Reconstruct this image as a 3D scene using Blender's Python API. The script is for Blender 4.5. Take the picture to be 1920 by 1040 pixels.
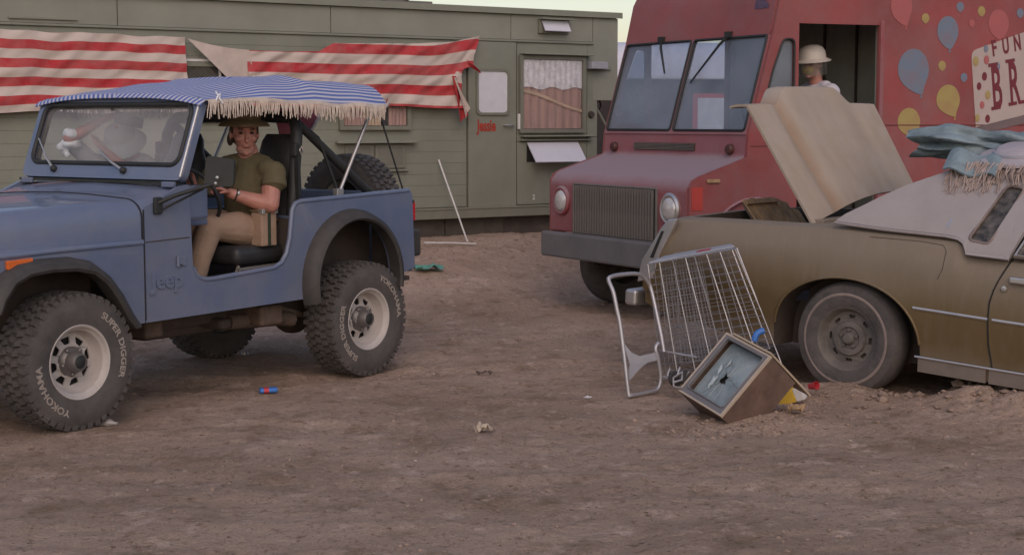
import bpy, bmesh, math, random
from mathutils import Vector, Matrix, Euler, noise
random.seed(7)
R = math.radians
scene = bpy.context.scene
for o in list(bpy.data.objects):
    bpy.data.objects.remove(o)
COL = scene.collection

# ------------------------------------------------------------------ camera, sky, sun, exposure
cd = bpy.data.cameras.new('camera'); cam = bpy.data.objects.new('camera', cd); COL.objects.link(cam)
cam.location = (0, 0, 1.7)
cam.rotation_euler = (R(90) - math.atan(290 / 3000.0), 0, 0)
cd.sensor_width = 36.0; cd.lens = 56.25; cd.clip_start = 0.05; cd.clip_end = 5000
scene.camera = cam
SUN_EL, SUN_AZ = 38.0, 174.0          # degrees; azimuth clockwise from +Y
w = bpy.data.worlds.new('World'); scene.world = w; w.use_nodes = True
nt = w.node_tree; nt.nodes.clear()
wo = nt.nodes.new('ShaderNodeOutputWorld'); bg = nt.nodes.new('ShaderNodeBackground')
sky = nt.nodes.new('ShaderNodeTexSky'); sky.sky_type = 'NISHITA'; sky.sun_disc = False
sky.sun_elevation = R(SUN_EL); sky.sun_rotation = R(SUN_AZ)
sky.air_density = 1.15; sky.dust_density = 1.6; sky.ozone_density = 0.0
tint = nt.nodes.new('ShaderNodeMix'); tint.data_type = 'RGBA'; tint.blend_type = 'MULTIPLY'; tint.inputs['Factor'].default_value = 1.0
tint.inputs['B'].default_value = (1.06, 0.985, 0.975, 1)      # dusk haze: the whole sky a little pinker
nt.links.new(sky.outputs[0], tint.inputs['A']); nt.links.new(tint.outputs['Result'], bg.inputs[0]); nt.links.new(bg.outputs[0], wo.inputs[0])
bg.inputs[1].default_value = 0.118
sd = bpy.data.lights.new('sun', 'SUN'); sun = bpy.data.objects.new('sun', sd); COL.objects.link(sun)
sd.energy = 0.5; sd.angle = R(70); sd.color = (1.0, 0.80, 0.72)
_d = Vector((math.sin(R(SUN_AZ)) * math.cos(R(SUN_EL)), math.cos(R(SUN_AZ)) * math.cos(R(SUN_EL)), math.sin(R(SUN_EL))))
sun.rotation_euler = _d.to_track_quat('Z', 'Y').to_euler()
vs = scene.view_settings
vs.view_transform = 'Standard'; vs.look = 'None'; vs.gamma = 1.0; vs.use_curve_mapping = False
vs.exposure = 0.2

# ------------------------------------------------------------------ helpers
def L3(c):
    return (c[0], c[1], c[2], 1.0)

def mat(name, col, rough=0.6, metal=0.0, var=0.18, vs=5.0, bump=0.0, bs=60.0, dust=None, damt=0.35, ds=2.5,
        spec=0.4, coat=0.0, top=0.0, stretch=(1, 1, 1), low=None):
    m = bpy.data.materials.new(name); m.use_nodes = True
    n = m.node_tree.nodes; l = m.node_tree.links
    p = n['Principled BSDF']
    tc = n.new('ShaderNodeTexCoord'); mp = n.new('ShaderNodeMapping'); mp.inputs['Scale'].default_value = stretch
    l.new(tc.outputs['Object'], mp.inputs[0])
    nz = n.new('ShaderNodeTexNoise'); nz.inputs['Scale'].default_value = vs; nz.inputs['Detail'].default_value = 6
    nz.inputs['Roughness'].default_value = 0.65
    l.new(mp.outputs[0], nz.inputs['Vector'])
    rp = n.new('ShaderNodeMapRange'); rp.inputs['From Min'].default_value = 0.3; rp.inputs['From Max'].default_value = 0.7
    l.new(nz.outputs['Fac'], rp.inputs['Value'])
    mx = n.new('ShaderNodeMix'); mx.data_type = 'RGBA'
    mx.inputs['A'].default_value = L3([c * (1 - var) for c in col]); mx.inputs['B'].default_value = L3([min(1, c * (1 + var)) for c in col])
    l.new(rp.outputs[0], mx.inputs['Factor'])
    out = mx.outputs['Result']
    if dust:
        n2 = n.new('ShaderNodeTexNoise'); n2.inputs['Scale'].default_value = ds; n2.inputs['Detail'].default_value = 8
        n2.inputs['Roughness'].default_value = 0.7
        l.new(tc.outputs['Object'], n2.inputs['Vector'])
        r2 = n.new('ShaderNodeMapRange'); r2.inputs['From Min'].default_value = 0.38; r2.inputs['From Max'].default_value = 0.72
        r2.inputs['To Min'].default_value = damt * 0.35; r2.inputs['To Max'].default_value = min(1, damt * 1.4)
        l.new(n2.outputs['Fac'], r2.inputs['Value'])
        fac = r2.outputs[0]
        if top > 0:
            g = n.new('ShaderNodeNewGeometry'); sx = n.new('ShaderNodeSeparateXYZ'); l.new(g.outputs['True Normal'], sx.inputs[0])
            ma = n.new('ShaderNodeMath'); ma.operation = 'MULTIPLY_ADD'; ma.use_clamp = True
            ma.inputs[1].default_value = top; l.new(sx.outputs['Z'], ma.inputs[0]); l.new(fac, ma.inputs[2])
            fac = ma.outputs[0]
        if low:      # road dust thrown up over the bottom of the body
            sz = n.new('ShaderNodeSeparateXYZ'); l.new(tc.outputs['Object'], sz.inputs[0])
            n4 = n.new('ShaderNodeTexNoise'); n4.inputs['Scale'].default_value = 9; n4.inputs['Detail'].default_value = 9; n4.inputs['Roughness'].default_value = 0.75; l.new(tc.outputs['Object'], n4.inputs['Vector'])
            mq = n.new('ShaderNodeMath'); mq.operation = 'MULTIPLY_ADD'; mq.inputs[1].default_value = 0.5; mq.inputs[2].default_value = -0.25; l.new(n4.outputs['Fac'], mq.inputs[0])
            aq = n.new('ShaderNodeMath'); aq.operation = 'ADD'; l.new(mq.outputs[0], aq.inputs[0]); l.new(sz.outputs['Z'], aq.inputs[1])
            rq = n.new('ShaderNodeMapRange'); rq.inputs['From Min'].default_value = low[0]; rq.inputs['From Max'].default_value = low[1]; rq.inputs['To Min'].default_value = low[2]; rq.inputs['To Max'].default_value = 0.0; l.new(aq.outputs[0], rq.inputs['Value'])
            ab = n.new('ShaderNodeMath'); ab.operation = 'ADD'; ab.use_clamp = True; l.new(fac, ab.inputs[0]); l.new(rq.outputs[0], ab.inputs[1]); fac = ab.outputs[0]
        m2 = n.new('ShaderNodeMix'); m2.data_type = 'RGBA'
        l.new(fac, m2.inputs['Factor']); l.new(out, m2.inputs['A']); m2.inputs['B'].default_value = L3(dust)
        out = m2.outputs['Result']
        rr = n.new('ShaderNodeMapRange'); l.new(fac, rr.inputs['Value'])
        rr.inputs['To Min'].default_value = rough; rr.inputs['To Max'].default_value = 0.9
        l.new(rr.outputs[0], p.inputs['Roughness'])
    else:
        rr = n.new('ShaderNodeMapRange'); l.new(nz.outputs['Fac'], rr.inputs['Value'])
        rr.inputs['To Min'].default_value = max(0.02, rough - 0.1); rr.inputs['To Max'].default_value = min(1, rough + 0.1)
        l.new(rr.outputs[0], p.inputs['Roughness'])
    l.new(out, p.inputs['Base Color'])
    p.inputs['Metallic'].default_value = metal
    p.inputs['Specular IOR Level'].default_value = spec
    p.inputs['Coat Weight'].default_value = coat
    if bump > 0:
        n3 = n.new('ShaderNodeTexNoise'); n3.inputs['Scale'].default_value = bs; n3.inputs['Detail'].default_value = 5
        l.new(mp.outputs[0], n3.inputs['Vector'])
        b = n.new('ShaderNodeBump'); b.inputs['Strength'].default_value = bump; b.inputs['Distance'].default_value = 0.02
        l.new(n3.outputs['Fac'], b.inputs['Height']); l.new(b.outputs[0], p.inputs['Normal'])
    return m

def glass(name, tint=(0.8, 0.85, 0.85), base=0.08, dirt=0.12, dirtcol=(0.45, 0.42, 0.38), ds=3.0, rough=0.03):
    m = bpy.data.materials.new(name); m.use_nodes = True
    n = m.node_tree.nodes; l = m.node_tree.links; n.clear()
    o = n.new('ShaderNodeOutputMaterial'); t = n.new('ShaderNodeBsdfTransparent'); t.inputs[0].default_value = L3(tint)
    g = n.new('ShaderNodeBsdfGlossy'); g.inputs['Roughness'].default_value = rough; g.inputs[0].default_value = (0.95, 0.95, 0.97, 1)
    lw = n.new('ShaderNodeLayerWeight'); lw.inputs[0].default_value = 0.5
    fr = n.new('ShaderNodeMath'); fr.operation = 'POWER'; fr.inputs[1].default_value = 5.0; l.new(lw.outputs['Facing'], fr.inputs[0])
    ad = n.new('ShaderNodeMath'); ad.operation = 'MULTIPLY_ADD'; ad.use_clamp = True; ad.inputs[1].default_value = 0.9; ad.inputs[2].default_value = 0.03 + base
    l.new(fr.outputs[0], ad.inputs[0])
    x = n.new('ShaderNodeMixShader'); l.new(ad.outputs[0], x.inputs[0]); l.new(t.outputs[0], x.inputs[1]); l.new(g.outputs[0], x.inputs[2])
    d = n.new('ShaderNodeBsdfDiffuse'); d.inputs[0].default_value = L3(dirtcol)
    tc = n.new('ShaderNodeTexCoord'); nz = n.new('ShaderNodeTexNoise'); nz.inputs['Scale'].default_value = ds; nz.inputs['Detail'].default_value = 7
    l.new(tc.outputs['Object'], nz.inputs['Vector'])
    r = n.new('ShaderNodeMapRange'); r.inputs['From Min'].default_value = 0.35; r.inputs['From Max'].default_value = 0.75
    r.inputs['To Min'].default_value = dirt * 0.4; r.inputs['To Max'].default_value = min(1, dirt * 2)
    l.new(nz.outputs['Fac'], r.inputs['Value'])
    y = n.new('ShaderNodeMixShader'); l.new(r.outputs[0], y.inputs[0]); l.new(x.outputs[0], y.inputs[1]); l.new(d.outputs[0], y.inputs[2])
    l.new(y.outputs[0], o.inputs[0])
    return m

def stripes(name, ca, cb, period, duty=0.5, wob=0.004, rough=0.9, dust=(0.36, 0.30, 0.26), damt=0.12, phase=0.0, bs=400.0):
    """cloth with woven stripes that follow the sheet's own UV (metres)"""
    m = bpy.data.materials.new(name); m.use_nodes = True
    n = m.node_tree.nodes; l = m.node_tree.links; p = n['Principled BSDF']
    uv = n.new('ShaderNodeUVMap'); uv.uv_map = 'UVMap'
    sx = n.new('ShaderNodeSeparateXYZ'); l.new(uv.outputs[0], sx.inputs[0])
    nz = n.new('ShaderNodeTexNoise'); nz.inputs['Scale'].default_value = 3.0; l.new(uv.outputs[0], nz.inputs['Vector'])
    a = n.new('ShaderNodeMath'); a.operation = 'MULTIPLY_ADD'; a.inputs[1].default_value = wob * 2; l.new(nz.outputs['Fac'], a.inputs[0]); l.new(sx.outputs['Y'], a.inputs[2])
    d = n.new('ShaderNodeMath'); d.operation = 'MULTIPLY_ADD'; d.inputs[1].default_value = 1.0 / period; d.inputs[2].default_value = phase; l.new(a.outputs[0], d.inputs[0])
    f = n.new('ShaderNodeMath'); f.operation = 'FRACT'; l.new(d.outputs[0], f.inputs[0])
    r = n.new('ShaderNodeMapRange'); r.inputs['From Min'].default_value = duty - 0.02; r.inputs['From Max'].default_value = duty + 0.02; l.new(f.outputs[0], r.inputs['Value'])
    mx = n.new('ShaderNodeMix'); mx.data_type = 'RGBA'; mx.inputs['A'].default_value = L3(ca); mx.inputs['B'].default_value = L3(cb); l.new(r.outputs[0], mx.inputs['Factor'])
    n2 = n.new('ShaderNodeTexNoise'); n2.inputs['Scale'].default_value = 5.0; n2.inputs['Detail'].default_value = 8; n2.inputs['Roughness'].default_value = 0.7; l.new(uv.outputs[0], n2.inputs['Vector'])
    r2 = n.new('ShaderNodeMapRange'); r2.inputs['From Min'].default_value = 0.35; r2.inputs['From Max'].default_value = 0.75; r2.inputs['To Max'].default_value = damt * 2.6; l.new(n2.outputs['Fac'], r2.inputs['Value'])
    m2 = n.new('ShaderNodeMix'); m2.data_type = 'RGBA'; l.new(r2.outputs[0], m2.inputs['Factor']); l.new(mx.outputs['Result'], m2.inputs['A']); m2.inputs['B'].default_value = L3(dust)
    l.new(m2.outputs['Result'], p.inputs['Base Color']); p.inputs['Roughness'].default_value = rough
    p.inputs['Specular IOR Level'].default_value = 0.1
    n3 = n.new('ShaderNodeTexNoise'); n3.inputs['Scale'].default_value = bs * 0.1; n3.inputs['Detail'].default_value = 3; l.new(uv.outputs[0], n3.inputs['Vector'])
    b = n.new('ShaderNodeBump'); b.inputs['Strength'].default_value = 0.25; b.inputs['Distance'].default_value = 0.01; l.new(n3.outputs['Fac'], b.inputs['Height']); l.new(b.outputs[0], p.inputs['Normal'])
    return m

class MB:
    def __init__(s):
        s.v = []; s.f = []; s.mi = []; s.uv = []
    def add(s, vs, fs, mi=0, M=None):
        o = len(s.v)
        s.v += [tuple(M @ Vector(v)) for v in vs] if M is not None else [tuple(v) for v in vs]
        s.f += [tuple(i + o for i in f) for f in fs]; s.mi += [mi] * len(fs)
        return s
    def box(s, x0, x1, y0, y1, z0, z1, mi=0, M=None):
        vs = [(x0, y0, z0), (x1, y0, z0), (x1, y1, z0), (x0, y1, z0), (x0, y0, z1), (x1, y0, z1), (x1, y1, z1), (x0, y1, z1)]
        return s.add(vs, [(0, 3, 2, 1), (4, 5, 6, 7), (0, 1, 5, 4), (1, 2, 6, 5), (2, 3, 7, 6), (3, 0, 4, 7)], mi, M)
    def tube(s, pts, r, n=8, closed=False, cap=True, mi=0, flat=1.0):
        pts = [Vector(p) for p in pts]; k = len(pts)
        rs = r if isinstance(r, (list, tuple)) else [r] * k
        vs = []; up = None
        for i in range(k):
            if closed: t = pts[(i + 1) % k] - pts[i - 1]
            else: t = pts[min(i + 1, k - 1)] - pts[max(i - 1, 0)]
            if t.length < 1e-9: t = Vector((0, 0, 1))
            t.normalize()
            if up is None:
                up = Vector((0, 0, 1)) if abs(t.z) < 0.9 else Vector((1, 0, 0))
            a = t.cross(up)
            if a.length < 1e-6: a = t.orthogonal()
            a.normalize(); b = a.cross(t).normalized(); up = b
            for j in range(n):
                q = 2 * math.pi * j / n
                vs.append(pts[i] + a * (rs[i] * math.cos(q)) + b * (rs[i] * flat * math.sin(q)))
        fs = []
        for i in range(k if closed else k - 1):
            for j in range(n):
                a0 = i * n + j; a1 = i * n + (j + 1) % n; i2 = (i + 1) % k
                fs.append((a0, i2 * n + j, i2 * n + (j + 1) % n, a1))
        if cap and not closed:
            fs.append(tuple(range(n))); fs.append(tuple(reversed(range((k - 1) * n, k * n))))
        return s.add(vs, fs, mi)
    def lathe(s, prof, n=24, M=None, mi=0, cap=False):
        vs = []; fs = []; k = len(prof)
        for i in range(n):
            q = 2 * math.pi * i / n; c, sn = math.cos(q), math.sin(q)
            for (r, h) in prof: vs.append((r * c, r * sn, h))
        for i in range(n):
            i2 = (i + 1) % n
            for j in range(k - 1):
                fs.append((i * k + j, i2 * k + j, i2 * k + j + 1, i * k + j + 1))
        if cap:
            fs.append(tuple(i * k for i in reversed(range(n)))); fs.append(tuple(i * k + k - 1 for i in range(n)))
        return s.add(vs, fs, mi, M)
    def prism(s, poly, h0, h1, M=None, mi=0):
        n = len(poly)
        vs = [(p[0], p[1], h0) for p in poly] + [(p[0], p[1], h1) for p in poly]
        fs = [tuple(reversed(range(n))), tuple(range(n, 2 * n))] + [(i, (i + 1) % n, n + (i + 1) % n, n + i) for i in range(n)]
        return s.add(vs, fs, mi, M)
    def loft(s, rings, closed=True, cap=True, mi=0):
        n = len(rings[0]); vs = [p for r_ in rings for p in r_]; fs = []
        for i in range(len(rings) - 1):
            for j in range(n if closed else n - 1):
                j2 = (j + 1) % n
                fs.append((i * n + j, i * n + j2, (i + 1) * n + j2, (i + 1) * n + j))
        if cap and closed:
            fs.append(tuple(reversed(range(n)))); fs.append(tuple(range((len(rings) - 1) * n, len(rings) * n)))
        return s.add(vs, fs, mi)
    def grid(s, fn, nu, nv, mi=0, uvfn=None):
        vs = []; o = len(s.v)
        for i in range(nu + 1):
            for j in range(nv + 1):
                vs.append(fn(i / nu, j / nv))
                s.uv.append(uvfn(i / nu, j / nv) if uvfn else (i / nu, j / nv))
        fs = [(i * (nv + 1) + j, (i + 1) * (nv + 1) + j, (i + 1) * (nv + 1) + j + 1, i * (nv + 1) + j + 1) for i in range(nu) for j in range(nv)]
        return s.add(vs, fs, mi)
    def blob(s, c, r, n=10, M=None, mi=0):
        """ellipsoid; r = (rx, ry, rz)"""
        vs = []; fs = []; m = n // 2 + 1
        for i in range(1, m):
            t = math.pi * i / m
            for j in range(n):
                q = 2 * math.pi * j / n
                vs.append((c[0] + r[0] * math.sin(t) * math.cos(q), c[1] + r[1] * math.sin(t) * math.sin(q), c[2] + r[2] * math.cos(t)))
        k = len(vs); vs += [(c[0], c[1], c[2] + r[2]), (c[0], c[1], c[2] - r[2])]
        for i in range(m - 2):
            for j in range(n): fs.append((i * n + j, (i + 1) * n + j, (i + 1) * n + (j + 1) % n, i * n + (j + 1) % n))
        for j in range(n):
            fs.append((k, j, (j + 1) % n)); fs.append((k + 1, (m - 2) * n + (j + 1) % n, (m - 2) * n + j))
        return s.add(vs, fs, mi, M)
    def limb(s, pts, rs, n=12):
        """tapered limb with ball joints"""
        s.tube(pts, rs, n)
        for p, r_ in zip(pts, rs): s.blob(p, (r_, r_, r_), n)
        return s
    def build(s, name, m, parent=None, smooth=0, bevel=0.0, seg=2, off=None, solid=0.0, remesh=0.0, recalc=True, M=None, smod=0):
        me = bpy.data.meshes.new(name)
        vs = s.v if off is None else [(v[0] - off[0], v[1] - off[1], v[2] - off[2]) for v in s.v]
        me.from_pydata(vs, [], s.f)
        for k in (m if isinstance(m, (list, tuple)) else [m]): me.materials.append(k)
        if any(s.mi): me.polygons.foreach_set('material_index', s.mi)
        if len(s.uv) == len(s.v) and s.uv:
            ul = me.uv_layers.new(name='UVMap')
            li = [0] * len(me.loops); me.loops.foreach_get('vertex_index', li)
            flat = []
            for i in li: flat += s.uv[i]
            ul.data.foreach_set('uv', flat)
        if recalc:
            b = bmesh.new(); b.from_mesh(me); bmesh.ops.recalc_face_normals(b, faces=b.faces); b.to_mesh(me); b.free()
        if smooth:
            me.shade_smooth() if hasattr(me, 'shade_smooth') else None
            me.set_sharp_from_angle(angle=R(smooth))
        o = bpy.data.objects.new(name, me); COL.objects.link(o)
        if parent is not None: o.parent = parent
        if M is not None: o.matrix_local = M
        if remesh > 0:
            q = o.modifiers.new('remesh', 'REMESH'); q.mode = 'VOXEL'; q.voxel_size = remesh; q.use_smooth_shade = True
            q = o.modifiers.new('smooth', 'SMOOTH'); q.factor = 0.5; q.iterations = smod or 4
        if solid > 0:
            q = o.modifiers.new('solid', 'SOLIDIFY'); q.thickness = solid; q.offset = 0
            if smooth: q = o.modifiers.new('split', 'EDGE_SPLIT'); q.split_angle = R(45)
        if bevel > 0:
            q = o.modifiers.new('bevel', 'BEVEL'); q.width = bevel; q.segments = seg; q.limit_method = 'ANGLE'; q.angle_limit = R(40)
        return o

def sheet(outer, holes=(), th=0.01):
    """flat panel with openings, in local XY, thickness along Z; returns verts, faces"""
    cu = bpy.data.curves.new('tmp', 'CURVE'); cu.dimensions = '2D'; cu.fill_mode = 'BOTH'; cu.extrude = th / 2
    for pl in [outer] + list(holes):
        sp = cu.splines.new('POLY'); sp.points.add(len(pl) - 1)
        for i, p in enumerate(pl): sp.points[i].co = (p[0], p[1], 0, 1)
        sp.use_cyclic_u = True
    ob = bpy.data.objects.new('tmp', cu)
    me = bpy.data.meshes.new_from_object(ob)
    vs = [tuple(v.co) for v in me.vertices]; fs = [tuple(p.vertices) for p in me.polygons]
    bpy.data.objects.remove(ob); bpy.data.curves.remove(cu); bpy.data.meshes.remove(me)
    return vs, fs

def text_geo(t, size=1.0, th=0.0, sx=1.0, bold=0.0):
    cu = bpy.data.curves.new('tmp', 'FONT'); cu.body = t; cu.size = size; cu.extrude = th / 2; cu.offset = bold; cu.resolution_u = 3
    ob = bpy.data.objects.new('tmp', cu)
    me = bpy.data.meshes.new_from_object(ob)
    vs = [(v.co.x * sx, v.co.y, v.co.z) for v in me.vertices]; fs = [tuple(p.vertices) for p in me.polygons]
    bpy.data.objects.remove(ob); bpy.data.curves.remove(cu); bpy.data.meshes.remove(me)
    return vs, fs

def arc_pts(cx, cy, r, a0, a1, n):
    return [(cx + r * math.cos(R(a0 + (a1 - a0) * i / n)), cy + r * math.sin(R(a0 + (a1 - a0) * i / n))) for i in range(n + 1)]

def rrect(x0, x1, y0, y1, r, n=5):
    return arc_pts(x1 - r, y1 - r, r, 0, 90, n) + arc_pts(x0 + r, y1 - r, r, 90, 180, n) + arc_pts(x0 + r, y0 + r, r, 180, 270, n) + arc_pts(x1 - r, y0 + r, r, 270, 360, n)

def rpoly(pts, r, n=4):
    """polygon with rounded corners"""
    out = []; k = len(pts)
    for i in range(k):
        p = Vector(pts[i]); a = Vector(pts[i - 1]) - p; b = Vector(pts[(i + 1) % k]) - p
        rr = min(r if not isinstance(r, (list, tuple)) else r[i], a.length * 0.45, b.length * 0.45)
        if rr < 1e-4: out.append(tuple(p)); continue
        s_ = p + a.normalized() * rr; e = p + b.normalized() * rr
        for j in range(n + 1):
            t = j / n; out.append(tuple(s_ * (1 - t) ** 2 + p * (2 * t * (1 - t)) + e * t * t))
    return out

def frame(ex, ey, ez, o=(0, 0, 0)):
    ex, ey, ez = Vector(ex), Vector(ey), Vector(ez)
    return Matrix(((ex.x, ey.x, ez.x, o[0]), (ex.y, ey.y, ez.y, o[1]), (ex.z, ey.z, ez.z, o[2]), (0, 0, 0, 1)))
XZ = frame((1, 0, 0), (0, 0, 1), (0, -1, 0))         # local xy -> world xz, thickness along -y

def empty(name, loc=(0, 0, 0), rot=(0, 0, 0)):
    o = bpy.data.objects.new(name, None); COL.objects.link(o); o.location = loc; o.rotation_euler = rot
    o.empty_display_size = 0.1
    return o
def tag(o, label=None, cat=None, group=None, kind=None):
    if label: o['label'] = label
    if cat: o['category'] = cat
    if group: o['group'] = group
    if kind: o['kind'] = kind
    return o
def inst(me, name, parent, M=None):
    o = bpy.data.objects.new(name, me); COL.objects.link(o); o.parent = parent
    if M is not None: o.matrix_local = M
    return o
def sstep(a, b, x):
    t = max(0.0, min(1.0, (x - a) / (b - a))); return t * t * (3 - 2 * t)
def N(x, y, z=0.0):
    return noise.noise(Vector((x, y, z)))

# ------------------------------------------------------------------ materials
DUST = (0.36, 0.28, 0.24)
M_ = {}
M_['blue'] = mat('jeep_blue_paint', (0.088, 0.130, 0.235), 0.33, 0, 0.08, 2.2, dust=(0.245, 0.225, 0.225), damt=0.28, ds=3.2, spec=0.5, coat=0.5, top=0.12, bump=0.035, bs=5, low=(0.46, 0.80, 0.10))
M_['black'] = mat('black_plastic', (0.018, 0.021, 0.022), 0.55, 0, 0.2, 8, dust=DUST, damt=0.03)
M_['flare'] = mat('flare_rubber', (0.030, 0.030, 0.030), 0.6, 0, 0.2, 8, dust=DUST, damt=0.07, ds=9, top=0.03)
M_['vinyl'] = mat('seat_vinyl', (0.022, 0.024, 0.027), 0.42, 0, 0.2, 8, bump=0.15, bs=30, dust=DUST, damt=0.05)
M_['tyre'] = mat('tyre_rubber', (0.05, 0.048, 0.047), 0.8, 0, 0.2, 9, bump=0.2, bs=80, dust=(0.215, 0.18, 0.165), damt=0.28, ds=6)
M_['cartyre'] = mat('old_tyre_rubber', (0.055, 0.052, 0.052), 0.85, 0, 0.25, 9, bump=0.25, bs=60, dust=(0.22, 0.18, 0.165), damt=0.27, ds=7)
M_['letter'] = mat('tyre_letter', (0.30, 0.265, 0.235), 0.8, 0, 0.25, 30, dust=DUST, damt=0.35)
M_['rim'] = mat('white_wheel_paint', (0.46, 0.43, 0.41), 0.45, 0, 0.12, 8, dust=DUST, damt=0.3, ds=7)
M_['hub'] = mat('hub_metal', (0.16, 0.16, 0.16), 0.4, 0.6, 0.2, 10, dust=DUST, damt=0.3)
M_['hole'] = mat('wheel_recess', (0.02, 0.02, 0.02), 0.9)
M_['rust'] = mat('rusty_iron', (0.09, 0.06, 0.045), 0.85, 0.1, 0.45, 9, bump=0.3, bs=30, dust=DUST, damt=0.2)
M_['under'] = mat('chassis_black', (0.035, 0.032, 0.03), 0.8, 0, 0.3, 7, bump=0.2, bs=30, dust=(0.2, 0.13, 0.1), damt=0.25)
M_['chrome'] = mat('chrome', (0.66, 0.64, 0.63), 0.30, 0.9, 0.08, 8, dust=(0.45, 0.40, 0.37), damt=0.30)
M_['alu'] = mat('bare_aluminium', (0.55, 0.53, 0.52), 0.4, 0.8, 0.1, 8, dust=DUST, damt=0.1)
M_['orange'] = mat('amber_lens', (0.65, 0.14, 0.03), 0.3, 0, 0.1, 8)
M_['redlens'] = mat('red_lens', (0.45, 0.02, 0.03), 0.25, 0, 0.1, 8)
M_['jglass'] = glass('jeep_glass', (0.97, 0.98, 0.98), 0.0, 0.17, (0.50, 0.47, 0.46), 1.6)
M_['skin'] = mat('skin', (0.44, 0.20, 0.155), 0.45, 0, 0.12, 16, bump=0.15, bs=60)
M_['lip'] = mat('lip_skin', (0.30, 0.11, 0.09), 0.5)
M_['eye'] = mat('eye_dark', (0.02, 0.015, 0.012), 0.3)
M_['eyew'] = mat('eye_white', (0.5, 0.47, 0.45), 0.3)
M_['hair'] = mat('greying_hair', (0.07, 0.052, 0.04), 0.8, 0, 0.4, 40, bump=0.6, bs=150)
M_['beard'] = mat('grey_stubble', (0.38, 0.215, 0.175), 0.8, 0, 0.3, 60)
M_['olive'] = mat('olive_cotton', (0.125, 0.105, 0.062), 0.95, 0, 0.16, 7, bump=0.7, bs=9, spec=0.1)
M_['khaki'] = mat('khaki_twill', (0.34, 0.235, 0.17), 0.95, 0, 0.12, 7, bump=0.7, bs=9, spec=0.1)
M_['hat'] = mat('brown_felt', (0.17, 0.125, 0.075), 0.95, 0, 0.2, 14, bump=0.2, bs=40, spec=0.1)
M_['cream'] = mat('cream_cord', (0.56, 0.48, 0.42), 0.95, 0, 0.2, 20, spec=0.1)
M_['greycloth'] = mat('pale_grey_cloth', (0.50, 0.50, 0.50), 0.95, 0, 0.08, 6, bump=0.2, bs=18, spec=0.1)
M_['whitecloth'] = mat('white_cloth', (0.80, 0.81, 0.85), 0.95, 0, 0.06, 6, bump=0.2, bs=18, spec=0.1)
M_['pinkcloth'] = stripes('pink_cloth', (0.33, 0.075, 0.10), (0.36, 0.085, 0.11), 0.05)
M_['canopy'] = stripes('blue_white_canopy', (0.10, 0.155, 0.40), (0.50, 0.49, 0.55), 0.044, 0.55, wob=0.003, damt=0.05)
M_['banner'] = stripes('red_white_banner', (0.43, 0.035, 0.045), (0.56, 0.47, 0.42), 0.218, 0.5, wob=0.004, damt=0.13)
M_['bannerw'] = mat('banner_plain_back', (0.55, 0.46, 0.41), 0.95, 0, 0.12, 6, bump=0.2, bs=20, dust=DUST, damt=0.2, spec=0.1)
M_['green'] = mat('trailer_green_paint', (0.205, 0.214, 0.168), 0.55, 0, 0.14, 1.6, bump=0.16, bs=3.0, dust=(0.29, 0.26, 0.235), damt=0.16, ds=2.2)
M_['green2'] = mat('trailer_green_upper', (0.228, 0.234, 0.190), 0.55, 0, 0.16, 1.3, bump=0.16, bs=3.0, dust=(0.30, 0.27, 0.245), damt=0.2, ds=2.2)
M_['greend'] = mat('trailer_green_trim', (0.180, 0.183, 0.146), 0.6, 0, 0.12, 3, dust=(0.25, 0.22, 0.18), damt=0.15)
M_['dark'] = mat('dark_interior', (0.02, 0.02, 0.021), 0.9)
M_['skirt'] = mat('dark_skirt_board', (0.055, 0.05, 0.043), 0.9, 0, 0.35, 4, bump=0.3, bs=12, dust=DUST, damt=0.15)
M_['tglass'] = glass('trailer_glass', (0.97, 0.97, 0.97), -0.015, 0.04, (0.5, 0.47, 0.46), 4)
M_['palepane'] = mat('pale_pane', (0.62, 0.62, 0.66), 0.3, 0, 0.06, 9, spec=0.5)  # opaque pale pane
M_['skyrefl'] = mat('sky_reflection', (0.72, 0.70, 0.73), 0.95, 0, 0.30, 16, bump=0.5, bs=25)  # sky reflected in the right window, painted as a pale sheet
M_['rustc_refl'] = mat('rust_curtain_and_reflection', (0.43, 0.275, 0.24), 0.95, 0, 0.16, 5, stretch=(6, 6, 0.4))  # rust curtains, lightened with a painted warm hill reflection
M_['tancurt_refl'] = mat('tan_curtain_and_reflection', (0.54, 0.40, 0.29), 0.95, 0, 0.2, 6)  # middle window curtain, also the painted hill reflection band
M_['redpaint'] = mat('red_lettering', (0.36, 0.045, 0.03), 0.8, 0, 0.2, 20)
M_['white'] = mat('white_paint', (0.66, 0.64, 0.63), 0.5, 0, 0.06, 5, dust=DUST, damt=0.12)
M_['bgwhite'] = mat('bg_white_paint', (0.60, 0.60, 0.67), 0.5, 0, 0.06, 3, dust=DUST, damt=0.1)
M_['truck'] = mat('truck_red_paint', (0.270, 0.044, 0.043), 0.5, 0, 0.22, 1.5, bump=0.08, bs=2.5, dust=(0.235, 0.135, 0.135), damt=0.48, ds=2.2, top=0.3, spec=0.4)
M_['truckfr'] = mat('truck_red_front', (0.26, 0.055, 0.060), 0.5, 0, 0.18, 2, bump=0.05, bs=3, dust=(0.29, 0.215, 0.235), damt=0.36, ds=1.6, top=0.85)
M_['truckbright'] = mat('fresh_red_paint', (0.42, 0.05, 0.04), 0.4, 0, 0.1, 4)
M_['truckgrey'] = mat('truck_grille_grey', (0.15, 0.145, 0.135), 0.55, 0.2, 0.12, 6, dust=DUST, damt=0.2)
M_['bumper'] = mat('truck_bumper_grey', (0.13, 0.135, 0.145), 0.55, 0.2, 0.15, 4, dust=DUST, damt=0.18)
M_['lamp'] = mat('headlamp_glass', (0.55, 0.53, 0.52), 0.15, 0.2, 0.1, 20, coat=0.6)
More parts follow.
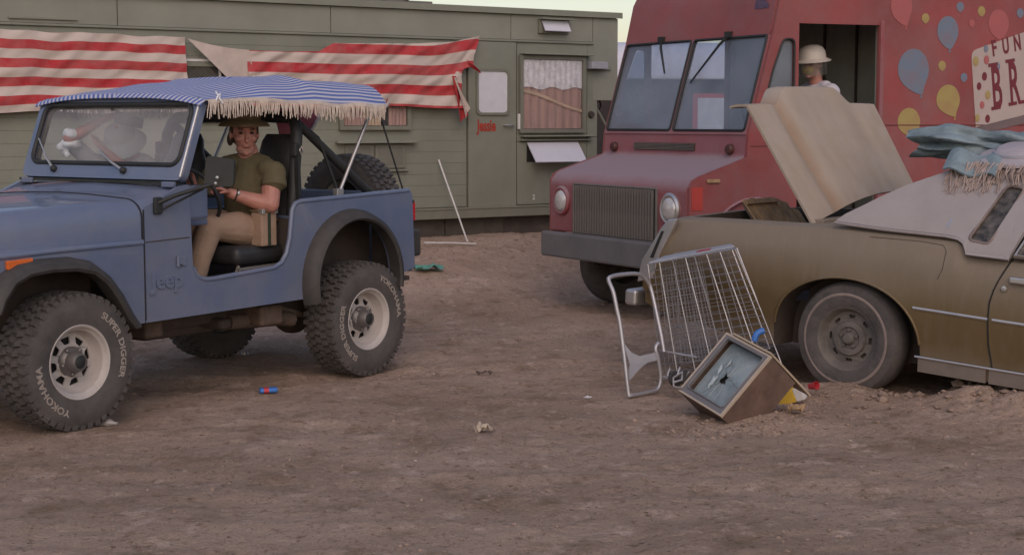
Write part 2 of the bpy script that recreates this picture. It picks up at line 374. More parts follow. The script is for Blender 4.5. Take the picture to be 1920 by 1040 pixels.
M_['trglass'] = glass('truck_glass', (0.78, 0.83, 0.90), 0.0, 0.26, (0.36, 0.40, 0.46), 1.0, rough=0.06)
M_['truckin'] = mat('truck_interior_grey', (0.30, 0.30, 0.25), 0.8, 0, 0.2, 3)
M_['gold'] = mat('car_gold_paint', (0.225, 0.155, 0.062), 0.42, 0.25, 0.12, 2.5, dust=(0.30, 0.235, 0.165), damt=0.45, ds=3, top=0.35)
M_['lid'] = mat('dusty_lid_paint', (0.335, 0.262, 0.19), 0.75, 0, 0.14, 3, dust=(0.375, 0.325, 0.30), damt=0.45, ds=2, stretch=(1, 1, 0.35))
M_['vroof'] = mat('white_vinyl_roof', (0.335, 0.302, 0.302), 0.7, 0, 0.08, 4, bump=0.12, bs=120, dust=DUST, damt=0.16)
M_['carglass'] = glass('car_glass', (0.16, 0.18, 0.20), 0.02, 0.24, (0.34, 0.30, 0.27), 22)
M_['steelrim'] = mat('steel_rim_grey', (0.115, 0.108, 0.10), 0.75, 0.2, 0.25, 8, bump=0.2, bs=30, dust=(0.26, 0.21, 0.185), damt=0.4, ds=6)
M_['whitewall'] = mat('worn_whitewall', (0.17, 0.135, 0.128), 0.85, 0, 0.2, 10, dust=DUST, damt=0.4)
M_['teal'] = mat('teal_canvas', (0.195, 0.265, 0.29), 0.95, 0, 0.35, 7, bump=0.5, bs=22, dust=(0.30, 0.29, 0.29), damt=0.30, spec=0.1)
M_['lilac'] = mat('pale_felt', (0.42, 0.38, 0.41), 0.95, 0, 0.1, 6, bump=0.2, bs=30, dust=DUST, damt=0.15, spec=0.1)
M_['fringe'] = mat('jute_fringe', (0.38, 0.30, 0.27), 0.95, 0, 0.2, 20, spec=0.1)
M_['cartwire'] = mat('galvanised_wire', (0.38, 0.37, 0.38), 0.42, 0.7, 0.15, 12, dust=DUST, damt=0.15)
M_['carttube'] = mat('cart_tube', (0.44, 0.43, 0.45), 0.38, 0.6, 0.12, 8, dust=DUST, damt=0.15)
M_['plasticg'] = mat('grey_plastic', (0.33, 0.34, 0.38), 0.5, 0, 0.1, 6, dust=DUST, damt=0.15)
M_['tvwood'] = mat('tv_wood_veneer', (0.105, 0.062, 0.045), 0.5, 0, 0.35, 5, stretch=(1, 1, 9), dust=DUST, damt=0.2)
M_['tvtrim'] = mat('tv_cream_trim', (0.46, 0.38, 0.30), 0.5, 0, 0.1, 6, dust=DUST, damt=0.15)
M_['tvgrey'] = mat('tv_bezel_grey', (0.13, 0.135, 0.15), 0.5, 0, 0.12, 6, dust=DUST, damt=0.2)
M_['tvscreen'] = mat('tv_broken_glass', (0.20, 0.255, 0.275), 0.22, 0, 0.4, 7, dust=(0.40, 0.40, 0.40), damt=0.3, ds=6, coat=0.3)
M_['shard'] = mat('glass_shard', (0.42, 0.47, 0.48), 0.2, 0, 0.2, 9)
M_['board'] = mat('bare_board', (0.40, 0.32, 0.225), 0.85, 0, 0.2, 5, dust=DUST, damt=0.2)
M_['wicker'] = mat('brown_slat_wood', (0.36, 0.235, 0.13), 0.85, 0, 0.4, 9, bump=0.3, bs=30)
M_['bluep'] = mat('blue_plastic', (0.05, 0.17, 0.50), 0.4)
M_['tealp'] = mat('teal_plastic', (0.08, 0.30, 0.24), 0.5, 0, 0.15, 9, dust=DUST, damt=0.15)
M_['yellow'] = mat('yellow_card', (0.60, 0.40, 0.05), 0.7)
M_['redp'] = mat('red_plastic', (0.48, 0.05, 0.06), 0.5)
M_['dirt'] = mat('dirt_clod', (0.29, 0.21, 0.165), 0.97, 0, 0.3, 12, bump=0.5, bs=40, spec=0.1)
M_['stone'] = mat('pale_stone', (0.44, 0.35, 0.28), 0.95, 0, 0.3, 12, bump=0.5, bs=40, spec=0.1)
# ------------------------------------------------------------------ ground
WO = Vector((-0.24667, 18.5)); WN = Vector((math.sin(R(34)), -math.cos(R(34))))
CARO = Vector((2.69670, 10.63540, 0.36860)); CARX = Vector((math.cos(R(40)), -math.sin(R(40)))); CARY = Vector((math.sin(R(40)), math.cos(R(40))))
def gh(x, y):
    """height of the dirt lot"""
    d = (x - WO.x) * WN.x + (y - WO.y) * WN.y
    m = 1 - sstep(0.2, 3.3, d)
    far = sstep(28, 60, math.hypot(x, y))
    z = 0.40 * m * (1 - far)
    z += 0.05 * m * N(x * 0.9, y * 0.9, 3) * (1 - far)
    # soil heaped along the sunken car
    cx = (x - CARO.x) * CARX.x + (y - CARO.y) * CARX.y; cy = (x - CARO.x) * CARY.x + (y - CARO.y) * CARY.y
    z += 0.15 * sstep(0.35, 1.0, cx) * (1 - sstep(3.0, 4.6, cx)) * math.exp(-((cy + 0.8) / 0.55) ** 2) * (1 + 0.45 * N(x * 4, y * 4, 9) + 0.35 * N(x * 11, y * 11, 10) + 0.22 * N(x * 26, y * 26, 12))
    z += 0.07 * math.exp(-(((cx - 0.05) / 0.42) ** 2 + ((cy + 1.0) / 0.22) ** 2)) 
    # scuffed hollow and rim round the television
    z += 0.05 * math.exp(-(((x - 1.55) / 0.30) ** 2 + ((y - 9.05) / 0.22) ** 2))
    k = 1 - 0.6 * math.exp(-((x + 2.4) ** 2 + (y - 8.8) ** 2) / 0.2) - 0.6 * math.exp(-((x + 1) ** 2 + (y - 10.7) ** 2) / 0.2)
    z += k * (0.026 * N(x * 0.55, y * 0.55, 1) + 0.020 * N(x * 1.7, y * 2.0, 2))
    near = 1 - sstep(20, 30, math.hypot(x, y))
    # wheel ruts trailing behind the jeep and an older pair crossing the lot
    jx = (x + 1.62329) * -0.58779 + (y - 11.19842) * -0.80902; jy = (x + 1.62329) * 0.80902 + (y - 11.19842) * -0.58779
    for (qx, qy, s0) in ((jx, jy, 1 - sstep(-0.5, 0.1, jx)), (x * 0.974 + y * 0.225, y * 0.974 - x * 0.225 - 11.4 - 0.15 * math.sin(x), 0.75), (x * 0.99 - y * 0.12, y * 0.99 + x * 0.12 - 8.0 - 0.1 * math.sin(x * 1.3), 0.6)):
        for c_ in (0.70, -0.70):
            t = (qy - c_) / 0.14
            if abs(t) < 3: z += near * s0 * (-0.020 * math.exp(-t * t) * (1 + 0.5 * math.sin(qx * 48 + 7 * abs(t))) + 0.008 * math.exp(-(abs(t) - 1.5) ** 2 * 3))
    if near > 0:
        z += near * k * (0.013 * N(x * 5, y * 5.5, 4) + 0.008 * N(x * 13, y * 14, 5) + 0.004 * N(x * 31, y * 33, 6))
        cl = N(x * 7.5, y * 8.5, 11); z += near * k * 0.016 * max(0, cl - 0.25)
    return z
def axis_pts(lo, hi, step, far, g):
    a = []; v = lo
    while v <= hi + 1e-6: a.append(v); v += step
    s_ = step; v = hi
    while v < far: s_ *= g; v += s_; a.append(v)
    s_ = step; v = lo; b = []
    while v > -far: s_ *= g; v -= s_; b.append(v)
    return list(reversed(b)) + a
gxs = axis_pts(-4.6, 4.6, 0.034, 900, 1.25); gys = []
v = 4.6
while v < 30: gys.append(v); v += 0.0062 * v ** 0.82
s_ = 0.2
while v < 1500: gys.append(v); v += s_; s_ *= 1.25
b_ = []; v = 4.6; s_ = 0.05
while v > -400: s_ *= 1.3; v -= s_; b_.append(v)
gys = list(reversed(b_)) + gys
g = MB(); nx, ny = len(gxs), len(gys)
g.v = [(x, y, gh(x, y)) for x in gxs for y in gys]
g.f = [(i * ny + j, (i + 1) * ny + j, (i + 1) * ny + j + 1, i * ny + j + 1) for i in range(nx - 1) for j in range(ny - 1)]
g.mi = [0] * len(g.f)
def dirt_material():
    m = bpy.data.materials.new('dirt_ground'); m.use_nodes = True
    n = m.node_tree.nodes; l = m.node_tree.links; p = n['Principled BSDF']
    tc = n.new('ShaderNodeTexCoord')
    def nz(sc, det, st=(1, 1, 1), rough=0.6):
        mp = n.new('ShaderNodeMapping'); mp.inputs['Scale'].default_value = st; l.new(tc.outputs['Object'], mp.inputs[0])
        q = n.new('ShaderNodeTexNoise'); q.inputs['Scale'].default_value = sc; q.inputs['Detail'].default_value = det; q.inputs['Roughness'].default_value = rough
        l.new(mp.outputs[0], q.inputs['Vector']); return q.outputs['Fac']
    def ramp(f, a, b):
        r = n.new('ShaderNodeMapRange'); r.inputs['From Min'].default_value = a; r.inputs['From Max'].default_value = b; l.new(f, r.inputs['Value']); return r.outputs[0]
    def mix(f, a, b):
        x = n.new('ShaderNodeMix'); x.data_type = 'RGBA'; l.new(f, x.inputs['Factor'])
        for k, c in (('A', a), ('B', b)):
            if isinstance(c, tuple): x.inputs[k].default_value = L3(c)
            else: l.new(c, x.inputs[k])
        return x.outputs['Result']
    c = mix(ramp(nz(0.7, 6, (1, 0.85, 1)), 0.36, 0.66), (0.427, 0.300, 0.222), (0.584, 0.422, 0.328))
    c = mix(ramp(nz(2.6, 10, (1, 0.85, 1), 0.72), 0.52, 0.69), c, (0.284, 0.193, 0.121))
    c = mix(ramp(nz(4.7, 9, (1, 0.85, 1), 0.72), 0.55, 0.69), c, (0.737, 0.544, 0.444))
    c = mix(ramp(nz(13, 8, (1, 0.8, 1), 0.75), 0.56, 0.68), c, (0.227, 0.152, 0.096))
    c = mix(ramp(nz(34, 5, (1, 1, 1), 0.7), 0.58, 0.69), c, (0.174, 0.117, 0.076))
    c = mix(ramp(nz(62, 4), 0.62, 0.72), c, (0.737, 0.539, 0.404))
    l.new(c, p.inputs['Base Color']); p.inputs['Roughness'].default_value = 0.96; p.inputs['Specular IOR Level'].default_value = 0.12
    b1 = n.new('ShaderNodeBump'); b1.inputs['Strength'].default_value = 0.9; b1.inputs['Distance'].default_value = 0.03; l.new(nz(38, 9, (1, 1, 1), 0.75), b1.inputs['Height'])
    b2 = n.new('ShaderNodeBump'); b2.inputs['Strength'].default_value = 0.8; b2.inputs['Distance'].default_value = 0.06; l.new(nz(8, 7, (1, 0.85, 1), 0.7), b2.inputs['Height'])
    l.new(b1.outputs[0], b2.inputs['Normal']); l.new(b2.outputs[0], p.inputs['Normal'])
    return m
M_['ground'] = dirt_material()
tag(g.build('ground', M_['ground'], smooth=60, recalc=False), kind='structure')

# loose clods and pebbles, far too many to count
def clod_mesh(mb, x, y, z, s_, rnd):
    ph = [(0, 0, 1), (0.94, 0, 0.3), (0.29, 0.9, 0.35), (-0.76, 0.55, 0.3), (-0.76, -0.55, 0.25), (0.29, -0.9, 0.3), (0.7, 0.5, -0.4), (-0.3, 0.85, -0.4), (-0.85, 0, -0.4), (-0.3, -0.85, -0.4), (0.7, -0.5, -0.4)]
    a = rnd.random() * 6.28; ca, sa = math.cos(a), math.sin(a); ex = rnd.uniform(0.7, 1.4); ez = rnd.uniform(0.45, 0.8)
    vs = []
    for q in ph:
        k = rnd.uniform(0.7, 1.2)
        px, py = q[0] * k * ex, q[1] * k
        vs.append((x + s_ * (px * ca - py * sa), y + s_ * (px * sa + py * ca), z + s_ * q[2] * k * ez))
    fs = [(0, 1, 2), (0, 2, 3), (0, 3, 4), (0, 4, 5), (0, 5, 1), (1, 6, 2), (2, 7, 3), (3, 8, 4), (4, 9, 5), (5, 10, 1), (2, 6, 7), (3, 7, 8), (4, 8, 9), (5, 9, 10), (1, 10, 6)]
    mb.add(vs, fs)
rnd = random.Random(3); cl = MB(); st = MB()
for i in range(7000):
    y = 4.7 + 15 * rnd.random() ** 1.6; x = (rnd.random() - 0.5) * 2 * (0.36 * y + 0.4)
    if N(x * 0.8, y * 0.8, 21) < -0.12 and rnd.random() < 0.8: continue
    s_ = 0.003 + 0.012 * rnd.random() ** 6
    clod_mesh(st if rnd.random() < 0.06 else cl, x, y, gh(x, y) + s_ * 0.15, s_, rnd)
for i in range(300):      # heaped along the car sill and its rear wheel
    t = rnd.uniform(0.25, 2.6); o_ = rnd.gauss(-1.12, 0.16)
    x = CARO.x + CARX.x * t + CARY.x * o_; y = CARO.y + CARX.y * t + CARY.y * o_
    s_ = 0.006 + 0.040 * rnd.random() ** 6
    clod_mesh(cl, x, y, gh(x, y) + s_ * 0.2, s_, rnd)
for i in range(500):      # round the wheel foot and the television
    cx_, cy_, r_ = rnd.choice([(2.0, 9.75, 0.28), (1.25, 8.85, 0.22), (1.6, 9.1, 0.22), (1.75, 9.5, 0.3)])
    x = rnd.gauss(cx_, r_); y = rnd.gauss(cy_, r_ * 0.6); s_ = 0.006 + 0.018 * rnd.random() ** 3
    clod_mesh(cl, x, y, gh(x, y) + s_ * 0.15, s_, rnd)
for i in range(300):      # rubble at the foot of the trailer
    t = rnd.uniform(-4.5, 2.2); d = rnd.uniform(0.1, 1.4)
    x = WO.x + 0.829 * t + WN.x * d; y = WO.y + 0.559 * t + WN.y * d; s_ = 0.008 + 0.035 * rnd.random() ** 5
    clod_mesh(cl, x, y, gh(x, y) + s_ * 0.2, s_, rnd)
tag(cl.build('dirt_clods', M_['dirt']), 'loose brown dirt clods scattered over the bare lot', 'dirt', kind='stuff')
tag(st.build('pebbles', M_['stone']), 'small pale pebbles scattered over the bare lot', 'pebbles', kind='stuff')

def bx(name, m, parent, x0, x1, y0, y1, z0, z1, bevel=0.0):
    return MB().box(x0, x1, y0, y1, z0, z1).build(name, m, parent, bevel=bevel)

# ------------------------------------------------------------------ green trailer
TR = tag(empty('trailer', (WO.x, WO.y, 0), (0, 0, R(34))), 'long olive green sheet metal trailer with red lettered door', 'trailer')
body = MB().box(-6.6, 1.53, 0.03, 2.4, 0.615, 2.98); body.box(1.53, 1.84, 0.03, 2.4, 1.965, 2.98)
body.build('wall', M_['greend'], TR)
rf = MB().box(-6.65, 1.87, -0.045, 2.45, 2.985, 3.015).build('roof', M_['green2'], TR, bevel=0.006)
MB().box(-6.65, 1.87, -0.055, -0.047, 2.945, 3.012).build('roof_edge', M_['green'], rf)
seams = [-6.6, -4.42, -2.05, 0.28, 1.46, 1.84]
for a, b in zip(seams[:-1], seams[1:]):
    bx('upper_panel', M_['green2'], TR, a + 0.004, b - 0.004, -0.006, 0.028, 2.655 if a < 1.4 else 1.965, 2.943, 0.004)
MB().box(-6.6, 1.46, -0.028, -0.008, 2.628, 2.652).build('gutter_strip', M_['green'], TR, bevel=0.004)
k = 0; z = 0.745
while z < 2.6:
    z1 = min(z + 0.1255, 2.622)
    zz = 0.0
    bx('siding_board', M_['green'], TR, -6.6, -0.335, -0.004 + zz * 0.5, 0.028, z, z1 - 0.0016, 0.0012)
    z += 0.1255; k += 1
bx('wall_panel', M_['green'], TR, 0.365, 1.375, -0.004, 0.028, 0.745, 1.475, 0.003)
bx('wall_panel', M_['green'], TR, 0.365, 1.375, -0.004, 0.028, 1.482, 2.622, 0.003)
bx('wall_panel', M_['green'], TR, 1.38, 1.53, -0.004, 0.028, 1.53, 2.622, 0.003)
bx('wall_panel', M_['green'], TR, 1.38, 1.53, -0.004, 0.028, 0.745, 1.525, 0.003)
bx('base_strip', M_['greend'], TR, -6.6, 1.53, -0.016, 0.028, 0.612, 0.728, 0.006)
MB().box(-6.6, 1.53, -0.026, -0.017, 0.718, 0.738).build('base_moulding', M_['green'], TR)
# door
dr = bx('door', M_['green'], TR, -0.310, 0.348, -0.018, 0.028, 0.735, 2.622, 0.006)
vs, fs = sheet(rrect(-0.215, 0.245, 1.785, 2.315, 0.06), [rrect(-0.185, 0.215, 1.815, 2.285, 0.05)], 0.02)
MB().add(vs, fs, 0, XZ @ Matrix.Translation((0, 0, 0.028))).build('window_frame', M_['greend'], dr)
vs, fs = sheet(rrect(-0.187, 0.217, 1.813, 2.287, 0.05), [], 0.006)
MB().add(vs, fs, 0, XZ @ Matrix.Translation((0, 0, 0.022))).build('window_pane', M_['palepane'], dr)
MB().tube([(0.165, -0.02, 1.67), (0.175, -0.06, 1.672), (0.28, -0.06, 1.668), (0.285, -0.02, 1.668)], 0.011, 8).build('handle', M_['chrome'], dr, smooth=50)
vs, fs = text_geo('Jessie', 0.185, 0.002, 0.62, 0.006)
MB().add(vs, fs, 0, Matrix.Translation((-0.195, -0.0205, 1.605)) @ XZ).build('lettering', M_['redpaint'], dr)
MB().box(0.36, 0.40, -0.05, -0.008, 1.62, 1.80).build('grab_handle', M_['white'], TR, bevel=0.01)

def window(x0, x1, z0, z1, curtain_or_reflection, mull=False, fr=0.045, name='window'):
    vs, fs = sheet([(x0 - fr, z0 - fr), (x1 + fr, z0 - fr), (x1 + fr, z1 + fr), (x0 - fr, z1 + fr)], [[(x0, z0), (x1, z0), (x1, z1), (x0, z1)]], 0.05)
    f = MB().add(vs, fs, 0, XZ @ Matrix.Translation((0, 0, 0.030))).build(name, M_['greend'], TR, bevel=0.004)
    bx('backing', M_['dark'], f, x0, x1, -0.012, -0.008, z0, z1)
    bx('pane', M_['tglass'], f, x0 + 0.001, x1 - 0.001, -0.045, -0.041, z0 + 0.001, z1 - 0.001)
    if mull: bx('mullion', M_['white'], f, (x0 + x1) / 2 - 0.012, (x0 + x1) / 2 + 0.012, -0.060, -0.047, z0, z1)
    for (a, b, c, d, m, fq, am) in curtain_or_reflection:
        cu = MB().grid(lambda u, v: (a + (b - a) * u, (-0.034 if m is M_['skyrefl'] else -0.0215) + (0.004 if m is M_['skyrefl'] else 0.0075) * math.sin(u * fq) + 0.003 * N(u * 9, v * 3), c + (d - c) * v + (0.016 * math.sin(u * 16) * (1 - v) if m is M_['skyrefl'] else 0)), 90, 4)
        cu.build('curtain_or_reflection', m, f, smooth=80)
    return f
w1 = window(0.425, 1.285, 1.625, 2.435, [(0.43, 1.28, 2.10, 2.43, M_['skyrefl'], 70, 0.007), (0.43, 1.28, 1.63, 2.14, M_['rustc_refl'], 46, 0.009)])  # pale top sheet paints reflected sky; rust curtain carries reflected hills
MB().grid(lambda u, v: (0.43 + 0.85 * u, -0.036 + 0.002 * math.sin(u * 9), 2.075 - 0.235 * u + 0.042 * (v - 0.5) * (1 - 0.25 * u) + 0.01 * math.sin(u * 6)), 24, 3).build('hill_reflection_band', M_['tancurt_refl'], w1, smooth=60)  # diagonal strip painted as the hill line reflected in the glass
MB().box(0.40, 1.40, -0.12, -0.008, 2.487, 2.503).build('window_hood', M_['green'], TR, bevel=0.004)
MB().box(0.40, 1.42, -0.10, -0.008, 1.535, 1.552).build('window_ledge', M_['green'], TR, bevel=0.004)
MB().box(0.40, 1.42, -0.055, -0.008, 1.488, 1.505).build('window_ledge', M_['green'], TR, bevel=0.004)
# propped flap under the window
fl = MB(); fl.add([(0.50, -0.02, 1.47), (1.235, -0.02, 1.47), (1.245, -0.19, 1.245), (0.51, -0.19, 1.245), (0.50, -0.01, 1.46), (1.235, -0.01, 1.46), (1.245, -0.182, 1.236), (0.51, -0.182, 1.236)],
       [(0, 1, 2, 3), (4, 7, 6, 5), (0, 3, 7, 4), (1, 5, 6, 2), (3, 2, 6, 7), (0, 4, 5, 1)])
fl.build('vent_flap', M_['bgwhite'], TR)
bx('vent_recess', M_['dark'], TR, 0.50, 1.23, -0.0065, -0.0045, 1.24, 1.46)
# middle window with red curtains, shelf and small paired panes
window(-1.93, -1.13, 1.665, 2.28, [(-1.92, -1.64, 1.67, 2.27, M_['rustc_refl'], 34, 0.008), (-1.66, -1.46, 1.67, 2.27, M_['tancurt_refl'], 30, 0.007), (-1.36, -1.14, 1.67, 2.27, M_['rustc_refl'], 30, 0.008)])
MB().box(-2.02, -1.02, -0.10, -0.008, 1.475, 1.50).build('window_ledge', M_['green'], TR, bevel=0.004)
for a, b in ((-1.90, -1.55), (-1.53, -1.15)):
    p_ = bx('vent_frame', M_['greend'], TR, a, b, -0.03, -0.006, 1.20, 1.46, 0.004)
    bx('vent_pane', M_['tglass'], p_, a + 0.03, b - 0.03, -0.036, -0.032, 1.23, 1.43)
MB().box(-1.95, -1.12, -0.05, -0.008, 1.165, 1.182).build('window_ledge', M_['green'], TR, bevel=0.004)
# near window half hidden by the striped cloth
window(-3.74, -2.98, 1.75, 2.27, [], mull=True)
MB().box(-3.80, -2.92, -0.04, -0.008, 2.32, 2.345).build('window_hood', M_['white'], TR)
# hopper vent high on the wall
hv = bx('roof_vent', M_['greend'], TR, 0.655, 1.075, -0.05, -0.007, 2.735, 2.90, 0.006)
MB().box(0.64, 1.10, -0.14, -0.05, 2.895, 2.91).build('vent_hood', M_['green'], hv)
MB().add([(0.68, -0.055, 2.885), (1.05, -0.055, 2.885), (1.05, -0.13, 2.765), (0.68, -0.13, 2.765), (0.68, -0.052, 2.875), (1.05, -0.052, 2.875), (1.05, -0.124, 2.758), (0.68, -0.124, 2.758)],
         [(0, 1, 2, 3), (4, 7, 6, 5), (0, 3, 7, 4), (1, 5, 6, 2), (3, 2, 6, 7), (0, 4, 5, 1)]).build('vent_pane', M_['bgwhite'], hv)
# hatch outline, lamp box, cap, hose, strut, house number
for q in ((-5.5, -4.83, 2.69, 2.70), ):
    MB().box(q[0], q[1], -0.03, -0.008, q[2], q[3] + 0.006).build('hatch_hood', M_['green'], TR)
MB().box(1.36, 1.60, -0.13, -0.008, 2.335, 2.42).build('lamp_box', M_['plasticg'], TR, bevel=0.008)
MB().box(1.55, 1.72, -0.03, 0.03, 2.33, 2.37).build('bracket', M_['green'], TR)
MB().lathe([(0.0, 0.03), (0.035, 0.03), (0.042, 0.01), (0.045, 0.0)], 14, Matrix.Translation((1.435, -0.006, 1.795)) @ XZ).build('filler_cap', M_['under'], TR)
MB().tube([(1.60, 0.25, 1.96), (1.66, 0.2, 1.93), (1.72, 0.2, 1.97), (1.74, 0.2, 1.9), (1.70, 0.2, 1.83), (1.66, 0.2, 1.82)], 0.012, 7).build('hose', M_['under'], TR, smooth=60)
MB().tube([(1.56, 0.06, 1.88), (2.02, 0.02, 1.18)], 0.017, 7).build('strut', M_['greend'], TR)
vs, fs = text_geo('2', 0.085, 0.002, 0.8, 0.002)
MB().add(vs, fs, 0, Matrix.Translation((0.585, -0.006, 0.80)) @ XZ).build('number', M_['white'], TR)
# running gear and the dark skirting boards
MB().box(-6.4, 1.3, 0.35, 2.0, 0.42, 0.60).build('chassis', M_['under'], TR)
x = -6.5; rs = random.Random(4)
while x < 1.4:
    wd = rs.uniform(0.7, 1.3)
    bx('skirt_board', M_['skirt'], TR, x, min(1.5, x + wd - 0.012), 0.10 + rs.uniform(0, 0.03), 0.14, 0.24, 0.608, 0.004)
    x += wd
# clutter on the trailer roof
rk = tag(empty('luggage_rack', (WO.x + 0.829 * -1.0, WO.y + 0.559 * -1.0, 3.015), (0, 0, R(34))), 'low dark rack of slats on the green trailer roof', 'rack')
for i in range(6): MB().box(-1.6 + i * 0.30, -1.56 + i * 0.30, 0.02, 0.5, 0.03, 0.075).build('slat', M_['under'], rk)
for y_ in (0.04, 0.44): MB().box(-1.7, 0.25, y_, y_ + 0.03, 0.0, 0.029).build('rail', M_['truckgrey'], rk)
MB().box(-1.6, 0.22, 0.1, 0.4, 0.0765, 0.10).build('top_board', M_['plasticg'], rk)
tag(MB().box(0, 0.20, 0, 0.16, 0, 0.10).build('red_box', M_['redp'], bevel=0.01, M=Matrix.Translation((WO.x + 0.829 * -0.85 - 0.1, WO.y + 0.559 * -0.85 + 0.02, 3.135)) @ Matrix.Rotation(R(34), 4, 'Z')), 'small red box on the trailer roof rack', 'box')

# ------------------------------------------------------------------ striped cloths on the trailer
def WP(x, y, z):
    return (WO.x + 0.82904 * x - 0.55919 * y, WO.y + 0.55919 * x + 0.82904 * y, z)
def lerp_poly(pl, t):
    for (a, b) in zip(pl[:-1], pl[1:]):
        if t <= b[0]: 
            k = (t - a[0]) / max(1e-9, b[0] - a[0]); return a[1] + (b[1] - a[1]) * k
    return pl[-1][1]
L0 = Vector(WP(-5.0, 0, 0))
def left_cloth(u, v):
    x = -6.5 + 2.745 * u + 0.03 * v * u
    top = 2.595 - 0.006 * math.sin(u * 40) - 0.030 * u - 0.015 * abs(math.sin(u * 9.4)); bot = 1.80 + 0.15 * sstep(0.78, 1.0, u) * 0 + 0.012 * math.sin(u * 17)
    z = top + (bot - top) * v
    dy = -0.105 - 0.03 * v - 0.028 * math.sin((u * 2.2 + v * 0.55) * 7) * v - 0.045 * N(u * 7, v * 2.5, 2) * (0.3 + v) - 0.03 * N(u * 16 + v * 5, v * 5, 6)
    return Vector(WP(x, dy, z)) - L0
lb = MB().grid(left_cloth, 110, 40, uvfn=lambda u, v: (u * 2.75, v * 0.87 + 0.012 * math.sin(u * 9 + v * 4) * 0.3))
lbo = lb.build('striped_cloth', stripes('red_white_banner_near', (0.43, 0.035, 0.045), (0.56, 0.47, 0.42), 0.2, 0.5, wob=0.004, damt=0.13, phase=0.30 + 0.2), smooth=80, solid=0.004)
lbo.location = L0
tag(lbo, 'faded red and white striped cloth hung flat at the left of the trailer', 'cloth', 'striped cloths on the trailer')
R0 = Vector(WP(-2.0, 0, 0))
rc = tag(empty('striped_cloth', R0), 'torn red and white striped cloth with folded white corner beside the door', 'cloth', 'striped cloths on the trailer')
TOPL = [(-3.05, 2.445), (-2.6, 2.44), (-2.2, 2.455), (-2.05, 2.545), (-1.5, 2.555), (-1.0, 2.57), (-0.55, 2.60), (-0.215, 2.675)]
def right_cloth(u, v):
    x = -3.08 + 2.865 * u - (0.09 * sstep(0.9, 1, u) * sstep(0, 0.35, v)) - 0.23 * sstep(0.9, 1, u) * sstep(0.40, 0.52, v) + 0.10 * sstep(0.9, 1, u) * sstep(0.52, 1.0, v)
    top = lerp_poly(TOPL, -3.05 + 2.835 * u); bot = 1.87 + 0.012 * math.sin(u * 13)
    # stripes stay level: follow a virtual straight top
    z = top + (bot - top) * v
    dy = -0.105 - 0.02 * v - 0.03 * math.sin((u * 2 + v * 0.6) * 6) * (0.2 + v * 0.6) - 0.05 * N(u * 8, v * 3, 5) - 0.03 * N(u * 18 + v * 6, v * 5, 6)
    return Vector(WP(x, dy, z)) - R0
def right_uv(u, v):
    top = lerp_poly(TOPL, -3.05 + 2.835 * u); z = top + (1.87 - top) * v
    sag = 0.10 * sstep(0.70, 1.0, u) ** 1.5 * (1 - v) 
    return (u * 2.8, 2.60 - z + sag)
MB().grid(right_cloth, 110, 40, uvfn=right_uv).build('stripes', stripes('red_white_banner_far', (0.43, 0.035, 0.045), (0.56, 0.47, 0.42), 0.216, 0.5, wob=0.004, damt=0.13, phase=0.72), rc, smooth=80, solid=0.004)
A_, B_, C_, D_ = (-3.735, 2.545), (-3.06, 2.447), (-2.99, 2.10), (-3.20, 2.05)
def fold(u, v):
    tx = A_[0] + (B_[0] - A_[0]) * u; tz = A_[1] + (B_[1] - A_[1]) * u - 0.02 * math.sin(u * 3.14)
    bx_ = D_[0] + (C_[0] - D_[0]) * u; bz = D_[1] + (C_[1] - D_[1]) * u
    return Vector(WP(tx + (bx_ - tx) * v, -0.115 - 0.03 * math.sin(u * 5 + v * 3) * v, tz + (bz - tz) * v)) - R0
MB().grid(fold, 24, 24).build('folded_corner', M_['bannerw'], rc, smooth=80, solid=0.004)
def tri_flap(p, m, dy=-0.13):
    def f(u, v):
        a = Vector(p[0]).lerp(Vector(p[1]), v); b = Vector(p[2]).lerp(Vector(p[3]), v); q = a.lerp(b, u)
        return Vector(WP(q.x, dy - 0.02 * math.sin(u * 4 + v * 3), q.y)) - R0
    return MB().grid(f, 8, 16, uvfn=lambda u, v: (v, u * 0.2)).build('hanging_strip', m, rc, smooth=80, solid=0.004)
RED = mat('red_cloth', (0.40, 0.04, 0.045), 0.95, 0, 0.15, 8, bump=0.2, bs=20)
tri_flap([(-0.40, 2.405), (-0.22, 2.27), (-0.375, 2.34), (-0.215, 2.255)], RED)
tri_flap([(-0.61, 2.22), (-0.50, 1.70), (-0.545, 2.21), (-0.405, 1.78)], RED, -0.145)
tri_flap([(-0.60, 2.20), (-0.44, 1.75), (-0.575, 2.20), (-0.39, 1.86)], M_['bannerw'], -0.168)

# poles at the trailer
p0 = Vector(WP(-0.72, -0.03, 1.285)); p1 = Vector((-0.489, 17.845, gh(-0.489, 17.845) - 0.03))
tag(MB().tube([p0, p1], 0.010, 8).build('pole', M_['white']), 'thin pale pole leaning against the green trailer left of its door', 'pole')
q0 = Vector((-0.946, 17.16, 0)); q1 = Vector((-0.39, 17.405, 0))
for q in (q0, q1): q.z = gh(q.x, q.y) + 0.03
tag(MB().tube([q0, q0.lerp(q1, 0.5) + Vector((0, 0, 0.005)), q1], 0.009, 8).build('rod', M_['white']), 'thin pale rod lying on the dirt in front of the trailer', 'pole')

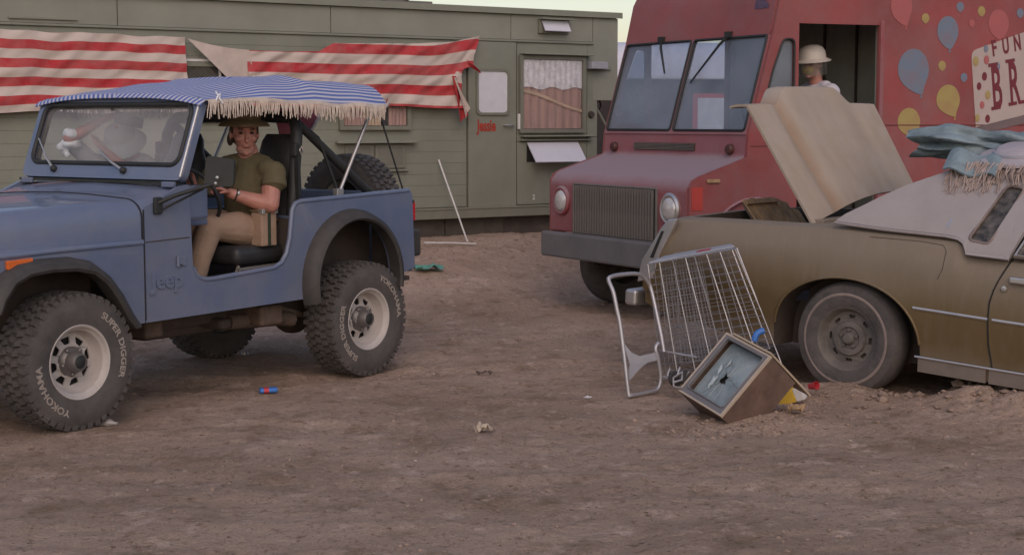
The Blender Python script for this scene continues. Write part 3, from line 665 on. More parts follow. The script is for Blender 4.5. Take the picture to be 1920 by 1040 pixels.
# ------------------------------------------------------------------ white roofed caravan far behind, between trailer and truck
BG = tag(empty('caravan', (2.6, 25.0, 0.0), (0, 0, R(8))), 'white roofed caravan with dark lower side standing behind the trailer', 'caravan')
prof = [(0, 0.45), (0, 2.40), (0.05, 2.72), (0.25, 2.90), (1.0, 2.98), (2.0, 2.9), (2.2, 2.6), (2.2, 0.45)]
MB().add([(-1.7, p[0] + 0.02, p[1]) for p in prof] + [(3.6, p[0] + 0.02, p[1]) for p in prof], [tuple(range(8)), tuple(reversed(range(8, 16)))] + [(i, i + 8, (i + 1) % 8 + 8, (i + 1) % 8) for i in range(8)]).build('body', M_['bgwhite'], BG, smooth=50)
bx('lower_side', mat('maroon_side', (0.03, 0.024, 0.024), 0.7, 0, 0.3, 3), BG, -1.7, 3.6, -0.02, 0.015, 0.45, 2.36, 0.005)
for x0 in (0.2, 1.6):
    wf = bx('window', M_['redp'], BG, x0, x0 + 0.8, -0.05, -0.022, 1.45, 2.15, 0.005)
    bx('pane', M_['palepane'], wf, x0 + 0.08, x0 + 0.72, -0.056, -0.052, 1.52, 2.08)
MB().box(-1.8, 3.7, -0.25, 0.0, 2.37, 2.395).build('awning_rail', M_['white'], BG)
for x0 in (-0.8, 2.4):
    MB().lathe([(0.0, -0.1), (0.32, -0.1), (0.34, -0.06), (0.34, 0.06), (0.32, 0.1), (0, 0.1)], 20, Matrix.Translation((x0, 0.15, 0.36)) @ XZ).build('wheel', M_['cartyre'], BG, smooth=50)
# ------------------------------------------------------------------ red step van
VAN = tag(empty('delivery_van', (0.9041, 14.05263, 0), (0, 0, R(-150))), 'red step van painted with balloons, its sliding door open', 'van')
def SIDE(y):       # sheet drawn in van XZ, placed at y (thickness centred)
    return frame((1, 0, 0), (0, 0, 1), (0, -1, 0), (0, y, 0))
arch = arc_pts(-0.68, 0.52, 0.545, 0, 180, 18)
outer = [(0.0, 0.70), (0.0, 1.17), (-0.03, 1.225), (-0.10, 1.26), (-0.585, 1.41), (-0.60, 1.60), (-0.845, 2.44), (-0.93, 2.80), (-1.02, 2.96), (-6.2, 2.96), (-6.2, 0.50), (-1.30, 0.50), (-1.225, 0.52)] + list(reversed(arch))[1:-1] + [(-0.135, 0.52), (-0.12, 0.62)]
qwin = rpoly([(-0.955, 2.40), (-1.075, 2.40), (-1.075, 1.68), (-0.72, 1.68), (-0.84, 2.12)], 0.05)
door = [(-1.125, 2.535), (-2.03, 2.545), (-2.03, 0.56), (-1.36, 0.56), (-1.125, 0.85)]
for sy in (1, -1):
    vs, fs = sheet(outer, [qwin, door], 0.03)
    sw = MB().add(vs, fs, 0, SIDE(sy * 1.085)).build('side_wall', M_['truck'], VAN)
    vs, fs = sheet(rpoly([(-0.965, 2.39), (-1.065, 2.39), (-1.065, 1.69), (-0.73, 1.69), (-0.85, 2.11)], 0.05), [], 0.006)
    MB().add(vs, fs, 0, SIDE(sy * 1.082)).build('quarter_pane', M_['trglass'], sw)
    MB().tube([(p[0], sy * 1.101, p[1]) for p in qwin], 0.011, 6, closed=True).build('window_gasket', M_['black'], sw, smooth=60)
    MB().box(-6.2, -2.10, sy * 1.1005 - 0.004, sy * 1.1005 + 0.004, 1.672, 1.682).build('panel_seam', mat('seam_dark', (0.13, 0.035, 0.034), 0.7), sw)
    MB().box(-1.12, -0.62, sy * 1.1005 - 0.003, sy * 1.1005 + 0.003, 1.500, 1.507).build('panel_seam', bpy.data.materials['seam_dark'], sw)
    # door jamb and track
    MB().box(-2.075, -2.034, sy * 1.101 - 0.01, sy * 1.101 + 0.012, 0.56, 2.58).build('door_post', M_['truckfr'], sw, bevel=0.004)
    MB().tube([(p[0], sy * 1.10, p[1]) for p in arc_pts(-0.68, 0.52, 0.545, 0, 180, 18)], 0.016, 6).build('wheel_arch_lip', M_['truckfr'], sw, smooth=60)
    bx('sliding_door', M_['truckin'], VAN, -2.95, -2.06, sy * 1.03 - 0.015, sy * 1.03 + 0.015, 0.62, 2.56, 0.004)
    MB().add(*[[(-0.1, sy * 0.62, 0.5), (-0.1, sy * 1.07, 0.5), (-1.27, sy * 1.07, 0.5), (-1.27, sy * 0.62, 0.5), (-0.1, sy * 0.62, 1.10), (-0.1, sy * 1.07, 1.10), (-1.27, sy * 1.07, 1.10), (-1.27, sy * 0.62, 1.10)], [(4, 5, 6, 7), (0, 4, 7, 3), (3, 7, 6, 2)]]).build('wheel_well', M_['under'], VAN)
# roof, floor, bulkheads, rear
MB().box(-6.2, -1.0, -1.07, 1.07, 2.93, 2.962).build('roof', M_['truck'], VAN, bevel=0.01)
MB().box(-6.2, -1.3, -1.065, 1.065, 0.56, 0.62).build('floor', M_['truckin'], VAN)
MB().box(-6.22, -6.19, -1.1, 1.1, 0.5, 2.96).build('rear_wall', M_['truck'], VAN)
MB().box(-2.62, -2.58, -1.0, 1.0, 0.63, 2.92).build('bulkhead', M_['truckin'], VAN)
for i in range(4): MB().box(-2.579, -2.56, -0.7 + i * 0.45, -0.68 + i * 0.45, 0.63, 2.9).build('bulkhead_rib', M_['under'], VAN)
MB().box(-1.25, -0.66, -0.60, 0.60, 0.70, 1.30).build('engine_cover', M_['truckin'], VAN, bevel=0.04)
MB().box(-0.84, -0.66, -1.05, 1.05, 1.30, 1.56).build('dashboard', M_['truckin'], VAN, bevel=0.03)
# hood and nose
hp = rpoly([(0.0, 0.70), (0.015, 1.16), (-0.06, 1.245), (-0.585, 1.405), (-0.60, 1.60), (-0.64, 1.60), (-0.64, 0.70)], [0.01, 0.05, 0.05, 0.04, 0.01, 0.01, 0.01], 4)
MB().prism(hp, -1.069, 1.069, SIDE(0)).build('hood', M_['truckfr'], VAN, smooth=35)
for yy in ():
    MB().box(-0.56, -0.10, yy - 0.012, yy + 0.012, -0.004, 0.008, M=Matrix.Translation((0, 0, 1.2645 - 0.010)) @ Matrix.Identity(4)).build('hood_rib', M_['truckfr'], VAN, M=Matrix.Translation((-0.10, 0, 1.265)) @ Matrix.Rotation(math.atan2(0.16, 0.525), 4, 'Y') @ Matrix.Translation((0.10, 0, -1.258)))
# front face openings: grille and lamps
gr = MB().box(0.002, 0.024, -0.665, 0.665, 0.675, 1.155).build('grille', M_['truckgrey'], VAN, bevel=0.006)
sl = MB().box(-0.008, 0.008, -0.009, 0.009, -0.215, 0.215); slm = None
for i in range(31):
    yy = -0.62 + i * 0.0413
    if slm is None:
        o = sl.build('grille_slat', M_['truckgrey'], gr, bevel=0.003, M=Matrix.Translation((0.036, yy, 0.92))); slm = o.data
    else:
        o = inst(slm, 'grille_slat', gr, Matrix.Translation((0.036, yy, 0.92)))
MB().box(0.022, 0.05, -0.66, 0.66, 0.678, 0.698).build('grille_bar', M_['truckgrey'], gr)
bx('grille_backing', M_['dark'], gr, 0.0245, 0.0255, -0.645, 0.645, 0.70, 1.14)
LX = frame((0, 1, 0), (0, 0, 1), (1, 0, 0))
for sy in (1, -1):
    hl = MB().lathe([(0.135, 0.0), (0.135, 0.02), (0.118, 0.034), (0.10, 0.03), (0.098, 0.012)], 28, Matrix.Translation((0.008, sy * 0.855, 0.985)) @ LX).build('headlight', M_['truckfr'] if sy < 0 else M_['chrome'], VAN, smooth=40)
    MB().lathe([(0.10, 0.015), (0.09, 0.036), (0.06, 0.050), (0.0, 0.056)], 24, Matrix.Translation((0.008, sy * 0.855, 0.985)) @ LX).build('lens', M_['lamp'], hl, smooth=60)
    mk = MB().lathe([(0.045, 0.0), (0.045, 0.03), (0.035, 0.045), (0.0, 0.048)], 16, Matrix.Translation((-0.592, sy * 0.88, 1.475)) @ LX).build('marker_lamp', mat('dark_red_lens', (0.075, 0.03, 0.026), 0.5), VAN, smooth=40)
    fr_ = MB().box(-0.30, -0.17, sy * 1.105 - 0.012, sy * 1.105 + 0.014, 1.205, 1.235).build('side_marker', M_['wicker'], VAN, bevel=0.006)
bx('repaired_patch', M_['truckbright'], VAN, -0.13, -0.02, 1.1005, 1.104, 0.98, 1.17)
MB().box(-0.598, -0.580, -0.56, 0.37, 1.455, 1.52).build('cowl_vent', M_['under'], VAN)
for i in range(5): MB().box(-0.585, -0.572, -0.55, 0.36, 1.460 + i * 0.012, 1.466 + i * 0.012).build('vent_slat', M_['truckgrey'], VAN)
# windscreen wall
wl = math.hypot(0.245, 0.84)
WS = frame((0, 1, 0), (-0.245 / wl, 0, 0.84 / wl), (0.84 / wl, 0, 0.245 / wl), (-0.605, 0, 1.60))
panes = [rrect(-1.045, -0.022, 0.03, wl - 0.015, 0.03), rrect(0.022, 1.045, 0.03, wl - 0.015, 0.03)]
vs, fs = sheet([(-1.069, -0.005), (1.069, -0.005), (1.069, wl + 0.02), (-1.069, wl + 0.02)], panes, 0.03)
wf = MB().add(vs, fs, 0, WS).build('windscreen_frame', M_['truckfr'], VAN)
for pn in panes:
    vs, fs = sheet(pn, [], 0.006)
    MB().add(vs, fs, 0, WS).build('windscreen_pane', M_['trglass'], wf)
    MB().tube([WS @ Vector((p[0], p[1], 0.016)) for p in pn], 0.012, 6, closed=True).build('gasket', M_['black'], wf, smooth=60)
pr = rpoly([(-0.83, 2.435), (-0.915, 2.80), (-1.02, 2.945), (-1.08, 2.945), (-1.08, 2.435)], [0.0, 0.12, 0.08, 0, 0], 4)
MB().prism(pr, -1.069, 1.069, SIDE(0)).build('brow_panel', M_['truck'], VAN, smooth=30)
for (a, b) in (((0.53, 0.87), (0.13, 0.46)), ((-0.47, 0.87), (-0.30, 0.56))):
    P = [WS @ Vector((a[0], a[1] + 0.01, 0.03)), WS @ Vector((a[0] * 0.8 + b[0] * 0.2, a[1] * 0.8 + b[1] * 0.2, 0.05)), WS @ Vector((b[0], b[1], 0.03))]
    wp = MB().tube(P, [0.016, 0.012, 0.008], 6).build('wiper', M_['black'], VAN, smooth=60)
    MB().box(-0.03, 0.03, -0.03, 0.03, -0.02, 0.03).build('wiper_motor', M_['black'], wp, M=Matrix.Translation(P[0]))
# bumper, axle, wheels
MB().box(0.03, 0.15, -1.02, 1.10, 0.472, 0.70).build('bumper', M_['bumper'], VAN, bevel=0.02)
MB().box(0.0, 0.04, -0.75, 0.75, 0.58, 0.69).build('valance', M_['under'], VAN)
MB().box(-6.0, -0.05, -0.5, -0.4, 0.42, 0.55).box(-6.0, -0.05, 0.4, 0.5, 0.42, 0.55).build('chassis', M_['under'], VAN)
MB().tube([(-0.68, -0.9, 0.38), (-0.68, 0.9, 0.38)], 0.05, 8).build('front_axle', M_['under'], VAN)
WH = frame((-1, 0, 0), (0, 0, 1), (0, 1, 0))         # wheel drawing plane seen from the left side
vt = MB().lathe([(0.20, -0.10), (0.21, -0.115), (0.30, -0.125), (0.37, -0.11), (0.395, -0.08), (0.395, 0.08), (0.37, 0.11), (0.30, 0.125), (0.21, 0.115), (0.20, 0.10)], 36)
vr = MB().lathe([(0.20, -0.09), (0.205, 0.10), (0.215, 0.11), (0.19, 0.10), (0.18, 0.03), (0.10, 0.045), (0.09, 0.08), (0.0, 0.085)], 28)
tm = rm = None
for (x_, sy) in ((-0.68, 1), (-0.68, -1), (-4.6, 1), (-4.6, -1)):
    Mw = Matrix.Translation((x_, sy * 0.94, 0.385)) @ (WH if sy > 0 else Matrix.Rotation(math.pi, 4, 'Z') @ WH)
    if tm is None:
        o = vr.build('wheel', M_['steelrim'], VAN, smooth=40, M=Mw); rm = o.data
        q = vt.build('tyre', M_['cartyre'], o, smooth=40); tm = q.data
    else:
        o = inst(rm, 'wheel', VAN, Mw); q = inst(tm, 'tyre', o)

# painted balloons and sign on the side
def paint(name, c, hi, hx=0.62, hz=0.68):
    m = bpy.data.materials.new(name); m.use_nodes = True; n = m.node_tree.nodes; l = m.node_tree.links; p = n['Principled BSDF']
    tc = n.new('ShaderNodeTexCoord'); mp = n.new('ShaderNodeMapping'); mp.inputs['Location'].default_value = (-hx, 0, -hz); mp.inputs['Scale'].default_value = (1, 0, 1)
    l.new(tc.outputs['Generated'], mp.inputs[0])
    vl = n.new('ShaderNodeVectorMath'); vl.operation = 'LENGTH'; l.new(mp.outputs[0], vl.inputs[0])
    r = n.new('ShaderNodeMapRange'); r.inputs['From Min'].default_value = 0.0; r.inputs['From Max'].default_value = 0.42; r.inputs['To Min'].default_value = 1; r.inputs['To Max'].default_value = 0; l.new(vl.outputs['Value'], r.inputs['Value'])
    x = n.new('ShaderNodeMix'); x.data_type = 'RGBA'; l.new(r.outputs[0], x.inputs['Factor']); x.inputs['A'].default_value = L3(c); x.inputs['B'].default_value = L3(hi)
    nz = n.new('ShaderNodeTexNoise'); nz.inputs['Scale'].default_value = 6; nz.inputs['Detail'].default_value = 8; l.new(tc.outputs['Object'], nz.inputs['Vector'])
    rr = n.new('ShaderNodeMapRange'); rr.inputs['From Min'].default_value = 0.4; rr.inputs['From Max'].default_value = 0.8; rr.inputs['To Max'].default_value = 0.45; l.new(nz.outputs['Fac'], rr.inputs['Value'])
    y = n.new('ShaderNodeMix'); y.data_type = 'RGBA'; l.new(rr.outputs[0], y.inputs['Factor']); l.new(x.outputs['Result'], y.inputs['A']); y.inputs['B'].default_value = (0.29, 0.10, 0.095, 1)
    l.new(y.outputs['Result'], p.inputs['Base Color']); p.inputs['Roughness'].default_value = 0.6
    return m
PB = paint('balloon_blue', (0.145, 0.19, 0.255), (0.34, 0.36, 0.39)); PY = paint('balloon_yellow', (0.36, 0.275, 0.095), (0.42, 0.35, 0.19)); PP = paint('balloon_pink', (0.38, 0.10, 0.10), (0.46, 0.20, 0.21))
def balloon(x, z, rx, rz, m, tail=0.35, tx=0.0):
    pl = []
    for i in range(28):
        q = 2 * math.pi * i / 28; px, pz = rx * math.cos(q), rz * math.sin(q)
        if pz < 0: 
            k = 1 - 0.35 * (pz / rz) ** 2; px = px * k + tx * (pz / rz) ** 4
            pz *= 1 + tail * 0.3
        pl.append((-px, pz))      # mirrored: viewer's right is -x
    b = MB().prism(pl, -0.0012, 0.0012)
    if tail: 
        b.prism([(-tx + 0.012 * -1, -rz * (1 + tail * 0.3) - 0.028), (-tx + 0.012, -rz * (1 + tail * 0.3) - 0.028), (-tx + 0.004, -rz * (1 + tail * 0.3) + 0.004), (-tx - 0.004, -rz * (1 + tail * 0.3) + 0.004)], -0.0012, 0.0012)
    b.build('balloon_print', m, VAN, M=Matrix.Translation((x, 1.1025, z)) @ XZ)
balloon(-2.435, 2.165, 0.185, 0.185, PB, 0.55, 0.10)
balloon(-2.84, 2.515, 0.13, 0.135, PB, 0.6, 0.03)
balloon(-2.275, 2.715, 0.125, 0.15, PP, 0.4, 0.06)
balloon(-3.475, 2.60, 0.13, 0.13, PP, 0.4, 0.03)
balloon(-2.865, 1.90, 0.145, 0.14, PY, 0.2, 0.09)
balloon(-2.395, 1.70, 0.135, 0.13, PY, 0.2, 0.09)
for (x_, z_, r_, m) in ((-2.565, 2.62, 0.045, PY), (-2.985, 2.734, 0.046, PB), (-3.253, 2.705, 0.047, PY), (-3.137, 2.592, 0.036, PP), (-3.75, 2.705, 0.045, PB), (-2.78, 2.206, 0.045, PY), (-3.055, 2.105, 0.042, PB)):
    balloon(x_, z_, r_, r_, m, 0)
SIGN = mat('sign_cream', (0.46, 0.39, 0.36), 0.7, 0, 0.10, 5, dust=(0.30, 0.14, 0.13), damt=0.2)
sp = rpoly([(-3.135, 2.345), (-3.83, 2.54), (-4.70, 2.72), (-4.80, 1.92), (-3.86, 1.735), (-3.225, 1.625)], [0.07, 0.02, 0.06, 0.06, 0.02, 0.03])
sg = MB().prism([(p[0], p[1]) for p in sp], -0.0012, 0.0012, SIDE(1.1028)).build('sign_print', SIGN, VAN)
MB().prism([(-3.225, 1.66), (-3.86, 1.775), (-4.79, 1.96), (-4.80, 1.885), (-3.87, 1.70), (-3.235, 1.585)], -0.001, 0.001, SIDE(1.1052)).build('sign_shadow_print', mat('sign_grey_edge', (0.16, 0.12, 0.12), 0.8), sg)
TX = frame((-1, 0, 0), (0, 0, 1), (0, 1, 0))
INK = mat('sign_maroon', (0.16, 0.028, 0.04), 0.8, 0, 0.2, 12)
def lettering(t, x, z, size, sx, bold, rot, m, serif=()):
    vs, fs = text_geo(t, size, 0.002, sx, bold)
    b = MB().add(vs, fs)
    for (a, c, d, e) in serif: MB().prism([(a, c), (d, c), (d, e), (a, e)], 0.0012, 0.0016).build('serif', m, sg, M=Matrix.Translation((x, 1.1060, z)) @ TX @ Matrix.Rotation(rot, 4, 'Z'))
    b.build('lettering', m, sg, M=Matrix.Translation((x, 1.1060, z)) @ TX @ Matrix.Rotation(rot, 4, 'Z'))
lettering('F', -3.405, 2.305, 0.20, 0.68, 0.006, R(11), INK); lettering('U', -3.54, 2.330, 0.20, 0.62, 0.006, R(11), INK); lettering('N', -3.685, 2.358, 0.20, 0.62, 0.006, R(11), INK)
lettering('B', -3.43, 1.825, 0.56, 0.42, 0.010, R(8), INK, ((-0.02, -0.012, 0.10, 0.020), (-0.02, 0.385, 0.10, 0.417)))
lettering('R', -3.65, 1.865, 0.56, 0.42, 0.010, R(8), INK, ((-0.02, -0.012, 0.09, 0.020), (-0.02, 0.385, 0.10, 0.417), (0.12, -0.012, 0.20, 0.020)))
for (x_, z_, r_, c) in ((-3.195, 2.255, 0.045, PY), (-3.33, 2.27, 0.042, PP), (-3.31, 2.12, 0.04, INK), (-3.245, 2.03, 0.036, INK), (-3.36, 1.95, 0.042, PY), (-3.29, 1.86, 0.036, PP), (-3.365, 1.735, 0.038, INK), (-3.235, 1.74, 0.036, PY), (-3.47, 2.21, 0.045, PB), (-3.32, 2.37, 0.035, PB)):
    MB().prism([(r_ * 0.8 * math.cos(i * 0.5236), r_ * math.sin(i * 0.5236)) for i in range(12)], -0.001, 0.001).build('dot_print', c, sg, M=Matrix.Translation((x_, 1.1058, z_)) @ TX)
# worn blue emblem above the windscreen
BR = frame((0, 1, 0), (-0.2268, 0, 0.9739), (0.9739, 0, 0.2268), (-0.8825, 0.80, 2.66))
MB().prism([(0.0, 0.0), (0.0, 0.07), (0.045, 0.13), (0.075, 0.085), (0.105, 0.13), (0.15, 0.055), (0.19, 0.03), (0.19, 0.0)], 0.002, 0.0045, BR).build('emblem_print', mat('blue_ink', (0.10, 0.065, 0.11), 0.8, 0, 0.4, 30), VAN)
# ------------------------------------------------------------------ gold coupe sunk in the dirt
CAR = tag(empty('parked_car', CARO, (0, R(3.5), R(-40))), 'dusty gold two door car with white vinyl roof and raised trunk lid', 'car')
def carve(o, cutters):
    for mb in cutters:
        c = mb.build('tmp', M_['under'], o.parent)
        q = o.modifiers.new('b', 'BOOLEAN'); q.operation = 'DIFFERENCE'; q.object = c; q.solver = 'EXACT'
        try: q.material_mode = 'TRANSFER'
        except Exception: pass
        dg = bpy.context.evaluated_depsgraph_get()
        me = bpy.data.meshes.new_from_object(o.evaluated_get(dg))
        o.modifiers.clear(); o.data = me
        bpy.data.objects.remove(c)
def gold_paint():
    m = mat('car_gold_side', (0.135, 0.090, 0.036), 0.40, 0.2, 0.12, 2.5, spec=0.4)
    n = m.node_tree.nodes; l = m.node_tree.links; p = n['Principled BSDF']
    src = p.inputs['Base Color'].links[0].from_socket
    tc = n.new('ShaderNodeTexCoord'); sx = n.new('ShaderNodeSeparateXYZ'); l.new(tc.outputs['Object'], sx.inputs[0])
    nz = n.new('ShaderNodeTexNoise'); nz.inputs['Scale'].default_value = 3.5; nz.inputs['Detail'].default_value = 8; l.new(tc.outputs['Object'], nz.inputs['Vector'])
    a = n.new('ShaderNodeMath'); a.operation = 'MULTIPLY_ADD'; a.inputs[1].default_value = 0.22; l.new(nz.outputs['Fac'], a.inputs[0]); l.new(sx.outputs['Z'], a.inputs[2])
    up = n.new('ShaderNodeMapRange'); up.inputs['From Min'].default_value = 0.36; up.inputs['From Max'].default_value = 0.66; up.inputs['To Min'].default_value = 0.10; up.inputs['To Max'].default_value = 0.72; l.new(a.outputs[0], up.inputs['Value'])
    lo = n.new('ShaderNodeMapRange'); lo.inputs['From Min'].default_value = 0.02; lo.inputs['From Max'].default_value = 0.20; lo.inputs['To Min'].default_value = 0.5; lo.inputs['To Max'].default_value = 0.0; l.new(a.outputs[0], lo.inputs['Value'])
    mp = n.new('ShaderNodeMapping'); mp.inputs['Scale'].default_value = (30, 30, 2.2); l.new(tc.outputs['Object'], mp.inputs[0])
    dr = n.new('ShaderNodeTexNoise'); dr.inputs['Scale'].default_value = 1.0; dr.inputs['Detail'].default_value = 5; l.new(mp.outputs[0], dr.inputs['Vector'])
    dm = n.new('ShaderNodeMapRange'); dm.inputs['From Min'].default_value = 0.5; dm.inputs['From Max'].default_value = 0.8; dm.inputs['To Max'].default_value = 0.14; l.new(dr.outputs['Fac'], dm.inputs['Value'])
    mx = n.new('ShaderNodeMath'); mx.operation = 'MAXIMUM'; l.new(up.outputs[0], mx.inputs[0]); l.new(lo.outputs[0], mx.inputs[1])
    ad = n.new('ShaderNodeMath'); ad.operation = 'ADD'; ad.use_clamp = True; l.new(mx.outputs[0], ad.inputs[0]); l.new(dm.outputs[0], ad.inputs[1])
    x = n.new('ShaderNodeMix'); x.data_type = 'RGBA'; l.new(ad.outputs[0], x.inputs['Factor']); l.new(src, x.inputs['A']); x.inputs['B'].default_value = (0.275, 0.228, 0.185, 1)
    l.new(x.outputs['Result'], p.inputs['Base Color'])
    r = n.new('ShaderNodeMapRange'); l.new(ad.outputs[0], r.inputs['Value']); r.inputs['To Min'].default_value = 0.36; r.inputs['To Max'].default_value = 0.85; l.new(r.outputs[0], p.inputs['Roughness'])
    return m
M_['goldside'] = gold_paint()
def half(wd, s_, b):
    return [(0.86 * wd, b), (0.945 * wd, b + 0.012), (0.957 * wd, b + 0.10), (0.984 * wd, 0.10), (0.998 * wd, 0.20), (1.0 * wd, 0.255), (0.992 * wd, 0.36), (0.972 * wd, 0.48), (0.945 * wd, s_ - 0.07), (0.918 * wd, s_ - 0.016), (0.875 * wd, s_)]
def car_y(z, wd=1.0, s_=0.67, b=-0.14):
    h = half(wd, s_, b)
    for (p, q) in zip(h[1:-1], h[2:]):
        if z <= q[1]: return p[0] + (q[0] - p[0]) * max(0, (z - p[1])) / max(1e-6, q[1] - p[1])
    return h[-1][0]
stn = [(-1.42, 0.955, 0.605, 0.00), (-1.36, 0.97, 0.612, -0.04), (-1.1, 0.985, 0.630, -0.09), (-0.75, 0.995, 0.648, -0.13), (-0.2, 1.0, 0.674, -0.14), (0.3, 1.0, 0.684, -0.14), (0.66, 1.0, 0.684, -0.14), (0.715, 1.0, 0.655, -0.14), (0.74, 1.0, 0.606, -0.14), (1.0, 1.0, 0.602, -0.14), (2.2, 0.995, 0.60, -0.14), (3.0, 0.985, 0.585, -0.13), (3.7, 0.96, 0.56, -0.06), (3.98, 0.90, 0.52, 0.0)]
rings = []
for i, (x, wd, s_, b) in enumerate(stn):
    h = half(wd, s_, b); ring = []
    for sy, seq in ((-1, h), (1, list(reversed(h)))):
        for (y, z) in seq:
            dx = 0
            if i <= 1: dx = -0.20 * (1 - sstep(0.25, 0.61, z)) * (1 - i * 0.5) - 0.0
            ring.append((x + 0.05 * (i == 0) + dx, sy * y, z))
        if sy == -1: ring.append((x + 0.05 * (i == 0), 0, s_ + 0.02))
    rings.append(ring)
cb = MB().loft(rings).build('body', M_['goldside'], CAR)
def cyl(x, y0, y1, z, r, n=40, sq=1.0):
    return MB().tube([(x, y0, z), (x, y1, z)], r, n)
cut = []
for wx in (0.0, 2.95):
    for (y0, y1) in ((-1.2, -0.70), (1.2, 0.70)):
        mb = MB(); pl = [(wx + 0.505 * math.cos(R(a)) * (1 if math.cos(R(a)) > 0 else 1.02), -0.03 + 0.405 * math.sin(R(a)) ** 0.85) for a in [i * 6 for i in range(31)]]
        pl = pl + [(wx - 0.53, -0.4), (wx + 0.53, -0.4)]
        vs = [(p[0], y0, p[1]) for p in pl] + [(p[0], y1, p[1]) for p in pl]; n_ = len(pl)
        mb.add(vs, [tuple(range(n_)), tuple(reversed(range(n_, 2 * n_)))] + [(i, n_ + i, n_ + (i + 1) % n_, (i + 1) % n_) for i in range(n_)])
        cut.append(mb)
cut.append(MB().box(-1.30, -0.42, -0.78, 0.78, 0.15, 0.9))
carve(cb, cut)
cb.data.shade_smooth(); cb.data.set_sharp_from_angle(angle=R(32))
# wheel arch lips
for wx in (0.0, 2.95):
    pts = [(wx + 0.505 * math.cos(R(a)), -0.03 + 0.405 * math.sin(R(a)) ** 0.85) for a in [i * 6 for i in range(1, 30)]]
    for sy in (-1, 1):
        MB().tube([(p[0], sy * (car_y(p[1]) + 0.002), p[1]) for p in pts], 0.009, 7).build('wheel_arch_lip', M_['goldside'], CAR, smooth=60)
# mouldings, seams, rocker
for sy in (-1, 1):
    MB().tube([(0.455, sy * 1.003, 0.252), (0.90, sy * 1.004, 0.248), (0.928, sy * 1.004, 0.248)], 0.008, 6, flat=1.2).build('side_moulding', M_['chrome'], CAR)
    MB().tube([(0.955, sy * 1.004, 0.248), (2.2, sy * 1.0, 0.24)], 0.008, 6, flat=1.2).build('side_moulding', M_['chrome'], CAR)
    rk_ = MB().loft([[(x, sy * 0.958, -0.045), (x, sy * 0.972, -0.05), (x, sy * 0.965, -0.135), (x, sy * 0.945, -0.135)] for x in (0.50 + 0.0, 0.93)]).build('rocker_panel', mat('rocker_grey', (0.17, 0.145, 0.125), 0.55, 0.3, 0.15, 5, dust=DUST, damt=0.3), CAR)
    MB().loft([[(x, sy * 0.958, -0.045), (x, sy * 0.972, -0.05), (x, sy * 0.965, -0.135), (x, sy * 0.945, -0.135)] for x in (0.95, 2.40)]).build('rocker_panel', bpy.data.materials['rocker_grey'], CAR)
    MB().tube([(0.48, sy * 0.976, -0.044), (2.4, sy * 0.974, -0.044)], 0.007, 6).build('rocker_trim', M_['chrome'], CAR)
    sm = [(1.005, 0.60), (0.975, 0.52), (0.940, 0.42), (0.925, 0.34), (0.928, 0.24), (0.937, 0.10), (0.955, 0.0), (0.975, -0.13)]
    smd = [Vector(q).lerp(Vector(r_), k / 6) for q, r_ in zip(sm[:-1], sm[1:]) for k in range(6)]
    MB().tube([(p[0], sy * (car_y(p[1], 1, 0.605) + 0.0015), p[1]) for p in smd], 0.0050, 5).build('door_seam', M_['dark'], CAR)
    fs_ = [(0.10, 0.640), (0.45, 0.648), (0.585, 0.640), (0.612, 0.61), (0.606, 0.50), (0.585, 0.44)]
    MB().tube([(p[0], sy * (car_y(p[1], 1, 0.684) + 0.0005), p[1]) for p in fs_], 0.0022, 5).build('panel_crease', M_['under'], CAR)
    dh = MB().box(1.035, 1.20, sy * 0.985 - 0.02, sy * 0.985 + 0.02, 0.475, 0.512).build('door_handle', M_['chrome'], CAR, bevel=0.008)
    MB().lathe([(0.0, 0.012), (0.016, 0.010), (0.018, 0.0)], 14, Matrix.Translation((1.005, sy * 0.986, 0.438)) @ (frame((1, 0, 0), (0, 0, 1), (0, -1, 0)) if sy < 0 else frame((1, 0, 0), (0, 0, -1), (0, 1, 0)))).build('door_lock', M_['chrome'], CAR, smooth=40)
    # tail: chrome bezel with dark lens slot
    tb = [(-1.375, 0.602), (-1.300, 0.612), (-1.425, 0.36), (-1.475, 0.19), (-1.60, 0.15), (-1.575, 0.30), (-1.50, 0.42), (-1.43, 0.54)]
    vs = [(p[0], sy * 0.93, p[1]) for p in tb] + [(p[0] + 0.005, sy * 0.978, p[1]) for p in tb]; n_ = len(tb)
    tl = MB().add(vs, [tuple(range(n_)), tuple(reversed(range(n_, 2 * n_)))] + [(i, n_ + i, n_ + (i + 1) % n_, (i + 1) % n_) for i in range(n_)]).build('tail_bezel', M_['chrome'], CAR, bevel=0.008)
    lens = [(-1.418, 0.52), (-1.40, 0.52), (-1.475, 0.33), (-1.50, 0.33)]
    vs = [(p[0], sy * 0.94, p[1]) for p in lens] + [(p[0] + 0.004, sy * 0.985, p[1]) for p in lens]
    MB().add(vs, [(0, 1, 2, 3), (7, 6, 5, 4)] + [(i, 4 + i, 4 + (i + 1) % 4, (i + 1) % 4) for i in range(4)]).build('tail_lens', M_['dark'], tl)
MB().box(-1.70, -1.60, -0.97, 0.97, -0.02, 0.09).build('rear_bumper', M_['chrome'], CAR, bevel=0.02)
MB().box(-1.61, -1.40, -0.5, -0.42, 0.0, 0.08).box(-1.61, -1.40, 0.42, 0.5, 0.0, 0.08).build('bumper_bracket', M_['under'], CAR)
MB().box(3.98, 4.10, -0.95, 0.95, 0.02, 0.18).build('front_bumper', M_['chrome'], CAR, bevel=0.02)
MB().box(3.955, 3.995, -0.6, 0.6, 0.2, 0.46).build('grille', M_['chrome'], CAR, bevel=0.01)
for sy in (-1, 1):
    hl_ = MB().box(3.93, 3.985, sy * 0.72 - 0.1, sy * 0.72 + 0.1, 0.24, 0.44).build('headlight', M_['lamp'], CAR, bevel=0.03)
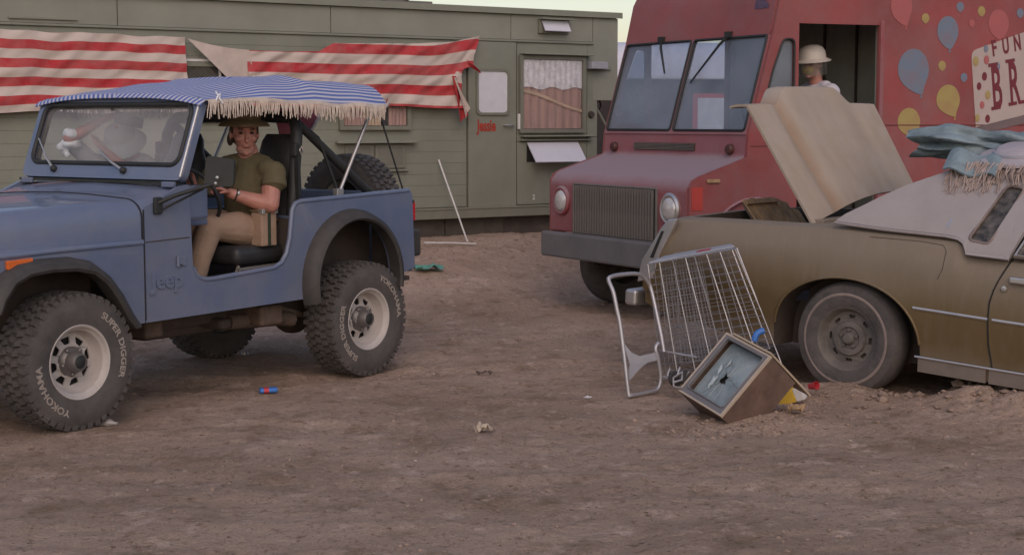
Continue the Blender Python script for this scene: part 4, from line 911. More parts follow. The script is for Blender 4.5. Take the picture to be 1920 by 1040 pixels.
# roof: landau sides with opera windows
side = [(-0.15, 0.706), (-0.10, 0.752), (0.0, 0.815), (0.082, 0.870), (0.218, 0.952), (0.387, 1.030), (0.454, 1.056), (0.56, 1.084), (0.70, 1.103), (0.95, 1.118), (1.165, 1.125), (1.145, 1.09), (1.006, 0.611), (0.746, 0.611), (0.738, 0.640), (0.715, 0.672), (0.675, 0.692), (0.60, 0.699), (0.20, 0.697)]
def cp(x, z, sy, e=0.0):
    y = 0.948 - 0.10 * (z - 0.6) - 0.80 * max(0, z - 0.62) ** 1.35 + e
    return (x, sy * y, z)
op = rpoly([(0.735, 0.69), (0.870, 0.678), (0.962, 1.005), (0.850, 1.015)], 0.03, 4)
for sy in (-1, 1):
    vs, fs = sheet(side, [op], 0.0)
    b = bmesh.new(); me = bpy.data.meshes.new('t'); me.from_pydata(vs, [], fs); b.from_mesh(me)
    bmesh.ops.remove_doubles(b, verts=b.verts, dist=1e-5)
    for it in range(5):
        bmesh.ops.subdivide_edges(b, edges=[e for e in b.edges if e.calc_length() > 0.055], cuts=1)
        bmesh.ops.triangulate(b, faces=b.faces)
    mb = MB().add([cp(v_.co.x, v_.co.y, sy) for v_ in b.verts], [tuple(v_.index for v_ in f.verts) for f in b.faces]); b.free(); bpy.data.meshes.remove(me)
    pil = mb.build('vinyl_side', M_['vroof'], CAR, smooth=50, solid=0.03)
    vs, fs = sheet(rpoly([(0.725, 0.68), (0.88, 0.668), (0.972, 1.015), (0.84, 1.025)], 0.03, 4), [], 0.0)
    MB().add([cp(v_[0], v_[1], sy, -0.004) for v_ in vs], fs).build('opera_pane', M_['carglass'], pil, solid=0.004)
    MB().tube([cp(p[0], p[1], sy, 0.015) for p in op], 0.009, 6, closed=True).build('opera_trim', M_['whitewall'], pil, smooth=60)
    MB().tube([cp(p[0], p[1] - 0.004, sy, 0.016) for p in side[12:] + side[:1]], 0.010, 6).build('belt_trim', M_['vroof'], pil, smooth=60)
    vs, fs = sheet(rpoly([(0.575, 0.745), (0.59, 0.745), (0.605, 0.80), (0.59, 0.80)], 0.004, 2), [], 0.0)
    MB().add([cp(v_[0], v_[1], sy, 0.0175) for v_ in vs], fs).build('badge', M_['chrome'], pil, solid=0.003)
    # door glass with frame
    dg_ = [(1.03, 0.625), (1.175, 1.10), (1.5, 1.118), (1.75, 1.10), (2.30, 0.64)]
    vs, fs = sheet(dg_, [], 0.0)
    MB().add([cp(v_[0], v_[1], sy, -0.02) for v_ in vs], fs).build('door_glass', M_['carglass'], CAR, solid=0.005)
    MB().tube([cp(p[0], p[1], sy, 0.002) for p in dg_], 0.013, 6, closed=True).build('window_trim', M_['chrome'], CAR, smooth=60)
def roofx(u, v):
    x = 0.40 + 1.45 * u; zr = lerp_poly([(0.387, 1.030), (0.454, 1.056), (0.56, 1.084), (0.70, 1.103), (0.95, 1.118), (1.3, 1.128), (1.9, 1.115)], x)
    t = 2 * v - 1; y = abs(cp(x, zr, 1)[1])
    return (x - 0.04 * (1 - abs(t)) * (u < 0.05), t * y, zr + 0.045 * (1 - abs(t) ** 2.4))
MB().grid(roofx, 24, 20).build('vinyl_roof', M_['vroof'], CAR, smooth=60, solid=0.02)
def rearwin(u, v):
    a = lerp_poly([(0, -0.12), (0.3, 0.05), (0.6, 0.20), (1, 0.41)], u); z = lerp_poly([(0, 0.735), (0.3, 0.84), (0.6, 0.94), (1, 1.035)], u)
    t = 2 * v - 1; y = abs(cp(a, z, 1)[1]) - 0.01
    return (a - 0.10 * (1 - t * t), t * y, z + 0.02 * (1 - t * t))
MB().grid(rearwin, 8, 12).build('rear_glass', M_['carglass'], CAR, smooth=60)
MB().grid(lambda u, v: (1.78 + 0.62 * u, (2 * v - 1) * (0.68 + 0.14 * u), 1.125 - 0.49 * u + 0.02 * (1 - (2 * v - 1) ** 2)), 6, 10).build('windscreen', M_['carglass'], CAR, smooth=60)
MB().box(0.95, 1.5, -0.75, 0.75, 0.1, 0.62).build('seat', mat('tan_seat', (0.18, 0.13, 0.09), 0.8), CAR, bevel=0.06)
MB().box(-0.42, -0.33, -0.74, 0.86, 0.66, 0.69).build('deck_strip', M_['goldside'], CAR, bevel=0.006)
# raised trunk lid
def lid_paint():
    m = mat('lid_streaked_paint', (0.335, 0.262, 0.19), 0.78, 0, 0.12, 3, dust=(0.385, 0.335, 0.31), damt=0.45, ds=2)
    n = m.node_tree.nodes; l = m.node_tree.links; p = n['Principled BSDF']; src = p.inputs['Base Color'].links[0].from_socket
    uv = n.new('ShaderNodeUVMap'); uv.uv_map = 'UVMap'; sx = n.new('ShaderNodeSeparateXYZ'); l.new(uv.outputs[0], sx.inputs[0])
    mp = n.new('ShaderNodeMapping'); mp.inputs['Scale'].default_value = (2.2, 13, 1); l.new(uv.outputs[0], mp.inputs[0])
    nz = n.new('ShaderNodeTexNoise'); nz.inputs['Scale'].default_value = 1.0; nz.inputs['Detail'].default_value = 6; l.new(mp.outputs[0], nz.inputs['Vector'])
    r = n.new('ShaderNodeMapRange'); r.inputs['From Min'].default_value = 0.42; r.inputs['From Max'].default_value = 0.72; r.inputs['To Max'].default_value = 0.30; l.new(nz.outputs['Fac'], r.inputs['Value'])
    x = n.new('ShaderNodeMix'); x.data_type = 'RGBA'; l.new(r.outputs[0], x.inputs['Factor']); l.new(src, x.inputs['A']); x.inputs['B'].default_value = (0.25, 0.19, 0.125, 1)
    # rust settled in the crease
    d = n.new('ShaderNodeMath'); d.operation = 'SUBTRACT'; d.inputs[1].default_value = 0.212; l.new(sx.outputs['Y'], d.inputs[0])
    ab = n.new('ShaderNodeMath'); ab.operation = 'ABSOLUTE'; l.new(d.outputs[0], ab.inputs[0])
    g_ = n.new('ShaderNodeMapRange'); g_.inputs['From Min'].default_value = 0.008; g_.inputs['From Max'].default_value = 0.05; g_.inputs['To Min'].default_value = 0.85; g_.inputs['To Max'].default_value = 0.0; l.new(ab.outputs[0], g_.inputs['Value'])
    n2 = n.new('ShaderNodeTexNoise'); n2.inputs['Scale'].default_value = 5; n2.inputs['Detail'].default_value = 5; l.new(uv.outputs[0], n2.inputs['Vector'])
    q = n.new('ShaderNodeMath'); q.operation = 'MULTIPLY'; l.new(g_.outputs[0], q.inputs[0]); l.new(n2.outputs['Fac'], q.inputs[1])
    y = n.new('ShaderNodeMix'); y.data_type = 'RGBA'; l.new(q.outputs[0], y.inputs['Factor']); l.new(x.outputs['Result'], y.inputs['A']); y.inputs['B'].default_value = (0.23, 0.115, 0.045, 1)
    l.new(y.outputs['Result'], p.inputs['Base Color'])
    return m
M_['lidpaint'] = lid_paint()
def lidp(u, v):
    # u: hinge -> free edge, v: near -> far
    nb, ntp, fb, ft = Vector((-0.392, -0.775, 0.655)), Vector((-0.941, -0.775, 1.385)), Vector((-0.42, 0.76, 0.80)), Vector((-0.82, 0.76, 1.41))
    p = nb.lerp(ntp, u).lerp(fb.lerp(ft, u), v)
    br = sstep(0.20, 0.30, v) * (1 - sstep(0.66, 0.80, v))
    nrm = Vector((0.78, 0.0, 0.60)); along = Vector((-0.6, 0, 0.78))
    p = p + nrm * (0.035 * br * (0.5 + 0.5 * u)) + along * (br * 0.11 * sstep(0.55, 1, u)) + nrm * (0.02 * math.sin(v * math.pi))
    gro = math.exp(-((v - 0.20) / 0.03) ** 2)
    p = p - nrm * 0.016 * gro
    p = p + Vector((0, 0, 0.07)) * math.sin(v * math.pi) * (1 - u) ** 2
    return p
def lid_fn(u, v):
    if u <= 0.90: return lidp(u / 0.90, v)
    k = (u - 0.90) / 0.10; e = lidp(1.0, v)
    return e + Vector((-0.13 * k, 0, 0.014 * k - 0.03 * k * k))
ld = MB().grid(lid_fn, 40, 64).build('trunk_lid', M_['lidpaint'], CAR, smooth=38, solid=0.016)
for yy in (-0.62, 0.62):
    MB().tube([(-0.40, yy, 0.60), (-0.46, yy, 0.70), (-0.62, yy, 0.93)], 0.012, 6).build('lid_hinge', M_['rust'], CAR)
# wheels
ct = MB().lathe([(0.185, -0.085), (0.20, -0.10), (0.27, -0.115), (0.335, -0.10), (0.355, -0.07), (0.36, 0.0), (0.355, 0.07), (0.335, 0.10), (0.27, 0.115), (0.20, 0.10), (0.185, 0.085)], 48)
cr_out = MB().lathe([(0.19, -0.08), (0.19, 0.06), (0.200, 0.085), (0.207, 0.098), (0.198, 0.10), (0.185, 0.085), (0.176, 0.05), (0.166, 0.032)], 40)
holes = [rpoly([(r_ * math.cos(R(a * 45 + d)), r_ * math.sin(R(a * 45 + d))) for (r_, d) in ((0.128, -9), (0.128, 9), (0.150, 9), (0.150, -9))], 0.008, 3) for a in range(8)]
vs, fs = sheet(arc_pts(0, 0, 0.17, 0, 351, 39), holes, 0.008)
cr_out.add([(v_[0], v_[1], v_[2] + 0.032 + 0.02 * (1 - sstep(0.09, 0.14, math.hypot(v_[0], v_[1])))) for v_ in vs], fs)
cr_out.lathe([(0.11, 0.048), (0.105, 0.060), (0.075, 0.062), (0.065, 0.05), (0.04, 0.05), (0.036, 0.075), (0.028, 0.085), (0.0, 0.087)], 24)
for i in range(5):
    a = R(i * 72 + 20); cr_out.lathe([(0.012, 0.05), (0.011, 0.068), (0, 0.07)], 6, Matrix.Translation((0.055 * math.cos(a), 0.055 * math.sin(a), 0)))
cr_out.lathe([(0.0, 0.0), (0.18, 0.0)], 24)
ww = MB().lathe([(0.272, 0.1165), (0.276, 0.119), (0.285, 0.118), (0.290, 0.1145)], 48)
cm = {}
CWH = frame((1, 0, 0), (0, 0, 1), (0, -1, 0))
for (x_, sy) in ((0.0, -1), (0.0, 1), (2.95, -1), (2.95, 1)):
    Mw = Matrix.Translation((x_, sy * 0.855, -0.012)) @ (CWH if sy < 0 else Matrix.Rotation(math.pi, 4, 'Z') @ CWH)
    if not cm:
        o = cr_out.build('wheel', M_['steelrim'], CAR, smooth=35, M=Mw); cm['r'] = o.data
        cm['t'] = ct.build('tyre', M_['cartyre'], o, smooth=40).data; cm['w'] = ww.build('whitewall', M_['whitewall'], o, smooth=40).data
    else:
        o = inst(cm['r'], 'wheel', CAR, Mw); inst(cm['t'], 'tyre', o); inst(cm['w'], 'whitewall', o)
MB().tube([(0, -0.8, 0), (0, 0.8, 0)], 0.05, 8).box(-0.2, 0.2, -0.15, 0.15, -0.1, 0.12).build('rear_axle', M_['under'], CAR)

CM = CAR.matrix_basis
from mathutils import Euler as _E
CM = Matrix.Translation(CARO) @ _E((0, R(3.5), R(-40))).to_matrix().to_4x4()
# things lying in and on the car
bk = tag(empty('slatted_panel', CM @ Vector((-0.78, 0.02, 0.18)), (0, R(3.5), R(-40))), 'brown slatted wooden panel leaning out of the open trunk', 'panel')
PD = Vector((-0.47, 0, 0.53)); PN = Vector((0.53, 0, 0.47)).normalized()
for i in range(8):
    t = i / 7.0; y0 = -0.27 + 0.56 * t; ln = 1.0 - 0.16 * max(0, (t - 0.7) / 0.3) ** 2 + 0.012 * math.sin(i * 2.1); th = 0.014 + 0.006 * (i % 2)
    a0, a1 = Vector((0, y0, 0)), Vector((0, y0 + 0.066, 0)); e0, e1 = PD * ln, PD * (ln - 0.02 * (t > 0.7))
    MB().add([a0, a1, a1 + e1, a0 + e0, a0 + PN * th, a1 + PN * th, a1 + e1 + PN * th, a0 + e0 + PN * th], [(0, 3, 2, 1), (4, 5, 6, 7), (0, 1, 5, 4), (1, 2, 6, 5), (2, 3, 7, 6), (3, 0, 4, 7)]).build('slat', M_['wicker'], bk)
    MB().add([a0 + PN * (th - 0.030), a1 + PN * (th - 0.030), a1 + e1 * 0.98 + PN * (th - 0.030), a0 + e0 * 0.98 + PN * (th - 0.030), a0 - PN * 0.004, a1 - PN * 0.004, a1 + e1 * 0.98 - PN * 0.004, a0 + e0 * 0.98 - PN * 0.004], [(0, 3, 2, 1), (4, 5, 6, 7), (0, 1, 5, 4), (1, 2, 6, 5), (2, 3, 7, 6), (3, 0, 4, 7)]).build('back_slat', M_['rust'], bk)
q0, q1 = PD * 0.93, PD * 0.985
MB().add([q0 + Vector((0, -0.28, 0)) + PN * 0.021, q0 + Vector((0, 0.12, 0)) + PN * 0.021, q1 + Vector((0, 0.12, 0)) + PN * 0.021, q1 + Vector((0, -0.28, 0)) + PN * 0.021, q0 + Vector((0, -0.28, 0)) + PN * 0.035, q0 + Vector((0, 0.12, 0)) + PN * 0.035, q1 + Vector((0, 0.12, 0)) + PN * 0.035, q1 + Vector((0, -0.28, 0)) + PN * 0.035], [(0, 3, 2, 1), (4, 5, 6, 7), (0, 1, 5, 4), (1, 2, 6, 5), (2, 3, 7, 6), (3, 0, 4, 7)]).build('cross_batten', M_['wicker'], bk)
# canvas bundle on the roof
cvo = CM @ Vector((0.55, -0.15, 1.125)); cv = tag(empty('canvas_bundle', cvo, (0, R(3.5), R(-40))), 'rumpled teal canvas bundle lying across the white car roof', 'bundle')
def canvas(u, v):
    a = 2 * math.pi * v; x = -0.54 + 1.85 * u
    env = (sstep(-0.35, 0.20, u) ** 0.8) * (1 - 0.3 * sstep(0.85, 1, u))
    fold = 0.16 * math.sin(3 * a + 9 * u) + 0.15 * math.sin(7 * a - 6 * u + 1.3) + 0.40 * N(u * 7, math.cos(a) * 1.6, math.sin(a) * 1.6) + 0.22 * N(u * 15, math.cos(a) * 3.4, math.sin(a) * 3.4)
    f = 1 + fold * (0.35 + 0.65 * env)
    cz = 0.080 + 0.055 * u + 0.015 * math.sin(u * 11)
    return (x + 0.05 * math.sin(2 * a + 1) + 0.05 * N(a, u * 3), 0.27 * env * f * math.cos(a) + 0.05 * math.sin(u * 5), max(-0.02, cz + (0.010 + 0.080 * env) * f * math.sin(a)))
MB().grid(canvas, 90, 80).build('roll', M_['teal'], cv, smooth=75)
def tail(u, v):
    return (-0.16 + 0.34 * u + 0.05 * v, -0.34 - 0.22 * v - 0.025 * math.sin(u * 7), 0.065 - 0.115 * v ** 1.3 + 0.018 * math.sin(u * 9) - 0.02 * u)
MB().grid(tail, 14, 8).build('hanging_corner', M_['teal'], cv, smooth=70, solid=0.012)
hto = CM @ Vector((0.82, -0.38, 1.20)); ht = tag(empty('round_hat', hto, (R(15), R(0), R(-40))), 'pale round hat with a wide brim on top of the teal bundle', 'hat')
MB().lathe([(0.0, 0.050), (0.06, 0.050), (0.075, 0.046), (0.15, 0.046), (0.175, 0.040), (0.195, 0.018), (0.225, 0.010), (0.28, 0.0), (0.285, -0.015), (0.24, -0.02), (0.0, -0.02)], 40).build('crown', M_['lilac'], ht, smooth=45)
MB().lathe([(0.192, 0.012), (0.198, 0.020), (0.194, 0.032), (0.186, 0.034)], 40).build('band', M_['plasticg'], ht, smooth=45)
rnd = random.Random(12); fr = MB()
for i in range(230):
    t = rnd.random(); x0 = 0.47 + 0.70 * t; y0 = -0.60 + rnd.uniform(-0.05, 0.05); z0 = 1.10 - 0.02 * rnd.random() + 0.03 * t
    ln = rnd.uniform(0.05, 0.15) * (1.0 if t < 0.45 else 0.6); sw = rnd.uniform(-0.05, 0.05)
    yy = lambda z: -(abs(cp(0.7, min(z, 1.1), 1)[1]) + 0.035)
    p = [CM @ Vector((x0, y0, z0 + 0.03)), CM @ Vector((x0 + sw * 0.3, min(y0 - 0.06, yy(z0)), z0 - ln * 0.3)), CM @ Vector((x0 + sw, yy(z0 - ln), z0 - ln))]
    fr.tube(p, [0.005, 0.004, 0.003], 4)
frb = MB().grid(lambda u, v: CM @ Vector((0.45 + 0.72 * u, -0.50 - 0.10 * v, 1.135 + 0.03 * u - 0.02 * v + 0.01 * math.sin(u * 20))), 20, 4)
fo = CM @ Vector((0.65, -0.55, 1.1)); fe = tag(empty('fringed_cloth', fo), 'matted beige fringe hanging under the round hat over the car window', 'cloth')
frb.build('band', M_['fringe'], fe, off=fo, smooth=60, solid=0.012)
tag(fr.build('fringe', M_['fringe'], fe, off=fo), kind='stuff')
# ------------------------------------------------------------------ blue open jeep
JO = Vector((-1.62329, 11.19842, 0.0)); JROT = R(-126)
JEEP = tag(empty('open_jeep', JO, (0, 0, JROT)), 'blue open four wheel drive with striped fringed canopy and white wheels', 'jeep')
JM = Matrix.Translation(JO) @ Matrix.Rotation(JROT, 4, 'Z')
WBASE = 2.42
# --- tub sides
archr = arc_pts(0.115, 0.655, 0.425, -12, 188, 26)
tub = [(-0.555, 0.69), (-0.53, 1.20), (-0.505, 1.232), (0.595, 1.199), (0.640, 1.185), (0.665, 1.15), (0.690, 0.97), (0.72, 0.875), (0.77, 0.815), (0.84, 0.789), (1.36, 0.760), (1.43, 0.762), (1.49, 0.785), (1.525, 0.84), (1.545, 1.334), (1.62, 1.325), (1.90, 1.21), (1.897, 0.545)] + archr + [(-0.34, 0.64)]
for sy in (1, -1):
    vs, fs = sheet(tub, [], 0.03)
    MB().add(vs, fs, 0, SIDE(sy * 0.745)).build('tub_side', M_['blue'], JEEP, bevel=0.010, smooth=40)
    # rolled rim along the door opening
    rim = [(-0.50, 1.229), (0.595, 1.196), (0.638, 1.182), (0.662, 1.148), (0.688, 0.968), (0.718, 0.872), (0.768, 0.812), (0.84, 0.786), (1.36, 0.757), (1.43, 0.759), (1.488, 0.782), (1.522, 0.84)]
    MB().tube([(p[0], sy * 0.750, p[1]) for p in rim], 0.017, 8).build('door_rim', M_['blue'], JEEP, smooth=60)
    # rear flare
    rg = []
    for i in range(31):
        a = R(-16 + 206 * i / 30); c_, s2 = math.cos(a), math.sin(a)
        rg.append([(0.115 + r_ * c_, sy * y_, 0.655 + r_ * s2) for (r_, y_) in ((0.41, 0.756), (0.475, 0.757), (0.472, 0.785), (0.447, 0.848), (0.415, 0.862), (0.402, 0.852), (0.405, 0.80))])
    MB().loft(rg).build('wheel_flare', M_['flare'], JEEP, smooth=50)
    # inner wheel box
    MB().box(-0.40, 0.60, sy * 0.45 - 0.0, sy * 0.72, 1.085, 1.10).build('wheel_house', M_['blue'], JEEP)
    MB().box(-0.42, 0.62, sy * 0.44, sy * 0.455, 0.6, 1.10).build('wheel_house_wall', M_['under'], JEEP)
    for xe in (-0.46, 0.605): MB().box(xe, xe + 0.015, sy * 0.456, sy * 0.728, 0.62, 1.083).build('wheel_house_wall', M_['under'], JEEP)
    # front fender
    fa = [(2.035, 0.535), (2.09, 0.60), (2.16, 0.715), (2.24, 0.815), (2.33, 0.878), (2.45, 0.905), (2.62, 0.910), (2.76, 0.898), (2.86, 0.855), (2.93, 0.77), (2.96, 0.70)]
    fp = [(1.903, 0.545)] + fa + [(3.03, 0.70), (3.06, 0.90), (3.00, 0.985), (1.903, 1.014)]
    vs, fs = sheet(fp, [], 0.025)
    MB().add(vs, fs, 0, SIDE(sy * 0.747)).build('fender_side', M_['blue'], JEEP, bevel=0.008, smooth=40)
    MB().loft([[(x, sy * 0.758, z), (x, sy * 0.72, z + 0.020), (x, sy * 0.44, z + 0.030), (x, sy * 0.44, z + 0.005), (x, sy * 0.72, z - 0.01)] for (x, z) in ((1.905, 1.004), (2.5, 0.995), (2.95, 0.985), (3.05, 0.93), (3.07, 0.88))]).build('fender_top', M_['blue'], JEEP, smooth=50)
    MB().tube([(1.905, sy * 0.752, 1.012), (2.5, sy * 0.752, 1.003), (2.95, sy * 0.752, 0.990), (3.04, sy * 0.752, 0.945)], 0.018, 8).build('fender_rim', M_['blue'], JEEP, smooth=60)
    rg = []
    for (x, z) in fa:
        nx_ = x - 2.47; nz_ = z - 0.45; q = math.hypot(nx_, nz_); nx_ /= q; nz_ /= q
        rg.append([(x + nx_ * e, sy * y_, z + nz_ * e) for (e, y_) in ((-0.012, 0.758), (0.062, 0.761), (0.060, 0.785), (0.035, 0.848), (0.004, 0.862), (-0.014, 0.852), (-0.012, 0.80))])
    MB().loft(rg).build('wheel_flare', M_['flare'], JEEP, smooth=50)
    MB().box(2.03, 3.0, sy * 0.42, sy * 0.435, 0.55, 1.0).build('inner_fender', M_['under'], JEEP)
    mk = MB().box(-0.083, 0.083, -0.010, 0.014, -0.024, 0.024).build('side_marker', M_['orange'], JEEP, bevel=0.006, M=Matrix.Translation((2.77, sy * 0.768, 0.950)) @ Matrix.Rotation(R(2), 4, 'Y'))
    # hinge plates at the cowl, seat belt reel
    hg = MB().box(1.585, 1.655, sy * 0.762 - 0.006, sy * 0.762 + 0.008, 0.855, 0.915).build('door_hinge', M_['blue'], JEEP, bevel=0.004)
    MB().tube([(1.652, sy * 0.772, 0.855), (1.652, sy * 0.772, 0.915)], 0.010, 7).build('hinge_pin', M_['blue'], hg, smooth=60)
    MB().tube([(1.655, sy * 0.768, 0.915), (1.655, sy * 0.768, 0.868), (1.615, sy * 0.768, 0.862)], 0.006, 5).build('hinge_shadow_gap', M_['under'], hg)
    tl = MB().box(-0.60, -0.535, sy * 0.665 - 0.06, sy * 0.665 + 0.06, 1.00, 1.16).build('tail_lamp', M_['black'], JEEP, bevel=0.008)
    MB().box(-0.612, -0.601, sy * 0.665 - 0.05, sy * 0.665 + 0.05, 1.01, 1.15).build('lens', M_['redlens'], tl)
    MB().box(-0.59, -0.55, sy * 0.727, sy * 0.737, 1.02, 1.14).build('side_lens', M_['redlens'], tl)
    MB().box(-0.68, -0.58, sy * 0.60 - 0.10, sy * 0.60 + 0.12, 0.76, 0.95).build('bumperette', M_['flare'], JEEP, bevel=0.02)
# embossed badge on the cowl side
vs, fs = text_geo('Jeep', 0.135, 0.010, 1.05, 0.004)
MB().add(vs, fs).build('badge_lettering', M_['blue'], JEEP, M=Matrix.Translation((1.855, 0.7645, 0.738)) @ TX)
MB().tube([(1.900, 0.7605, 1.20), (1.899, 0.7612, 0.90), (1.898, 0.7612, 0.56)], 0.0045, 5).build('panel_seam', M_['dark'], JEEP)
MB().tube([(1.55, 0.7608, 1.022), (1.72, 0.7608, 1.017), (1.895, 0.7608, 1.012)], 0.0035, 5).build('panel_seam', M_['under'], JEEP)
# floor, tailgate, firewall, dash
MB().box(-0.53, 1.55, -0.73, 0.73, 0.60, 0.63).build('floor', M_['under'], JEEP)
MB().box(-0.56, -0.53, -0.74, 0.74, 0.66, 1.215).build('tailgate', M_['blue'], JEEP, bevel=0.01)
MB().box(1.53, 1.56, -0.74, 0.74, 0.62, 1.32).build('firewall', M_['under'], JEEP)
MB().box(1.36, 1.53, -0.73, 0.73, 1.12, 1.325).build('dashboard', M_['blue'], JEEP, bevel=0.02)
MB().box(1.20, 1.36, 0.20, 0.55, 1.07, 1.115).build('column_shroud', M_['blue'], JEEP, bevel=0.01)
# cowl and hood
def sect(x, hw, zb, zs, zt, n=7):
    pts = [(x, -hw, zb), (x, -hw, zs)]
    rr = min(0.14, zt - zs + 0.05)
    for i in range(1, n + 1):
        a = R(90 * i / n); pts.append((x, -(hw - rr + rr * math.cos(a)), zs + (zt - 0.022 - zs) * math.sin(a)))
    pts.append((x, -hw * 0.4, zt - 0.006)); pts.append((x, 0, zt))
    pts += [(p[0], -p[1], p[2]) for p in reversed(pts[:-1])]
    return pts
MB().loft([sect(1.555, 0.757, 1.02, 1.235, 1.338), sect(1.70, 0.757, 1.02, 1.195, 1.322), sect(1.897, 0.757, 1.02, 1.150, 1.282)]).build('cowl', M_['blue'], JEEP, smooth=40)
MB().loft([sect(1.905, 0.745, 1.015, 1.150, 1.282), sect(2.2, 0.70, 1.012, 1.135, 1.268), sect(2.6, 0.625, 1.005, 1.115, 1.245), sect(2.95, 0.555, 1.00, 1.09, 1.215), sect(3.04, 0.545, 1.00, 1.06, 1.185)]).build('hood', M_['blue'], JEEP, smooth=40)
MB().tube([(p[0] - 0.0035, p[1] * 1.003, p[2] + 0.002) for p in sect(1.905, 0.747, 1.015, 1.150, 1.282)], 0.004, 5).build('hood_gap', M_['dark'], JEEP)
MB().box(3.03, 3.07, -0.56, 0.56, 0.60, 1.18).build('grille', M_['blue'], JEEP, bevel=0.03)
for i in range(7): MB().box(3.068, 3.075, -0.20 + i * 0.0667 - 0.018, -0.20 + i * 0.0667 + 0.018, 0.75, 1.08).build('grille_slot', M_['dark'], JEEP, bevel=0.003)
for sy in (1, -1):
    h_ = MB().lathe([(0.10, 0.0), (0.10, 0.02), (0.085, 0.03), (0.05, 0.04), (0, 0.045)], 24, Matrix.Translation((3.07, sy * 0.40, 0.95)) @ LX).build('headlight', M_['lamp'], JEEP, smooth=50)
MB().box(3.22, 3.36, -0.75, 0.75, 0.50, 0.62).build('front_bumper', M_['black'], JEEP, bevel=0.015)
for sy in (1, -1):
    lt = MB().tube([(2.62, sy * 0.28 - 0.0, 1.235), (2.62, sy * 0.28, 1.285), (2.60, sy * 0.28 + 0.02, 1.30), (2.58, sy * 0.28 + 0.03, 1.285), (2.58, sy * 0.28 + 0.03, 1.235)], 0.007, 6).build('hood_loop', M_['black'], JEEP, smooth=60)
    MB().box(1.60, 1.63, sy * 0.66 - 0.05, sy * 0.66 + 0.05, 1.318, 1.352).build('windscreen_hinge', M_['blue'], JEEP, bevel=0.006)
# --- windscreen
wl2 = math.hypot(0.185, 0.495)
JW = frame((0, 1, 0), (-0.185 / wl2, 0, 0.495 / wl2), (0.495 / wl2, 0, 0.185 / wl2), (1.575, 0, 1.352))
hole = rrect(-0.690, 0.690, 0.095, wl2 - 0.045, 0.07, 7)
vs, fs = sheet(rrect(-0.752, 0.752, 0.0, wl2, 0.05), [hole], 0.045)
wfr = MB().add(vs, fs, 0, JW).build('windscreen_frame', M_['blue'], JEEP, bevel=0.008, smooth=40)
vs, fs = sheet(hole, [], 0.005)
MB().add(vs, fs, 0, JW).build('windscreen_glass', M_['jglass'], wfr)
MB().tube([JW @ Vector((p[0], p[1], 0.022)) for p in hole], 0.0155, 8, closed=True).build('windscreen_gasket', M_['black'], wfr, smooth=60)
MB().tube([JW @ Vector((p[0], p[1], -0.022)) for p in hole], 0.0155, 8, closed=True).build('windscreen_gasket', M_['black'], wfr, smooth=60)
MB().box(1.565, 1.612, -0.75, 0.70, 1.334, 1.351).build('windscreen_seal', M_['black'], JEEP)
MB().tube([JW @ Vector((0.735, 0.02, 0.026)), JW @ Vector((0.735, wl2 - 0.02, 0.026))], 0.010, 7).build('frame_bead', M_['alu'], wfr, smooth=60)
for (py, ty) in ((0.226, -0.045), (-0.434, -0.66)):
    a, b = JW @ Vector((py, 0.050, 0.035)), JW @ Vector(((py + ty) / 2, 0.13, 0.045))
    wp = MB().lathe([(0.022, 0.0), (0.022, 0.02), (0.012, 0.03), (0, 0.032)], 12, JW @ Matrix.Translation((py, 0.05, 0.022))).build('wiper_pivot', M_['black'], wfr, smooth=50)
    e = JW @ Vector((ty, 0.175 if ty > -0.3 else 0.25, 0.036))
    MB().tube([a, a.lerp(e, 0.45) + Vector((0.02, 0, 0.004))], [0.010, 0.007], 6).build('wiper_arm', M_['alu'], wp)
    MB().tube([a.lerp(e, 0.25) + Vector((0.012, 0, 0)), e], [0.006, 0.005], 6).build('wiper_blade', M_['alu'], wp)
# rear-view mirror inside
mr = MB().box(-0.01, 0.012, -0.10, 0.10, -0.035, 0.035).build('inner_mirror', M_['black'], JEEP, bevel=0.01, M=Matrix.Translation((1.355, 0.02, 1.715)) @ Matrix.Rotation(R(-14), 4, 'X') @ Matrix.Rotation(R(20), 4, 'Z'))
MB().tube([(0, 0, 0.02), (0.03, -0.12, 0.05)], 0.008, 6).build('mirror_arm', M_['black'], mr)
# door mirror on its arm
ma = MB().tube([(1.80, 0.775, 1.235), (1.74, 0.84, 1.275), (1.62, 0.90, 1.315), (1.50, 0.945, 1.345)], 0.013, 7).build('mirror_arm', M_['black'], JEEP, smooth=60)
MB().box(1.77, 1.83, 0.757, 0.785, 1.17, 1.27).build('mirror_base', M_['black'], ma, bevel=0.01)
MB().tube([(1.77, 0.78, 1.20), (1.56, 0.90, 1.315)], 0.008, 6).build('mirror_stay', M_['black'], ma)
vs, fs = sheet(rpoly([(-0.088, -0.088), (0.086, -0.088), (0.092, 0.07), (-0.070, 0.092)], 0.025, 4), [], 0.055)
mh = MB().add(vs, fs, 0, Matrix.Translation((1.485, 0.955, 1.415)) @ Matrix.Rotation(R(36), 4, 'Z') @ frame((0, 1, 0), (0, 0, 1), (1, 0, 0))).build('mirror_head', M_['black'], ma, bevel=0.014, smooth=45)
for (a, b) in ((0.0, -0.01), (0.02, 0.025)):
    MB().blob((1.515 + a, 0.965 + b, 1.355 + b), (0.012, 0.012, 0.012), 8).build('mirror_bolt', M_['alu'], ma, smooth=60)
